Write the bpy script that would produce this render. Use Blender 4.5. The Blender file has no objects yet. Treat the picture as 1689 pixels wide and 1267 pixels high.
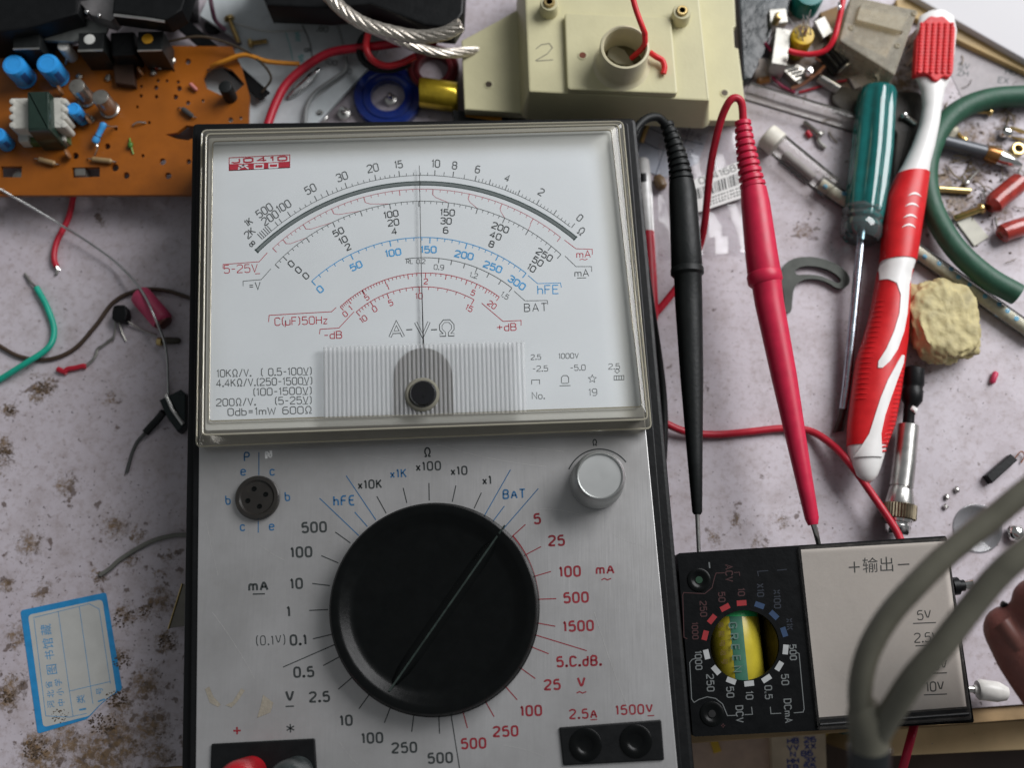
import bpy, bmesh, math, random
from mathutils import Vector, Matrix
from mathutils.geometry import tessellate_polygon
random.seed(7)
SC = bpy.context.scene
COL = SC.collection

# ------------------------------------------------------------------ camera
TH = math.radians(13.5)          # camera leans forward from straight down
DIST = 0.37                      # metres from lens to table along the axis
FPX = 1750.0                     # focal length in photo pixels (1689 wide)
CAM = Vector((0, -DIST * math.sin(TH), DIST * math.cos(TH)))
FWD = Vector((0, math.sin(TH), -math.cos(TH)))
UPV = Vector((0, math.cos(TH), math.sin(TH)))
cam_data = bpy.data.cameras.new('Camera')
cam_data.lens = 36.0 * FPX / 1689.0
cam_data.sensor_width = 36.0
cam_data.clip_start = 0.01
cam_data.clip_end = 20
cam_data.dof.use_dof = True
cam_data.dof.focus_distance = 0.325
cam_data.dof.aperture_fstop = 7.6
cam = bpy.data.objects.new('Camera', cam_data)
COL.objects.link(cam)
cam.location = CAM
cam.rotation_euler = (TH, 0, 0)
SC.camera = cam

# ------------------------------------------------------------------ light
world = bpy.data.worlds.new('World')
SC.world = world
world.use_nodes = True
bg = world.node_tree.nodes['Background']
bg.inputs['Color'].default_value = (0.93, 0.97, 1.0, 1)
bg.inputs['Strength'].default_value = 0.17
ld = bpy.data.lights.new('window_light', 'AREA')
ld.shape = 'RECTANGLE'
ld.size, ld.size_y = 0.85, 0.75
ld.energy = 20.5
ld.color = (0.985, 0.985, 1.0)
lo = bpy.data.objects.new('window_light', ld)
COL.objects.link(lo)
lo.location = (0.76, 0.60, 0.82)
lo.rotation_euler = (Vector((0.03, 0.0, 0.02)) - lo.location).to_track_quat('-Z', 'Y').to_euler()
SC.view_settings.view_transform = 'Standard'
SC.view_settings.look = 'None'
SC.view_settings.exposure = 0.0
SC.view_settings.gamma = 1.0
SC.cycles.max_bounces = 10
SC.cycles.transparent_max_bounces = 24
SC.cycles.caustics_reflective = False
SC.cycles.caustics_refractive = False

# ------------------------------------------------------------------ helpers
MM = 0.001

def P(x, y, z=0.0):
    """World point at height z (mm) for a survey coordinate of the photograph."""
    d = FWD + Vector(((x - 844.5) / FPX, 0, 0)) + UPV * ((633.5 - y) / FPX)
    t = (z * MM - CAM.z) / d.z
    return CAM + d * t

def S(x, y, z=0.0):
    """Metres for one survey unit at that place."""
    return (P(x + 1, y, z) - P(x, y, z)).length

class MB:
    def __init__(self):
        self.v = []; self.f = []
    def add(self, vs, fs):
        o = len(self.v)
        self.v += [Vector(a) for a in vs]
        self.f += [tuple(i + o for i in f) for f in fs]
        return self
    def poly(self, pts):
        return self.add(pts, [tuple(range(len(pts)))])

def link_mesh(name, mb, mat, root=None, parent=None, smooth=True, angle=38, recalc=True, base=None):
    me = bpy.data.meshes.new(name)
    if root is not None:
        L = Vector(root.location)
    else:
        if base is None:
            xs = [v.x for v in mb.v]; ys = [v.y for v in mb.v]; zs = [v.z for v in mb.v]
            base = Vector(((min(xs) + max(xs)) / 2, (min(ys) + max(ys)) / 2, min(zs)))
        L = base
    me.from_pydata([v - L for v in mb.v], [], mb.f)
    if recalc:
        bm = bmesh.new(); bm.from_mesh(me)
        bmesh.ops.recalc_face_normals(bm, faces=bm.faces)
        bm.to_mesh(me); bm.free()
    if smooth:
        me.polygons.foreach_set('use_smooth', [True] * len(me.polygons))
        me.set_sharp_from_angle(angle=math.radians(angle))
    me.materials.append(mat)
    o = bpy.data.objects.new(name, me)
    COL.objects.link(o)
    if root is None:
        o.location = L
    else:
        o.parent = parent or root
    return o

def thing(name, label, cat, base, group=None):
    o = bpy.data.objects.new(name, None)
    o.empty_display_size = 0.01
    COL.objects.link(o)
    o.location = base
    o['label'] = label; o['category'] = cat
    if group: o['group'] = group
    return o

def solo(name, mb, mat, label, cat, group=None, **k):
    o = link_mesh(name, mb, mat, **k)
    o['label'] = label; o['category'] = cat
    if group: o['group'] = group
    return o

def part(root, name, mb, mat, parent=None, **k):
    return link_mesh(name, mb, mat, root=root, parent=parent, **k)

def struct(name, mb, mat, kind='structure', **k):
    o = link_mesh(name, mb, mat, **k)
    o['kind'] = kind
    return o

def area2(p):
    return sum(p[i].x * p[(i + 1) % len(p)].y - p[(i + 1) % len(p)].x * p[i].y for i in range(len(p)))

def inset(p, d):
    """Shift a ccw outline inwards by d (metres), keeping z."""
    n = len(p); out = []
    for i in range(n):
        a, b, c = p[i - 1], p[i], p[(i + 1) % n]
        e1 = (b - a); e1.z = 0; e2 = (c - b); e2.z = 0
        if e1.length < 1e-9 or e2.length < 1e-9:
            out.append(b.copy()); continue
        e1.normalize(); e2.normalize()
        n1 = Vector((-e1.y, e1.x, 0)); n2 = Vector((-e2.y, e2.x, 0))
        m = n1 + n2
        if m.length < 1e-6: m = n1.copy()
        m.normalize()
        k = d / max(0.35, m.dot(n1))
        out.append(b + m * k)
    return out

def loft(mb, rings, cap0=True, cap1=True, closed=True):
    n = len(rings[0]); vs = [v for r in rings for v in r]; fs = []
    for i in range(len(rings) - 1):
        for j in range(n if closed else n - 1):
            k = (j + 1) % n
            fs.append((i * n + j, i * n + k, (i + 1) * n + k, (i + 1) * n + j))
    if cap0: fs.append(tuple(reversed(range(n))))
    if cap1: fs.append(tuple((len(rings) - 1) * n + j for j in range(n)))
    return mb.add(vs, fs)

def prism(mb, top, zbot, bevel=0.4, flare=0.0, bottom_bevel=False):
    """Upright block: TOP outline (world points), down to zbot mm, rounded upper edge, sides flaring outwards by FLARE mm."""
    top = [Vector(v) for v in top]
    if area2(top) < 0: top.reverse()
    def ring(d, z):
        r = inset(top, d * MM)
        for v in r: v.z = z
        return r
    zt = top[0].z
    b = bevel
    rings = [ring(-flare, zbot * MM)]
    if b > 0:
        rings += [ring(0, zt - b * MM), ring(b * 0.3, zt - b * 0.3 * MM), ring(b, zt), ring(b * 1.12, zt)]
    else:
        rings += [ring(0, zt)]
    return loft(mb, rings)

def rnd(pts, r, seg=4):
    """Round the corners of a 2-D outline."""
    out = []; n = len(pts)
    for i in range(n):
        a, b, c = Vector(pts[i - 1]), Vector(pts[i]), Vector(pts[(i + 1) % n])
        u = (a - b); w = (c - b)
        k = min(r, u.length * 0.45, w.length * 0.45)
        p0 = b + u.normalized() * k; p1 = b + w.normalized() * k
        for s in range(seg + 1):
            t = s / seg
            q = p0 * (1 - t) ** 2 + b * 2 * t * (1 - t) + p1 * t * t
            out.append((q.x, q.y))
    return out

def px(pts, z):
    return [P(a, b, z) for a, b in pts]

def block(mb, pts, ztop, zbot, bevel=0.4, r=0, flare=0.0):
    """Block with its upper outline surveyed at ztop."""
    if r: pts = rnd(pts, r)
    return prism(mb, px(pts, ztop), zbot, bevel, flare)

def spline(pts, sub=6):
    pts = [Vector(p) for p in pts]
    if len(pts) < 3 or sub <= 1: return pts
    q = [pts[0] * 2 - pts[1]] + pts + [pts[-1] * 2 - pts[-2]]
    out = []
    for i in range(1, len(q) - 2):
        p0, p1, p2, p3 = q[i - 1], q[i], q[i + 1], q[i + 2]
        for s in range(sub):
            t = s / sub
            out.append(0.5 * ((2 * p1) + (p2 - p0) * t + (2 * p0 - 5 * p1 + 4 * p2 - p3) * t * t + (3 * p1 - p0 - 3 * p2 + p3) * t ** 3))
    out.append(pts[-1])
    return out

def tube(mb, pts, r, n=10, caps=True):
    """Round bar along world points; r (metres) one number or one for each point."""
    m = len(pts)
    rs = r if isinstance(r, (list, tuple)) else [r] * m
    rings = []; up = None
    for i in range(m):
        t = (pts[min(i + 1, m - 1)] - pts[max(i - 1, 0)])
        if t.length < 1e-9: t = Vector((0, 0, 1))
        t.normalize()
        if up is None:
            up = Vector((0, 0, 1)) if abs(t.z) < 0.9 else Vector((1, 0, 0))
        a = up - t * up.dot(t)
        if a.length < 1e-5: a = t.orthogonal()
        a.normalize(); b = t.cross(a); up = a
        rings.append([pts[i] + (a * math.cos(2 * math.pi * k / n) + b * math.sin(2 * math.pi * k / n)) * rs[i] for k in range(n)])
    return loft(mb, rings, caps, caps)

def wire(mb, pts3, r_mm, sub=6, n=8):
    """Wire through surveyed points (x, y, z mm), radius in mm."""
    return tube(mb, spline([P(*p) for p in pts3], sub), r_mm * MM, n)

def lathe(mb, base, axis, prof, n=28, caps=True):
    """Turned shape: profile of (radius mm, height mm) along AXIS from BASE."""
    ax = Vector(axis).normalized()
    a = ax.orthogonal().normalized(); b = ax.cross(a)
    rings = []
    for r, h in prof:
        r = max(r, 1e-3)
        rings.append([base + ax * h * MM + (a * math.cos(2 * math.pi * k / n) + b * math.sin(2 * math.pi * k / n)) * r * MM for k in range(n)])
    return loft(mb, rings, caps, caps)

UP = Vector((0, 0, 1))

def can(mb, x, y, ztop, zbot, r_mm, n=24, bevel=0.4):
    """Standing round can whose top centre is surveyed."""
    c = P(x, y, ztop); base = Vector((c.x, c.y, zbot * MM)); h = ztop - zbot
    return lathe(mb, base, UP, [(r_mm, 0), (r_mm, h - bevel), (r_mm - 0.3 * bevel, h - 0.3 * bevel), (r_mm - bevel, h)], n)

def rows(mb, rr, n=20, flat_bottom=False):
    """Body lofted through surveyed rows (y, x_left, x_right, z_centre, half_height mm)."""
    rings = []
    for y, xl, xr, zc, hz in rr:
        c = (xl + xr) / 2; w = (xr - xl) / 2
        ring = []
        for k in range(n):
            a = 2 * math.pi * k / n
            p = P(c, y, zc); s = S(c, y, zc)
            ring.append(p + Vector((math.cos(a) * w * s, 0, math.sin(a) * hz * MM)))
        rings.append(ring)
    return loft(mb, rings)

def axis_rows(mb, prof, n=24):
    """Turned body along a surveyed axis: list of (x, y, z mm, radius mm)."""
    pts = [P(a, b, c) for a, b, c, r in prof]
    return tube(mb, pts, [max(r, 0.02) * MM for a, b, c, r in prof], n)

def blob(mb, c, rx, ry, rz, amp=0.15, seed=0, nu=18, nv=12, flat=0.0):
    rs = random.Random(seed)
    ph = [(rs.uniform(1, 5), rs.uniform(1, 5), rs.uniform(0, 6), rs.uniform(0, 6)) for _ in range(7)]
    rings = []
    for i in range(1, nv):
        th = math.pi * i / nv; ring = []
        for j in range(nu):
            fi = 2 * math.pi * j / nu
            k = 1 + amp * sum(math.sin(round(a) * fi + p1) * math.sin(b * th + p2) for a, b, p1, p2 in ph) / 3
            z = math.cos(th) * rz * k
            ring.append(Vector((c.x + math.sin(th) * math.cos(fi) * rx * k, c.y + math.sin(th) * math.sin(fi) * ry * k, max(c.z + z, flat) if flat is not None else c.z + z)))
        rings.append(ring)
    return loft(mb, rings)

def holed(mb, outer, holes, zt, zb):
    """Flat plate with openings; outlines in world points (xy used)."""
    loops = [outer] + holes
    tris = tessellate_polygon([[Vector((v.x, v.y, 0)) for v in l] for l in loops])
    flat = [v for l in loops for v in l]
    n = len(flat)
    vs = [Vector((v.x, v.y, zt)) for v in flat] + [Vector((v.x, v.y, zb)) for v in flat]
    fs = [tuple(t) for t in tris] + [tuple(n + i for i in reversed(t)) for t in tris]
    o = 0
    for l in loops:
        m = len(l)
        for i in range(m):
            j = (i + 1) % m
            fs.append((o + i, o + j, n + o + j, n + o + i))
        o += m
    return mb.add(vs, fs)

def circ(cx, cy, r, n=20, a0=0):
    return [(cx + r * math.cos(a0 + 2 * math.pi * k / n), cy + r * math.sin(a0 + 2 * math.pi * k / n)) for k in range(n)]

# ---- flat print -------------------------------------------------------------
def stroke(mb, pts, w, z, closed=False):
    """Printed line of width w (survey units) on the level plane z."""
    p = [Vector((a[0], a[1])) for a in pts]
    n = len(p)
    if n < 2: return mb
    L = []; R = []
    for i in range(n):
        a = p[i - 1] if (i > 0 or closed) else None
        c = p[(i + 1) % n] if (i < n - 1 or closed) else None
        if a is None: d = (c - p[i]).normalized(); m = Vector((-d.y, d.x)); k = 1
        elif c is None: d = (p[i] - a).normalized(); m = Vector((-d.y, d.x)); k = 1
        else:
            d1 = (p[i] - a).normalized(); d2 = (c - p[i]).normalized()
            n1 = Vector((-d1.y, d1.x)); n2 = Vector((-d2.y, d2.x))
            m = n1 + n2
            if m.length < 1e-6: m = n1
            m.normalize(); k = 1 / max(0.5, m.dot(n1))
        L.append(p[i] + m * k * w / 2); R.append(p[i] - m * k * w / 2)
    vs = [P(q.x, q.y, z) for q in L] + [P(q.x, q.y, z) for q in R]
    fs = [(i, (i + 1) % n, n + (i + 1) % n, n + i) for i in range(n if closed else n - 1)]
    return mb.add(vs, fs)

def chaikin(p, it):
    for _ in range(it):
        closed = p[0] == p[-1]
        q = [] if closed else [p[0]]
        for i in range(len(p) - 1):
            a, b = p[i], p[i + 1]
            q += [(a[0] * .75 + b[0] * .25, a[1] * .75 + b[1] * .25), (a[0] * .25 + b[0] * .75, a[1] * .25 + b[1] * .75)]
        q.append(q[0] if closed else p[-1])
        p = q
    return p

G = {
 '0': (.6, ['0,.15 0,.85 .15,1 .45,1 .6,.85 .6,.15 .45,0 .15,0 0,.15']),
 '1': (.22, ['.0,.8 .16,1 .16,0']),
 '2': (.6, ['0,.82 .0,.88 .14,1 .46,1 .6,.86 .6,.62 0,.12 0,0 .6,0']),
 '3': (.6, ['0,.85 .12,1 .46,1 .6,.86 .6,.65 .46,.53 .22,.53', '.46,.53 .6,.4 .6,.14 .46,0 .12,0 0,.15']),
 '4': (.62, ['.44,0 .44,1 0,.28 .62,.28']),
 '5': (.6, ['.56,1 .06,1 .02,.55 .2,.62 .46,.62 .6,.48 .6,.14 .46,0 .14,0 0,.13']),
 '6': (.6, ['.55,1 .18,1 0,.8 0,.15 .14,0 .46,0 .6,.14 .6,.44 .46,.58 .14,.58 0,.46']),
 '7': (.6, ['0,1 .6,1 .22,0']),
 '8': (.6, ['.14,.53 .03,.66 .03,.87 .15,1 .45,1 .57,.87 .57,.66 .46,.53 .14,.53 0,.4 0,.14 .14,0 .46,0 .6,.14 .6,.4 .46,.53']),
 '9': (.6, ['.05,0 .42,0 .6,.2 .6,.85 .46,1 .14,1 0,.86 0,.56 .14,.42 .46,.42 .6,.54']),
 '.': (.1, ['.0,.0 .1,.0 .1,.08 0,.08 0,0']),
 ',': (.1, ['.1,.1 .0,-.15']),
 '-': (.45, ['.05,.48 .42,.48']),
 '_': (.5, ['0,0 .5,0']),
 '=': (.55, ['.05,.62 .5,.62', '.05,.36 .5,.36']),
 '~': (.5, ['0,.42 .12,.56 .25,.48 .38,.4 .5,.54']),
 '+': (.6, ['.3,.2 .3,.8', '0,.5 .6,.5']),
 '*': (.6, ['.3,.15 .3,.85', '0,.33 .6,.67', '0,.67 .6,.33']),
 '(': (.22, ['.22,1.08 .05,.85 .05,.15 .22,-.08']),
 ')': (.22, ['.0,1.08 .17,.85 .17,.15 0,-.08']),
 '/': (.4, ['0,-.05 .4,1.05']),
 'A': (.64, ['0,0 .32,1 .64,0', '.11,.33 .53,.33']),
 'B': (.58, ['0,0 0,1 .42,1 .55,.87 .55,.66 .42,.53 0,.53', '.42,.53 .58,.4 .58,.14 .44,0 0,0']),
 'C': (.58, ['.58,.8 .58,.86 .44,1 .14,1 0,.86 0,.14 .14,0 .44,0 .58,.14 .58,.2']),
 'D': (.6, ['0,0 0,1 .4,1 .6,.8 .6,.2 .4,0 0,0']),
 'E': (.52, ['.52,1 0,1 0,0 .52,0', '0,.53 .44,.53']),
 'F': (.52, ['.52,1 0,1 0,0', '0,.53 .44,.53']),
 'G': (.6, ['.58,.8 .58,.86 .44,1 .14,1 0,.86 0,.14 .14,0 .44,0 .58,.14 .58,.48 .34,.48']),
 'H': (.6, ['0,0 0,1', '.6,0 .6,1', '0,.52 .6,.52']),
 'J': (.5, ['.5,1 .5,.14 .36,0 .14,0 0,.14 0,.25']),
 'K': (.58, ['0,0 0,1', '.55,1 0,.42', '.18,.6 .58,0']),
 'L': (.5, ['0,1 0,0 .5,0']),
 'M': (.7, ['0,0 0,1 .35,.3 .7,1 .7,0']),
 'N': (.6, ['0,0 0,1 .6,0 .6,1']),
 'O': (.62, ['0,.15 0,.85 .15,1 .47,1 .62,.85 .62,.15 .47,0 .15,0 0,.15']),
 'P': (.56, ['0,0 0,1 .42,1 .56,.87 .56,.6 .42,.47 0,.47']),
 'R': (.56, ['0,0 0,1 .42,1 .56,.87 .56,.6 .42,.47 0,.47', '.3,.47 .56,0']),
 'S': (.58, ['.56,.85 .44,1 .14,1 .02,.87 .02,.66 .14,.54 .44,.5 .58,.38 .58,.14 .44,0 .14,0 0,.14']),
 'Z': (.56, ['0,1 .56,1 0,0 .56,0']),
 'T': (.6, ['0,1 .6,1', '.3,1 .3,0']),
 'V': (.62, ['0,1 .31,0 .62,1']),
 'W': (.85, ['0,1 .2,0 .42,.8 .64,0 .85,1']),
 'X': (.58, ['0,0 .58,1', '0,1 .58,0']),
 'x': (.44, ['0,0 .44,.62', '0,.62 .44,0']),
 'b': (.48, ['0,1 0,0 .36,0 .48,.12 .48,.5 .36,.62 0,.62']),
 'c': (.46, ['.46,.5 .34,.62 .12,.62 0,.5 0,.12 .12,0 .34,0 .46,.12']),
 'd': (.48, ['.48,1 .48,0 .12,0 0,.12 0,.5 .12,.62 .48,.62']),
 'e': (.48, ['0,.33 .48,.33 .48,.5 .36,.62 .12,.62 0,.5 0,.12 .12,0 .36,0 .46,.1']),
 'h': (.46, ['0,1 0,0', '0,.5 .12,.62 .34,.62 .46,.5 .46,0']),
 'm': (.72, ['0,0 0,.62 .28,.62 .36,.54 .36,0', '.36,.54 .44,.62 .64,.62 .72,.52 .72,0']),
 'o': (.48, ['0,.12 0,.5 .12,.62 .36,.62 .48,.5 .48,.12 .36,0 .12,0 0,.12']),
 'z': (.42, ['0,.62 .42,.62 0,0 .42,0']),
 'v': (.46, ['0,.62 .23,0 .46,.62']),
 'µ': (.5, ['0,.62 -.08,-.25', '0,.62 0,.12 .1,0 .36,0 .5,.12', '.5,.7 .5,0']),
 'Ω': (.7, ['0,0 .22,0 .22,.14 .06,.4 .06,.72 .22,1 .48,1 .64,.72 .64,.4 .48,.14 .48,0 .7,0']),
 '∞': (.8, ['.4,.5 .28,.28 .1,.28 0,.5 .1,.72 .28,.72 .4,.5 .52,.28 .7,.28 .8,.5 .7,.72 .52,.72 .4,.5']),
 ' ': (.35, []),
}
GP = {k: (w, [[tuple(map(float, q.split(','))) for q in s.split()] for s in ss]) for k, (w, ss) in G.items()}

def lettering(mb, s, cx, cy, h, rot=0, w=1.6, z=0.0, asp=1.0, gap=.22, smooth=0, width=None):
    """Line lettering centred at (cx, cy); h capital height, rot degrees counter-clockwise, w line width."""
    tot = sum(GP[c][0] + gap for c in s) - gap
    if width: asp = width / (tot * h)
    ca, sa = math.cos(math.radians(rot)), math.sin(math.radians(rot))
    x = -tot / 2
    for c in s:
        gw, ps = GP[c]
        for pl in ps:
            q = chaikin(pl, smooth) if smooth and len(pl) > 2 else pl
            cl = q[0] == q[-1] and len(q) > 3
            pts = []
            for a, b in (q[:-1] if cl else q):
                u = (x + a) * h * asp; v = (b - .5) * h
                pts.append((cx + u * ca - v * sa, cy - (u * sa + v * ca)))
            stroke(mb, pts, w, z, cl)
        x += gw + gap
    return mb

def cjk(mb, s, cx, cy, h, rot, z, spacing=1.0):
    """Characters that a line font does not hold, taken from the built-in font as flat outlines."""
    cu = bpy.data.curves.new('lettering_source', 'FONT')
    cu.body = s; cu.align_x = 'CENTER'; cu.align_y = 'CENTER'; cu.size = 1.0; cu.space_character = spacing
    cu.resolution_u = 2
    o = bpy.data.objects.new('lettering_source', cu)
    COL.objects.link(o)
    dg = bpy.context.evaluated_depsgraph_get()
    me = bpy.data.meshes.new_from_object(o.evaluated_get(dg))
    ca, sa = math.cos(math.radians(rot)), math.sin(math.radians(rot))
    if len(me.vertices):
        vs = []
        for v in me.vertices:
            u, w = v.co.x * h, v.co.y * h
            vs.append(P(cx + u * ca - w * sa, cy - (u * sa + w * ca), z))
        mb.add(vs, [tuple(p.vertices) for p in me.polygons])
    bpy.data.objects.remove(o); bpy.data.curves.remove(cu); bpy.data.meshes.remove(me)
    return mb

def flat(root, name, mb, mat, parent=None):
    o = part(root, name, mb, mat, parent=parent, smooth=False, recalc=False)
    if name.endswith(('print', 'lettering', 'mark')): o['kind'] = 'stuff'
    return o

# ------------------------------------------------------------------ materials
def nm(name):
    m = bpy.data.materials.new(name); m.use_nodes = True
    return m, m.node_tree, m.node_tree.nodes['Principled BSDF']

def mat(name, col, rough=0.5, metal=0.0, var=0.12, scale=300, bump=0.0, bscale=900, spec=0.5, coat=0.0, trans=0.0, ior=1.45, sss=0.0, dirt=0.0, dcol=(0.1, 0.08, 0.06)):
    """Painted, moulded or turned material with slight colour and gloss unevenness and fine relief."""
    m, nt, b = nm(name); N = nt.nodes; K = nt.links
    tc = N.new('ShaderNodeTexCoord')
    no = N.new('ShaderNodeTexNoise'); no.inputs['Scale'].default_value = scale; no.inputs['Detail'].default_value = 5
    K.new(tc.outputs['Object'], no.inputs['Vector'])
    cr = N.new('ShaderNodeValToRGB')
    cr.color_ramp.elements[0].position = 0.3; cr.color_ramp.elements[1].position = 0.7
    cr.color_ramp.elements[0].color = (*[c * (1 - var) for c in col], 1)
    cr.color_ramp.elements[1].color = (*[min(1, c * (1 + var)) for c in col], 1)
    K.new(no.outputs['Fac'], cr.inputs['Fac'])
    out = cr.outputs['Color']
    if dirt:
        n2 = N.new('ShaderNodeTexNoise'); n2.inputs['Scale'].default_value = scale * 0.45; n2.inputs['Detail'].default_value = 8
        n2.inputs['Roughness'].default_value = 0.7
        K.new(tc.outputs['Object'], n2.inputs['Vector'])
        mr = N.new('ShaderNodeMapRange'); mr.inputs['From Min'].default_value = 0.52; mr.inputs['From Max'].default_value = 0.75
        mr.inputs['To Max'].default_value = dirt
        K.new(n2.outputs['Fac'], mr.inputs['Value'])
        mx = N.new('ShaderNodeMix'); mx.data_type = 'RGBA'
        K.new(mr.outputs['Result'], mx.inputs['Factor']); K.new(out, mx.inputs['A']); mx.inputs['B'].default_value = (*dcol, 1)
        out = mx.outputs['Result']
    K.new(out, b.inputs['Base Color'])
    rr = N.new('ShaderNodeMapRange'); rr.inputs['To Min'].default_value = max(0.02, rough * 0.75); rr.inputs['To Max'].default_value = min(1, rough * 1.25)
    K.new(no.outputs['Fac'], rr.inputs['Value']); K.new(rr.outputs['Result'], b.inputs['Roughness'])
    b.inputs['Metallic'].default_value = metal
    b.inputs['Specular IOR Level'].default_value = spec
    b.inputs['IOR'].default_value = ior
    b.inputs['Coat Weight'].default_value = coat
    b.inputs['Transmission Weight'].default_value = trans
    if sss:
        b.inputs['Subsurface Weight'].default_value = sss
        b.inputs['Subsurface Radius'].default_value = (0.004, 0.002, 0.001)
        b.inputs['Subsurface Scale'].default_value = 0.6
    if bump:
        nb = N.new('ShaderNodeTexNoise'); nb.inputs['Scale'].default_value = bscale; nb.inputs['Detail'].default_value = 4
        K.new(tc.outputs['Object'], nb.inputs['Vector'])
        bp = N.new('ShaderNodeBump'); bp.inputs['Strength'].default_value = bump; bp.inputs['Distance'].default_value = 0.0004
        K.new(nb.outputs['Fac'], bp.inputs['Height']); K.new(bp.outputs['Normal'], b.inputs['Normal'])
    return m

def clear(name, tint=(1, 1, 1), body=0.08, bodycol=(0.8, 0.8, 0.75), rough=0.08, ior=1.45, scratch=0.0):
    """Clear moulded plastic: tinted see-through, a little milky body, mirror at grazing angles."""
    m, nt, b = nm(name); N = nt.nodes; K = nt.links
    tr = N.new('ShaderNodeBsdfTransparent'); tr.inputs['Color'].default_value = (*tint, 1)
    df = N.new('ShaderNodeBsdfDiffuse'); df.inputs['Color'].default_value = (*bodycol, 1)
    gl = N.new('ShaderNodeBsdfGlossy'); gl.inputs['Roughness'].default_value = rough
    m1 = N.new('ShaderNodeMixShader'); m1.inputs[0].default_value = body
    K.new(tr.outputs[0], m1.inputs[1]); K.new(df.outputs[0], m1.inputs[2])
    if scratch:
        tc = N.new('ShaderNodeTexCoord'); no = N.new('ShaderNodeTexNoise'); no.inputs['Scale'].default_value = 260; no.inputs['Detail'].default_value = 8
        no.inputs['Roughness'].default_value = 0.75
        K.new(tc.outputs['Object'], no.inputs['Vector'])
        mr = N.new('ShaderNodeMapRange'); mr.inputs['From Min'].default_value = 0.45; mr.inputs['From Max'].default_value = 0.8
        mr.inputs['To Min'].default_value = body; mr.inputs['To Max'].default_value = body + scratch
        K.new(no.outputs['Fac'], mr.inputs['Value']); K.new(mr.outputs['Result'], m1.inputs[0])
    fr = N.new('ShaderNodeFresnel'); fr.inputs['IOR'].default_value = ior
    m2 = N.new('ShaderNodeMixShader')
    K.new(fr.outputs[0], m2.inputs[0]); K.new(m1.outputs[0], m2.inputs[1]); K.new(gl.outputs[0], m2.inputs[2])
    K.new(m2.outputs[0], N['Material Output'].inputs['Surface'])
    N.remove(b)
    return m

M = {}
M['black'] = mat('black_plastic', (0.005, 0.0055, 0.006), 0.42, bump=0.12, spec=0.28)
M['black_soft'] = mat('black_rubber', (0.006, 0.0075, 0.0075), 0.5, bump=0.2, dirt=0.25, dcol=(0.025, 0.025, 0.025), spec=0.35)
M['knob'] = mat('knob_bakelite', (0.0025, 0.003, 0.003), 0.27, bump=0.05, spec=0.2)
M['dial'] = mat('dial_white', (0.86, 0.895, 0.905), 0.55, var=0.02, scale=60)
M['ink'] = mat('print_black', (0.025, 0.03, 0.03), 0.6)
M['ink_grey'] = mat('print_grey', (0.14, 0.15, 0.15), 0.6)
M['ink_red'] = mat('print_red', (0.55, 0.035, 0.06), 0.6)
M['ink_pink'] = mat('print_pale_red', (0.62, 0.22, 0.25), 0.6)
M['ink_blue'] = mat('print_blue', (0.10, 0.42, 0.78), 0.6)
M['ink_steel'] = mat('print_steel_blue', (0.025, 0.10, 0.21), 0.6)
M['ink_white'] = mat('print_white', (0.62, 0.63, 0.63), 0.6)
M['white'] = mat('white_plastic', (0.80, 0.79, 0.77), 0.35, var=0.03, dirt=0.1, dcol=(0.5, 0.47, 0.4))
M['red'] = mat('red_plastic', (0.62, 0.012, 0.016), 0.38, var=0.1, dirt=0.22, dcol=(0.34, 0.012, 0.014))
M['red_lead'] = mat('red_test_lead', (0.56, 0.014, 0.055), 0.4, var=0.08, dirt=0.2, dcol=(0.25, 0.01, 0.03))
M['red_wire'] = mat('red_wire', (0.45, 0.012, 0.03), 0.4)
M['steel'] = mat('steel', (0.62, 0.61, 0.58), 0.30, 1.0, var=0.12)
M['chrome'] = mat('bright_steel', (0.75, 0.74, 0.72), 0.14, 1.0, var=0.1)
M['dull'] = mat('dull_metal', (0.36, 0.35, 0.32), 0.42, 1.0, var=0.2)
M['brass'] = mat('brass', (0.60, 0.45, 0.20), 0.3, 1.0, var=0.2)
M['copper'] = mat('copper', (0.62, 0.30, 0.19), 0.32, 1.0)
M['tin'] = mat('tinned_wire', (0.6, 0.58, 0.55), 0.3, 1.0)
M['alu'] = None

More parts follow.
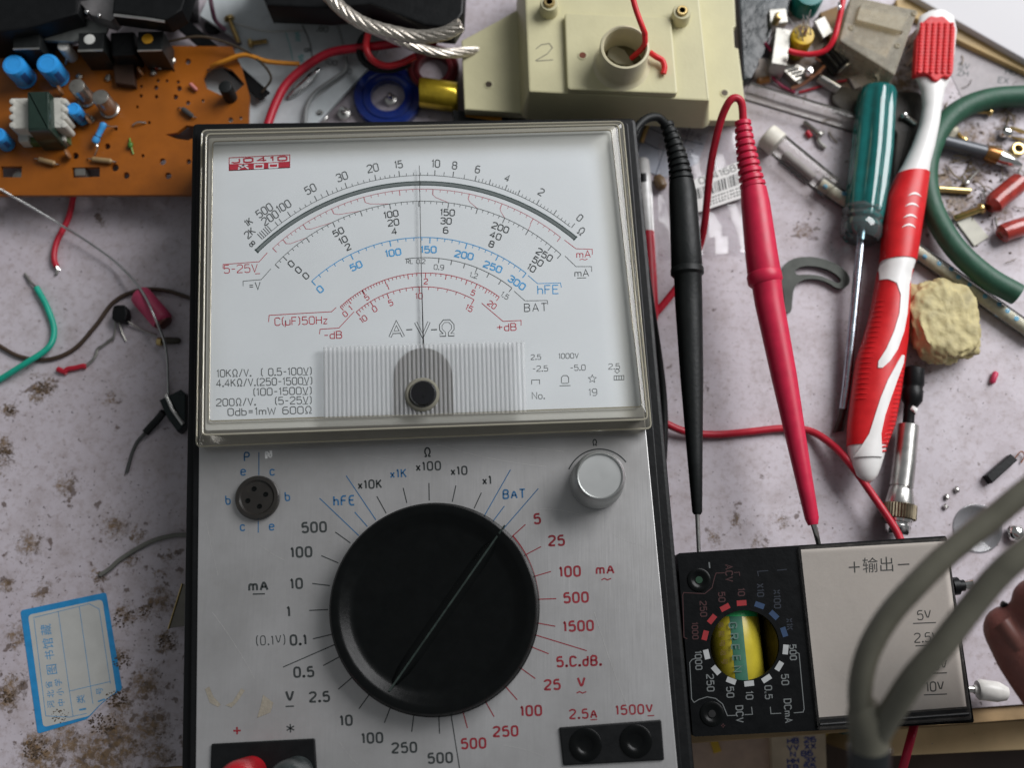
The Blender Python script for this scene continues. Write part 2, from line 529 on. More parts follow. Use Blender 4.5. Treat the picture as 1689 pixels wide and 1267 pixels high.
def panel_material():
    m, nt, b = nm('brushed_aluminium'); N = nt.nodes; K = nt.links
    tc = N.new('ShaderNodeTexCoord'); mp = N.new('ShaderNodeMapping')
    mp.inputs['Scale'].default_value = (1, 0.03, 1); mp.inputs['Rotation'].default_value = (0, 0, math.radians(-3))
    K.new(tc.outputs['Object'], mp.inputs['Vector'])
    no = N.new('ShaderNodeTexNoise'); no.inputs['Scale'].default_value = 2600; no.inputs['Detail'].default_value = 3
    K.new(mp.outputs['Vector'], no.inputs['Vector'])
    n2 = N.new('ShaderNodeTexNoise'); n2.inputs['Scale'].default_value = 22; n2.inputs['Detail'].default_value = 7; n2.inputs['Roughness'].default_value = .65
    K.new(tc.outputs['Object'], n2.inputs['Vector'])
    mx = N.new('ShaderNodeMix'); mx.data_type = 'RGBA'
    mx.inputs['A'].default_value = (0.37, 0.362, 0.355, 1); mx.inputs['B'].default_value = (0.55, 0.545, 0.545, 1)
    nr_ = N.new('ShaderNodeMapRange'); nr_.inputs['From Min'].default_value = .28; nr_.inputs['From Max'].default_value = .72
    K.new(n2.outputs['Fac'], nr_.inputs['Value']); K.new(nr_.outputs['Result'], mx.inputs['Factor'])
    # scuffs where the lacquer wore off
    n3 = N.new('ShaderNodeTexNoise'); n3.inputs['Scale'].default_value = 75; n3.inputs['Detail'].default_value = 9; n3.inputs['Roughness'].default_value = .8
    K.new(tc.outputs['Object'], n3.inputs['Vector'])
    mr = N.new('ShaderNodeMapRange'); mr.inputs['From Min'].default_value = .60; mr.inputs['From Max'].default_value = .72; mr.inputs['To Max'].default_value = .38
    K.new(n3.outputs['Fac'], mr.inputs['Value'])
    m3 = N.new('ShaderNodeMix'); m3.data_type = 'RGBA'; m3.inputs['B'].default_value = (0.36, 0.33, 0.28, 1)
    K.new(mr.outputs['Result'], m3.inputs['Factor']); K.new(mx.outputs['Result'], m3.inputs['A'])
    K.new(m3.outputs['Result'], b.inputs['Base Color'])
    b.inputs['Metallic'].default_value = 0.7
    rr = N.new('ShaderNodeMapRange'); rr.inputs['To Min'].default_value = .32; rr.inputs['To Max'].default_value = .46
    K.new(no.outputs['Fac'], rr.inputs['Value']); K.new(rr.outputs['Result'], b.inputs['Roughness'])
    bp = N.new('ShaderNodeBump'); bp.inputs['Strength'].default_value = .12; bp.inputs['Distance'].default_value = .0001
    K.new(no.outputs['Fac'], bp.inputs['Height'])
    b2 = N.new('ShaderNodeBump'); b2.inputs['Strength'].default_value = .5; b2.inputs['Distance'].default_value = .003
    n4 = N.new('ShaderNodeTexNoise'); n4.inputs['Scale'].default_value = 16; n4.inputs['Detail'].default_value = 1
    K.new(tc.outputs['Object'], n4.inputs['Vector']); K.new(n4.outputs['Fac'], b2.inputs['Height']); K.new(bp.outputs['Normal'], b2.inputs['Normal'])
    K.new(b2.outputs['Normal'], b.inputs['Normal'])
    return m
M['alu'] = panel_material()

STAINS = [  # (x, y, radius mm, strength) of dried flux and glue stains on the bench
 (72, 640, 4.6, 1), (18, 676, 2.8, .9), (58, 655, 3.0, .8), (6, 742, 4.0, 1), (4, 770, 3, .7), (12, 1150, 5, .9), (24, 1128, 4, .7), (70, 1250, 8, 1), (58, 1228, 5, .8),
 (170, 1250, 11, 1), (190, 1215, 9, .8), (150, 1270, 9, .9), (200, 1165, 6, .6), (215, 1230, 6, .7), (200, 1085, 4, .6), (275, 1060, 5, .5), (205, 1015, 5, .55), (238, 1010, 4, .5),
 (100, 1190, 7, .5), (250, 1200, 9, .55), (240, 1130, 8, .5), (265, 990, 7, .5), (190, 870, 7, .35), (120, 1225, 7, .6), (30, 1050, 6, .4), (260, 1250, 7, .5), (50, 900, 7, .3), (110, 800, 6, .25), (165, 950, 3, .8), (228, 885, 4, .35), (10, 965, 4, .5), (70, 975, 4, .4), (215, 925, 4, .4), (280, 920, 3, .5), (268, 945, 3, .5), (185, 655, 4, .3), (165, 365, 2.4, .4),
 (1600, 220, 7, .5), (1580, 330, 9, .6), (1640, 230, 6, .45), (1560, 295, 7, .6), (1610, 290, 5, .5), (1660, 190, 6, .4), (1675, 300, 6, .4), (1530, 310, 7, .6), (1650, 345, 6, .5),
 (1480, 140, 10, .7), (1430, 165, 9, .8), (1400, 130, 9, .6), (1470, 200, 9, .6), (1320, 110, 10, .5), (1590, 75, 6, .5), (1640, 110, 10, .25), (1520, 605, 5, .25), (1250, 895, 4, .3), (1180, 890, 4, .3),
 (1370, 300, 4, .25), (1330, 380, 5, .2), (1215, 860, 4, .3), (1290, 860, 4, .25), (1150, 640, 5, .2)]

def table_material():
    m, nt, b = nm('stained_bench_laminate'); N = nt.nodes; K = nt.links
    ge = N.new('ShaderNodeNewGeometry')
    def noise(scale, det=6, rough=.6):
        n = N.new('ShaderNodeTexNoise'); n.inputs['Scale'].default_value = scale; n.inputs['Detail'].default_value = det; n.inputs['Roughness'].default_value = rough
        K.new(ge.outputs['Position'], n.inputs['Vector']); return n
    def rng(src, a, bb, lo=0., hi=1.):
        r = N.new('ShaderNodeMapRange'); r.inputs['From Min'].default_value = a; r.inputs['From Max'].default_value = bb
        r.inputs['To Min'].default_value = lo; r.inputs['To Max'].default_value = hi
        K.new(src, r.inputs['Value']); return r.outputs['Result']
    def mix(f, a, bcol):
        x = N.new('ShaderNodeMix'); x.data_type = 'RGBA'
        K.new(f, x.inputs['Factor'])
        if isinstance(a, tuple): x.inputs['A'].default_value = (*a, 1)
        else: K.new(a, x.inputs['A'])
        x.inputs['B'].default_value = (*bcol, 1)
        return x.outputs['Result']
    def mth(op, a, c):
        x = N.new('ShaderNodeMath'); x.operation = op
        for i, q in enumerate((a, c)):
            if isinstance(q, (int, float)): x.inputs[i].default_value = q
            else: K.new(q, x.inputs[i])
        return x.outputs[0]
    big = noise(14, 4); mid = noise(95, 6, .65); fine = noise(420, 6, .7); spk = noise(230, 3, .5); spk2 = noise(640, 2, .5)
    c = mix(rng(big.outputs['Fac'], .35, .65), (0.475, 0.425, 0.462), (0.57, 0.522, 0.562))
    c = mix(rng(mid.outputs['Fac'], .46, .70, 0, .55), c, (0.345, 0.29, 0.29))
    c = mix(rng(fine.outputs['Fac'], .50, .70, 0, .55), c, (0.27, 0.205, 0.19))
    # surveyed stains: distance to each with a ragged rim
    dn = noise(380, 8, .8)
    off = N.new('ShaderNodeVectorMath'); off.operation = 'SUBTRACT'; off.inputs[1].default_value = (.5, .5, .5)
    K.new(dn.outputs['Color'], off.inputs[0])
    sc = N.new('ShaderNodeVectorMath'); sc.operation = 'SCALE'; sc.inputs['Scale'].default_value = .021
    K.new(off.outputs[0], sc.inputs[0])
    ps = N.new('ShaderNodeVectorMath'); ps.operation = 'ADD'
    K.new(ge.outputs['Position'], ps.inputs[0]); K.new(sc.outputs[0], ps.inputs[1])
    near = None
    for x, y, r, st in STAINS:
        p = P(x, y, 0)
        d = N.new('ShaderNodeVectorMath'); d.operation = 'DISTANCE'; d.inputs[1].default_value = (p.x, p.y, 0)
        K.new(ps.outputs[0], d.inputs[0])
        f = mth('MULTIPLY_ADD', d.outputs['Value'], 1 / (r * MM))
        f.node.inputs[2].default_value = (1 - st) * .45
        near = f if near is None else mth('MINIMUM', near, f)
    mask = mth('MULTIPLY', rng(near, 1.05, .5, 0, 1), rng(fine.outputs['Fac'], .36, .52, .25, 1))
    halo = rng(near, 3.2, .6, 0, 1)
    # specks, denser around the stains
    den = mth('MULTIPLY', halo, .10)
    th = mth('SUBTRACT', .70, mth('MULTIPLY', halo, .13))
    sm = mth('MULTIPLY', mth('SUBTRACT', spk.outputs['Fac'], th), 18.0)
    cl = N.new('ShaderNodeClamp'); K.new(sm, cl.inputs['Value'])
    c = mix(mth('MULTIPLY', cl.outputs[0], .8), c, (0.10, 0.065, 0.05))
    th2 = mth('SUBTRACT', .69, mth('MULTIPLY', halo, .06))
    s2 = N.new('ShaderNodeClamp'); K.new(mth('MULTIPLY', mth('SUBTRACT', spk2.outputs['Fac'], th2), 20.0), s2.inputs['Value'])
    c = mix(mth('MULTIPLY', s2.outputs[0], .75), c, (0.07, 0.055, 0.05))
    brown = N.new('ShaderNodeMix'); brown.data_type = 'RGBA'
    brown.inputs['A'].default_value = (0.04, 0.025, 0.018, 1); brown.inputs['B'].default_value = (0.24, 0.145, 0.06, 1)
    K.new(rng(dn.outputs['Fac'], .35, .62), brown.inputs['Factor'])
    x = N.new('ShaderNodeMix'); x.data_type = 'RGBA'
    K.new(mth('MULTIPLY', mask, .92), x.inputs['Factor']); K.new(c, x.inputs['A']); K.new(brown.outputs['Result'], x.inputs['B'])
    K.new(x.outputs['Result'], b.inputs['Base Color'])
    K.new(rng(mid.outputs['Fac'], .3, .7, .38, .6), b.inputs['Roughness'])
    bp = N.new('ShaderNodeBump'); bp.inputs['Strength'].default_value = .35; bp.inputs['Distance'].default_value = .0006
    K.new(mth('ADD', mth('MULTIPLY', fine.outputs['Fac'], .3), mask), bp.inputs['Height']); K.new(bp.outputs['Normal'], b.inputs['Normal'])
    return m

# ------------------------------------------------------------------ setting
M['table'] = table_material()
e0, e1 = P(0, 1286), P(1689, 1163)
ed = (e1 - e0).normalized(); en = Vector((-ed.y, ed.x, 0))
ta, tb = e0 - ed * .25, e1 + ed * .30
mb = MB()
prism(mb, [ta, tb, tb + en * .62, ta + en * .62], -18, .3)
table = struct('table_top', mb, M['table'], smooth=False)
M['wood'] = mat('raw_wood', (0.36, 0.24, 0.12), .6, var=.3, scale=60, bump=.3, bscale=300)
M['wood_pale'] = mat('pale_wood', (0.62, 0.46, 0.25), .55, var=.2, scale=40, bump=.2)
mb = MB()
q0, q1 = ta - en * .0002, tb - en * .0002
prism(mb, [q - Vector((0, 0, .0015)) for q in (q0 - en * .0045, q1 - en * .0045, q1, q0)], -17, .4)
part(table, 'edge_strip', mb, M['wood'])
# what lies below the front edge
mb = MB()
s0, s1 = P(900, 1300, -70), P(1900, 1230, -70)
prism(mb, [Vector(v) for v in ((-.35, -.34, -.075), (.45, -.34, -.075), (.45, .05, -.075), (-.35, .05, -.075))], -90, .5)
M['drawer'] = mat('dark_drawer', (0.055, 0.035, 0.028), .6, var=.3, scale=30)
struct('drawer_floor', mb, M['drawer'], smooth=False)

# ------------------------------------------------------------------ the big multimeter
ZP, ZD, ZL = 40.0, 46.0, 52.0      # heights of panel, dial card and clear cover, mm
meter = thing('analog_multimeter', 'large analog multimeter with white dial under a clear cover and silver panel', 'multimeter', P(716, 860, 0) * 1.0)
meter.location.z = 0
mb = MB()
block(mb, rnd([(316, 202), (1049, 193), (1153, 1345), (297, 1352)], 10), 37.5, 0.6, 1.2)
case = part(meter, 'case', mb, M['black'])
# raised rim that holds cover and panel
mb = MB()
block(mb, rnd([(325, 213), (1036, 200), (1130, 1322), (312, 1330)], 8), 39.6, 37.4, .4)
part(meter, 'case_rim', mb, M['black'])
mb = MB()
block(mb, rnd([(329, 640), (1059, 640), (1122, 1310), (322, 1318)], 4), ZP, 39.5, .25)
panel = part(meter, 'front_panel', mb, M['alu'])
for x, y, a in ((334, 1000, 0),):
    pass
# dial card
mb = MB()
block(mb, rnd([(344, 227), (1015, 207), (1063, 688), (338, 711)], 5), ZD, 40.2, .2)
dial = part(meter, 'dial_card', mb, M['dial'])
# clear cover: stepped rim and flat window
M['cover'] = clear('cover_acrylic', (0.995, 0.998, 1.0), .0, (0.9, 0.9, 0.9), .04, 1.2, scratch=.025)
M['cover_rim'] = clear('cover_rim_acrylic', (0.80, 0.77, 0.70), .20, (0.46, 0.44, 0.38), .08, 1.5)
o_out = [(333, 215), (1027, 200), (1074, 707), (324, 737)]
o_mid = [(340, 221), (1020, 205), (1068, 692), (334, 718)]
o_in = [(351, 233), (1008, 214), (1059, 671), (345, 695)]
def cring(o, z, r): return px(rnd(o, r, 4), z)
def ccw(r): return r if area2(r) > 0 else list(reversed(r))
mb = MB()
loft(mb, [ccw(cring(o_out, 40.4, 9)), ccw(cring(o_out, 44.2, 9)), ccw(cring(o_mid, 45.0, 9)), ccw(cring(o_mid, 50.4, 8)), ccw(cring(o_mid, 51.4, 8)), ccw(cring(o_in, ZL, 6))], False, False)
rim = part(meter, 'cover_rim', mb, M['cover_rim'])
mb = MB(); mb.poly(ccw(cring(o_in, ZL, 6)))
part(meter, 'cover_window', mb, M['cover'], parent=rim, smooth=False)
# pale tubes drawn as highlight lines along the cover edges
mb = MB()
for o, z, r, w in ((o_mid, 51.5, 8, .28), (o_out, 44.3, 9, .3), (o_in, 47.0, 6, .22)):
    q = cring(o, z, r)
    tube(mb, q + [q[0]], w * MM, 6, False)
M['edge'] = clear('cover_edge_highlight', (0.75, 0.71, 0.58), .45, (0.72, 0.68, 0.54), .08, 1.6)
part(meter, 'cover_edge_highlight', mb, M['edge'], parent=rim)

# ---- dial print
zi = ZD + .06
def circ3(a, b, c):
    ax, ay = a; bx, by = b; cx, cy = c
    d = 2 * (ax * (by - cy) + bx * (cy - ay) + cx * (ay - by))
    ux = ((ax * ax + ay * ay) * (by - cy) + (bx * bx + by * by) * (cy - ay) + (cx * cx + cy * cy) * (ay - by)) / d
    uy = ((ax * ax + ay * ay) * (cx - bx) + (bx * bx + by * by) * (ax - cx) + (cx * cx + cy * cy) * (bx - ax)) / d
    return ux, uy, math.hypot(ax - ux, ay - uy)
class Arc:
    def __init__(s, a, b, c):
        s.x, s.y, s.r = circ3(a, b, c); s.a0 = s.ang(*a); s.a1 = s.ang(*c)
    def ang(s, x, y): return math.atan2(y - s.y, x - s.x)
    def at(s, a, dr=0): return (s.x + (s.r + dr) * math.cos(a), s.y + (s.r + dr) * math.sin(a))
    def line(s, mb, w, z, a0=None, a1=None, dr=0, n=60):
        a0 = s.a0 if a0 is None else a0; a1 = s.a1 if a1 is None else a1
        stroke(mb, [s.at(a0 + (a1 - a0) * i / n, dr) for i in range(n + 1)], w, z)
    def tick(s, mb, a, l, w, z, dr=0):
        stroke(mb, [s.at(a, dr), s.at(a, dr + l)], w, z)
    def scale(s, mb, majors, sub, lmaj, lmin, wmaj, wmin, z, lmid=None):
        aa = [s.ang(*p) for p in majors]
        for i, a in enumerate(aa):
            s.tick(mb, a, lmaj, wmaj, z)
            if i < len(aa) - 1:
                n = sub[i] if isinstance(sub, (list, tuple)) else sub
                for k in range(1, n):
                    s.tick(mb, a + (aa[i + 1] - a) * k / n, lmid if (lmid and k * 2 == n) else lmin, wmin, z)
bk, gy, rd, pk, bl, wh = MB(), MB(), MB(), MB(), MB(), MB()
def r1(x, y): return (320 + x / 4.368, 190 + y / 4.368)
def r2(x, y): return (680 + x / 4.088, 190 + y / 4.088)
def r3(x, y): return (320 + x / 4.2225, 470 + y / 4.2225)
def r4(x, y): return (680 + x / 3.928, 470 + y / 3.928)
# mirror band
band = Arc((423.5, 414), (691, 302), (949, 393))
mb = MB(); band.line(mb, 5, zi + .02)
M['mirror'] = mat('mirror_strip', (0.80, 0.86, 0.84), .12, 1.0, var=.04, scale=30)
flat(meter, 'mirror_strip', mb, M['mirror'], parent=dial)
M['ink_green'] = mat('print_dark_green', (0.035, 0.065, 0.06), .5)
mb = MB(); band.line(mb, 1.6, zi + .05, dr=2.9); band.line(mb, 1.0, zi + .05, dr=-2.8)
for a in (band.a0, band.a1): stroke(mb, [band.at(a, -4), band.at(a, 4.4)], 2.0, zi + .05)
flat(meter, 'mirror_strip_border', mb, M['ink_green'], parent=dial)
# ohm scale
oh = Arc(r1(495, 890), (691, 288.8), r2(1065, 752))
oh.line(gy, .8, zi)
maj = [r1(690, 720), r1(880, 605), r1(965, 565), r1(1100, 520), r1(1310, 465), r1(1480, 435), r2(152, 400), r2(275, 410), r2(425, 435), r2(520, 460), r2(630, 495), r2(715, 530), r2(845, 590), r2(960, 660), r2(1078, 752)]
oh.scale(gy, maj, [5, 2, 4, 5, 5, 5, 2, 2, 4, 5, 5, 5, 5, 5], 9, 4.5, 1.4, .9, zi, 7)
for x, y in ((490, 890), (503, 878), (516, 866), (530, 852), (543, 841), (556, 830)): oh.tick(gy, oh.ang(*r1(x, y)), 12, 1.3, zi)
for x, y in ((605, 795), (632, 772)): oh.tick(gy, oh.ang(*r1(x, y)), 8, 1.2, zi)
for s, x, y, r, h in (('∞', 416, 402, 47, 13), ('2K', 412, 384, 42, 12), ('1K', 410, 366, 36, 11), ('500', 436, 347, 33, 13), ('200', 445.5, 359, 34, 13), ('100', 468, 340, 32, 13), ('50', 512, 311.5, 27, 13), ('30', 564, 291, 20, 13), ('20', 615, 276.8, 12, 13), ('15', 657.5, 270.8, 7, 12), ('10', 719, 269.5, -1, 12.5), ('8', 750, 272.5, -6, 12.5), ('6', 788, 279, -13, 12), ('4', 837, 293.5, -24, 11), ('2', 893, 316.5, -32, 12), ('0', 956.5, 359, -40, 11.5), ('Ω', 959, 381, -40, 13)):
    lettering(gy, s, x, y, h * .95, r, 1.75, zi, 1.0)
# red alternating scale
ra = Arc(r1(565, 960), (691, 311.5), r2(1000, 822))
ra.line(pk, .9, zi)
rm = [r1(575, 965), r1(640, 895), r1(785, 785), r1(990, 670), r1(1222, 585), r1(1480, 540), r2(140, 492), r2(385, 530), r2(605, 597), r2(820, 690), r2(1000, 822)]
ra.scale(pk, rm, [2, 5, 5, 5, 5, 5, 5, 5, 5, 5], -9, -4.5, 1.4, .9, zi)
# black main scale
ma_ = Arc(r1(585, 1075), (691, 331.5), r2(1003, 938))
ma_.line(gy, .9, zi)
mm_ = [r1(585, 1075), r1(645, 1020), r1(812, 885), r1(1000, 772), r1(1200, 690), r1(1410, 640), r1(1620, 617), r2(245, 590), r2(440, 628), r2(625, 690), r2(787, 768), r2(940, 880), r2(1003, 938)]
ma_.scale(gy, mm_, [2, 5, 5, 5, 5, 5, 5, 5, 5, 5, 5, 2], -9, -4.5, 1.4, .9, zi)
for i, j in ((1, 2), (2, 3), (3, 4), (4, 5), (6, 7), (7, 8), (8, 9), (9, 10)):
    a = ra.at(ra.ang(*rm[i]), -9); c = ma_.at(ma_.ang(*mm_[j + (0 if i > 5 else 0)]))
    stroke(pk, [a, ((a[0] * .8 + c[0] * .2), a[1] * .8 + c[1] * .2 + 2), c], .8, zi)
for s, p, r in (('0', r1(700, 1070), 42), ('0', r1(752, 1115), 42), ('0', r1(806, 1157), 42), ('50', r1(1040, 840), 27), ('10', r1(1075, 898), 27), ('2', r1(1110, 948), 27), ('100', r1(1420, 712), 10), ('20', r1(1437, 772), 9), ('4', r1(1443, 835), 9), ('150', r2(238, 655), -3), ('30', r2(228, 712), -3), ('6', r2(226, 775), -3), ('200', r2(595, 757), -20), ('40', r2(563, 812), -20), ('8', r2(535, 868), -20), ('250', r2(892, 940), -32), ('50', r2(847, 985), -32), ('10', r2(805, 1030), -32)):
    lettering(bk, s, p[0], p[1], 9.8, r, 1.8, zi, 1.25)
# hFE
hf = Arc(r1(848, 1195), (691, 391.5), r2(768, 1065))
hf.line(bl, 1.3, zi)
hm = [r1(848, 1195), r1(1130, 1005), r1(1410, 905), r2(120, 830), r2(368, 865), r2(580, 945), r2(768, 1065)]
hf.scale(bl, hm, 5, -9.5, -5, 1.8, 1.2, zi)
for s, x, y, r in (('0', 528, 477, 42), ('50', 587.4, 438.5, 25), ('100', 648.5, 416.6, 9), ('150', 707, 411.5, 0), ('200', 765.6, 420.5, -11), ('250', 813, 440, -21), ('300', 852.5, 466, -34)):
    lettering(bl, s, x, y, 10.2, r, 2.2, zi, 1.3)
lettering(bl, 'hFE', 904, 477.5, 14, 1.5, 1.6, zi, 1.25)
stroke(bl, [(871, 454), (886.7, 467.6), (924.6, 466.4), (926, 474)], 1.0, zi)
# battery scale
ba = Arc((668, 427), (724, 426), (844, 474.5))
ba.line(gy, 1.1, zi)
for x, y in ((180, 965), (265, 985), (355, 1000), (437, 1030), (515, 1070), (595, 1120), (668, 1170)):
    ba.tick(gy, ba.ang(*r2(x, y)), -8, 1.4, zi)
for s, x, y, r, h in (('RL 0.2', 686, 431, 0, 7), ('0.9', 724, 440.5, -3, 8), ('1.2', 781.5, 454, -15, 8), ('1.5', 833, 487.5, -34, 8)):
    lettering(gy, s, x, y, h, r, 1.0, zi, 1.15)
stroke(gy, [(848, 480), (866, 496), (903, 495.5), (903.5, 502)], .9, zi)
lettering(bk, 'BAT', 883.5, 507, 12.5, 2, 1.3, zi, 1.2, gap=.32)
# capacitance scale
ca = Arc(r3(1018, 152), (691, 450.5), r2(587, 1225))
ca.line(rd, 1.1, zi)
cm = [r3(1018, 152), r3(1075, 105), r3(1170, 40), r1(1215, 1262), r1(1375, 1190), r1(1540, 1148), r2(90, 1060), r2(230, 1072), r2(370, 1112), r2(435, 1142), r2(505, 1175), r2(587, 1225)]
ca.scale(rd, cm, [5, 6, 5, 8, 6, 4, 4, 4, 2, 3, 5], -8, -4.5, 1.3, .95, zi)
for s, p, r in (('0', r3(1053, 202), 40), ('1', r3(1090, 160), 38), ('5', r3(1203, 87), 32), ('1', r3(1350, 15), 20), ('2', r2(92, 1120), 0), ('5', r2(410, 1197), -26), ('20', r4(517, 128), -35)):
    lettering(rd, s, p[0], p[1], 8.5, r, 1.3, zi, 1.15)
# decibel scale
db = Arc(r3(1130, 187), (691, 473), r4(400, 95))
db.line(rd, 1.1, zi)
dm = [r3(1130, 187), r3(1230, 118), r3(1345, 62), r3(1568, 12), r4(400, 95)]
db.scale(rd, dm, [5, 4, 5, 6], -9, -5, 1.4, 1, zi)
for s, p, r in (('10', r3(1180, 237), 36), ('0', r3(1258, 167), 30), ('5', r3(1370, 124), 18), ('10', r3(1568, 76), 1), ('15', r4(370, 150), -28)):
    lettering(rd, s, p[0], p[1], 9, r, 1.3, zi, 1.15)
stroke(rd, [(584, 514), (559, 541), (528, 543), (527, 551)], 1.1, zi)
stroke(rd, [(554.5, 507), (547, 514), (444, 520), (443, 531)], 1.1, zi)
stroke(rd, [(794.6, 500), (829.7, 530), (859.5, 528.5), (859.5, 537)], 1.1, zi)
lettering(rd, 'C(µF)50Hz', 496.5, 529, 12.5, 2, 1.35, zi, width=86)
lettering(rd, '-dB', 549, 552.5, 11.5, 2, 1.4, zi, 1.3)
lettering(rd, '+dB', 835.5, 539.5, 11.5, 2, 1.4, zi, 1.3)
lettering(rd, '5-25V', 397, 443, 13, 2, 1.25, zi, width=55)
stroke(rd, [(421, 451.5), (429, 451)], 1.1, zi)
stroke(rd, [(441, 416.6), (427.6, 431.5), (368, 436), (368, 443)], 1.0, zi)
lettering(gy, '=V', 420, 471.5, 12, 2, 1.5, zi, 1.1)
stroke(gy, [(447, 443), (431, 461), (401, 463.6), (401, 472)], 1.0, zi)
lettering(rd, 'mA', 962.5, 419, 11, 2, 1.25, zi, 1.3)
stroke(rd, [(956, 428.5), (960, 427), (965, 428.5), (969, 427)], 1.0, zi)
stroke(rd, [(931, 395.5), (950, 410), (977, 411), (977, 420)], .9, zi)
lettering(bk, 'mA', 959.5, 450, 11, 2, 1.2, zi, 1.3)
stroke(bk, [(952, 458.5), (967, 458)], 1.0, zi)
stroke(gy, [(932, 422), (950, 439.5), (976, 439.5), (976, 448)], .9, zi)
# A-V-Ohm outline letters
for s, x, y, wd in (('A', 654, 544, 22), ('V', 697, 543, 22), ('Ω', 737, 541, 24)):
    lettering(bk, s, x, y, 23, 2, 5.2, zi, width=wd)
    lettering(wh, s, x, y, 22.4, 2, 3.0, zi + .05, width=wd - .4)
for x in (675, 716): stroke(bk, [(x - 5, 544), (x + 5, 543.5)], 1.8, zi)
# sensitivity table
for s, x0, x1, y in (('10KΩ/V.  ( 0.5-100V)', 358, 514, 614), ('4.4KΩ/V.(250-1500V)', 357, 515, 630), ('(100-1500V)', 418, 514, 645.5), ('200Ω/V.    (5-25V)', 357, 514, 662), ('0db=1mW 600Ω', 376, 514, 678)):
    lettering(gy, s, (x0 + x1) / 2, y, 11.5, 1.6, 1.45, zi, width=x1 - x0)
for x, y in ((503, 619), (503, 635), (503, 651), (503, 667)): stroke(gy, [(x - 4, y), (x + 5, y - .4)], 1, zi)
# accuracy marks
for s, x, y, h in (('-2.5', 891, 608, 9), ('-5.0', 953, 606.5, 9), ('2.5', 1013, 604.5, 9), ('No.', 888, 652.5, 11), ('19', 978, 647, 11), ('2.5', 884, 589, 8), ('1000V', 938, 587, 8)):
    lettering(gy, s, x, y, h, 1.6, 1.0, zi, 1.15)
stroke(gy, [(877, 634), (877, 627), (890, 626.5), (890, 633.5)], 1.1, zi)
stroke(gy, [(926, 632), (926, 623), (929, 619.5), (935, 619.5), (938, 623), (938, 631.5)], 1.1, zi); stroke(gy, [(923, 636.5), (941, 636)], 1.1, zi); stroke(gy, [(927, 632.5), (937, 632.2)], 1.1, zi)
stroke(gy, [(977 + (7 if k % 2 == 0 else 3) * math.sin(k * math.pi / 5), 625 - (7 if k % 2 == 0 else 3) * math.cos(k * math.pi / 5)) for k in range(10)], .9, zi, True)
stroke(gy, [(1013, 620), (1029, 619.5), (1029, 626.5), (1013, 627)], 1, zi, True)
for x in (1017, 1021, 1025): stroke(gy, [(x, 620), (x, 627)], 1, zi)
stroke(gy, [(1014, 612), (1018, 608), (1022, 612), (1018, 616)], .9, zi, True)
# name plate in the corner
stroke(rd, [(378, 260), (478, 255), (478, 276), (378, 281)], 1.2, zi, True)
rd.poly(px([(378, 270.5), (478, 266), (478, 276.5), (378, 281.5)], zi))
lettering(rd, 'JO410', 428, 263, 6.5, 2.8, 2.4, zi, width=90, gap=.3)
for x in (428, 452):
    stroke(wh, [(x - 8, 277.6 - (x - 428) * .05), (x - 8, 271.2 - (x - 428) * .05), (x + 6, 270.6 - (x - 428) * .05), (x + 6, 277 - (x - 428) * .05)], 2.2, zi + .05, True)
stroke(wh, [(393, 279), (401, 272), (410, 278)], 2.2, zi + .05); stroke(wh, [(394, 272.6), (409, 272)], 2, zi + .05); stroke(wh, [(393, 276), (402, 275.5)], 1.6, zi + .05)
flat(meter, 'scale_print', gy, M['ink_grey'], parent=dial)
flat(meter, 'numeral_print', bk, mat('print_soft_black', (0.07, 0.078, 0.078), .6), parent=dial)
flat(meter, 'red_scale_print', rd, M['ink_red'], parent=dial)['label'] = 'red printed scales and lettering'
flat(meter, 'pale_red_scale_print', pk, M['ink_pink'], parent=dial)['label'] = 'pale red printed scale'
flat(meter, 'blue_scale_print', bl, M['ink_blue'], parent=dial)['label'] = 'blue printed scale'
flat(meter, 'white_print', wh, M['dial'], parent=dial)
# needle
mb = MB()
tube(mb, [P(691.5, 273, 47.6), P(695, 450, 47.6)], [.10 * MM, .13 * MM], 6)
tube(mb, [P(695, 450, 47.6), P(698, 555, 47.6), P(699, 600, 47.6), P(699, 640, 47.6)], [.13 * MM, .22 * MM, .5 * MM, .6 * MM], 6)
part(meter, 'needle', mb, M['black'])
# movement behind the ribbed window
mb = MB()
arch = [(650, 684)] + [(698 + 48 * math.cos(a), 620 - 46 * math.sin(a)) for a in [math.pi * (1 - k / 14) for k in range(15)]] + [(748, 682)]
block(mb, arch, 46.9, ZD, .1)
part(meter, 'movement_cover', mb, mat('movement_brown', (0.10, 0.09, 0.07), .6), smooth=False)
# ribbed window
wq = [(533, 571), (865, 562), (869, 683), (534, 692)]
mb = MB(); nr = 46
prof = []
def wl(u, v): 
    a = Vector(wq[0]).lerp(Vector(wq[1]), u); b = Vector(wq[3]).lerp(Vector(wq[2]), u)
    return a.lerp(b, v)
top = []; bot = []
cols = []
for i in range(nr * 6 + 1):
    u = i / (nr * 6); ph = (i % 6) / 6
    z = 50.0 + .62 * abs(math.sin(math.pi * i / 6))
    cols.append([P(*wl(u, 0), 48.6)] + [P(*wl(u, v), z) for v in (.02, .5, .98)] + [P(*wl(u, 1), 48.6)])
vs = [p for c in cols for p in c]; fs = []
for i in range(len(cols) - 1):
    for j in range(4):
        fs.append((i * 5 + j, i * 5 + j + 1, (i + 1) * 5 + j + 1, (i + 1) * 5 + j))
mb.add(vs, fs)
M['ribs'] = clear('ribbed_acrylic', (0.98, 0.98, 0.98), .34, (0.92, 0.92, 0.92), .10, 1.25)
part(meter, 'ribbed_window', mb, M['ribs'], angle=60)
mb = MB()
c = P(698, 655, 47.2)
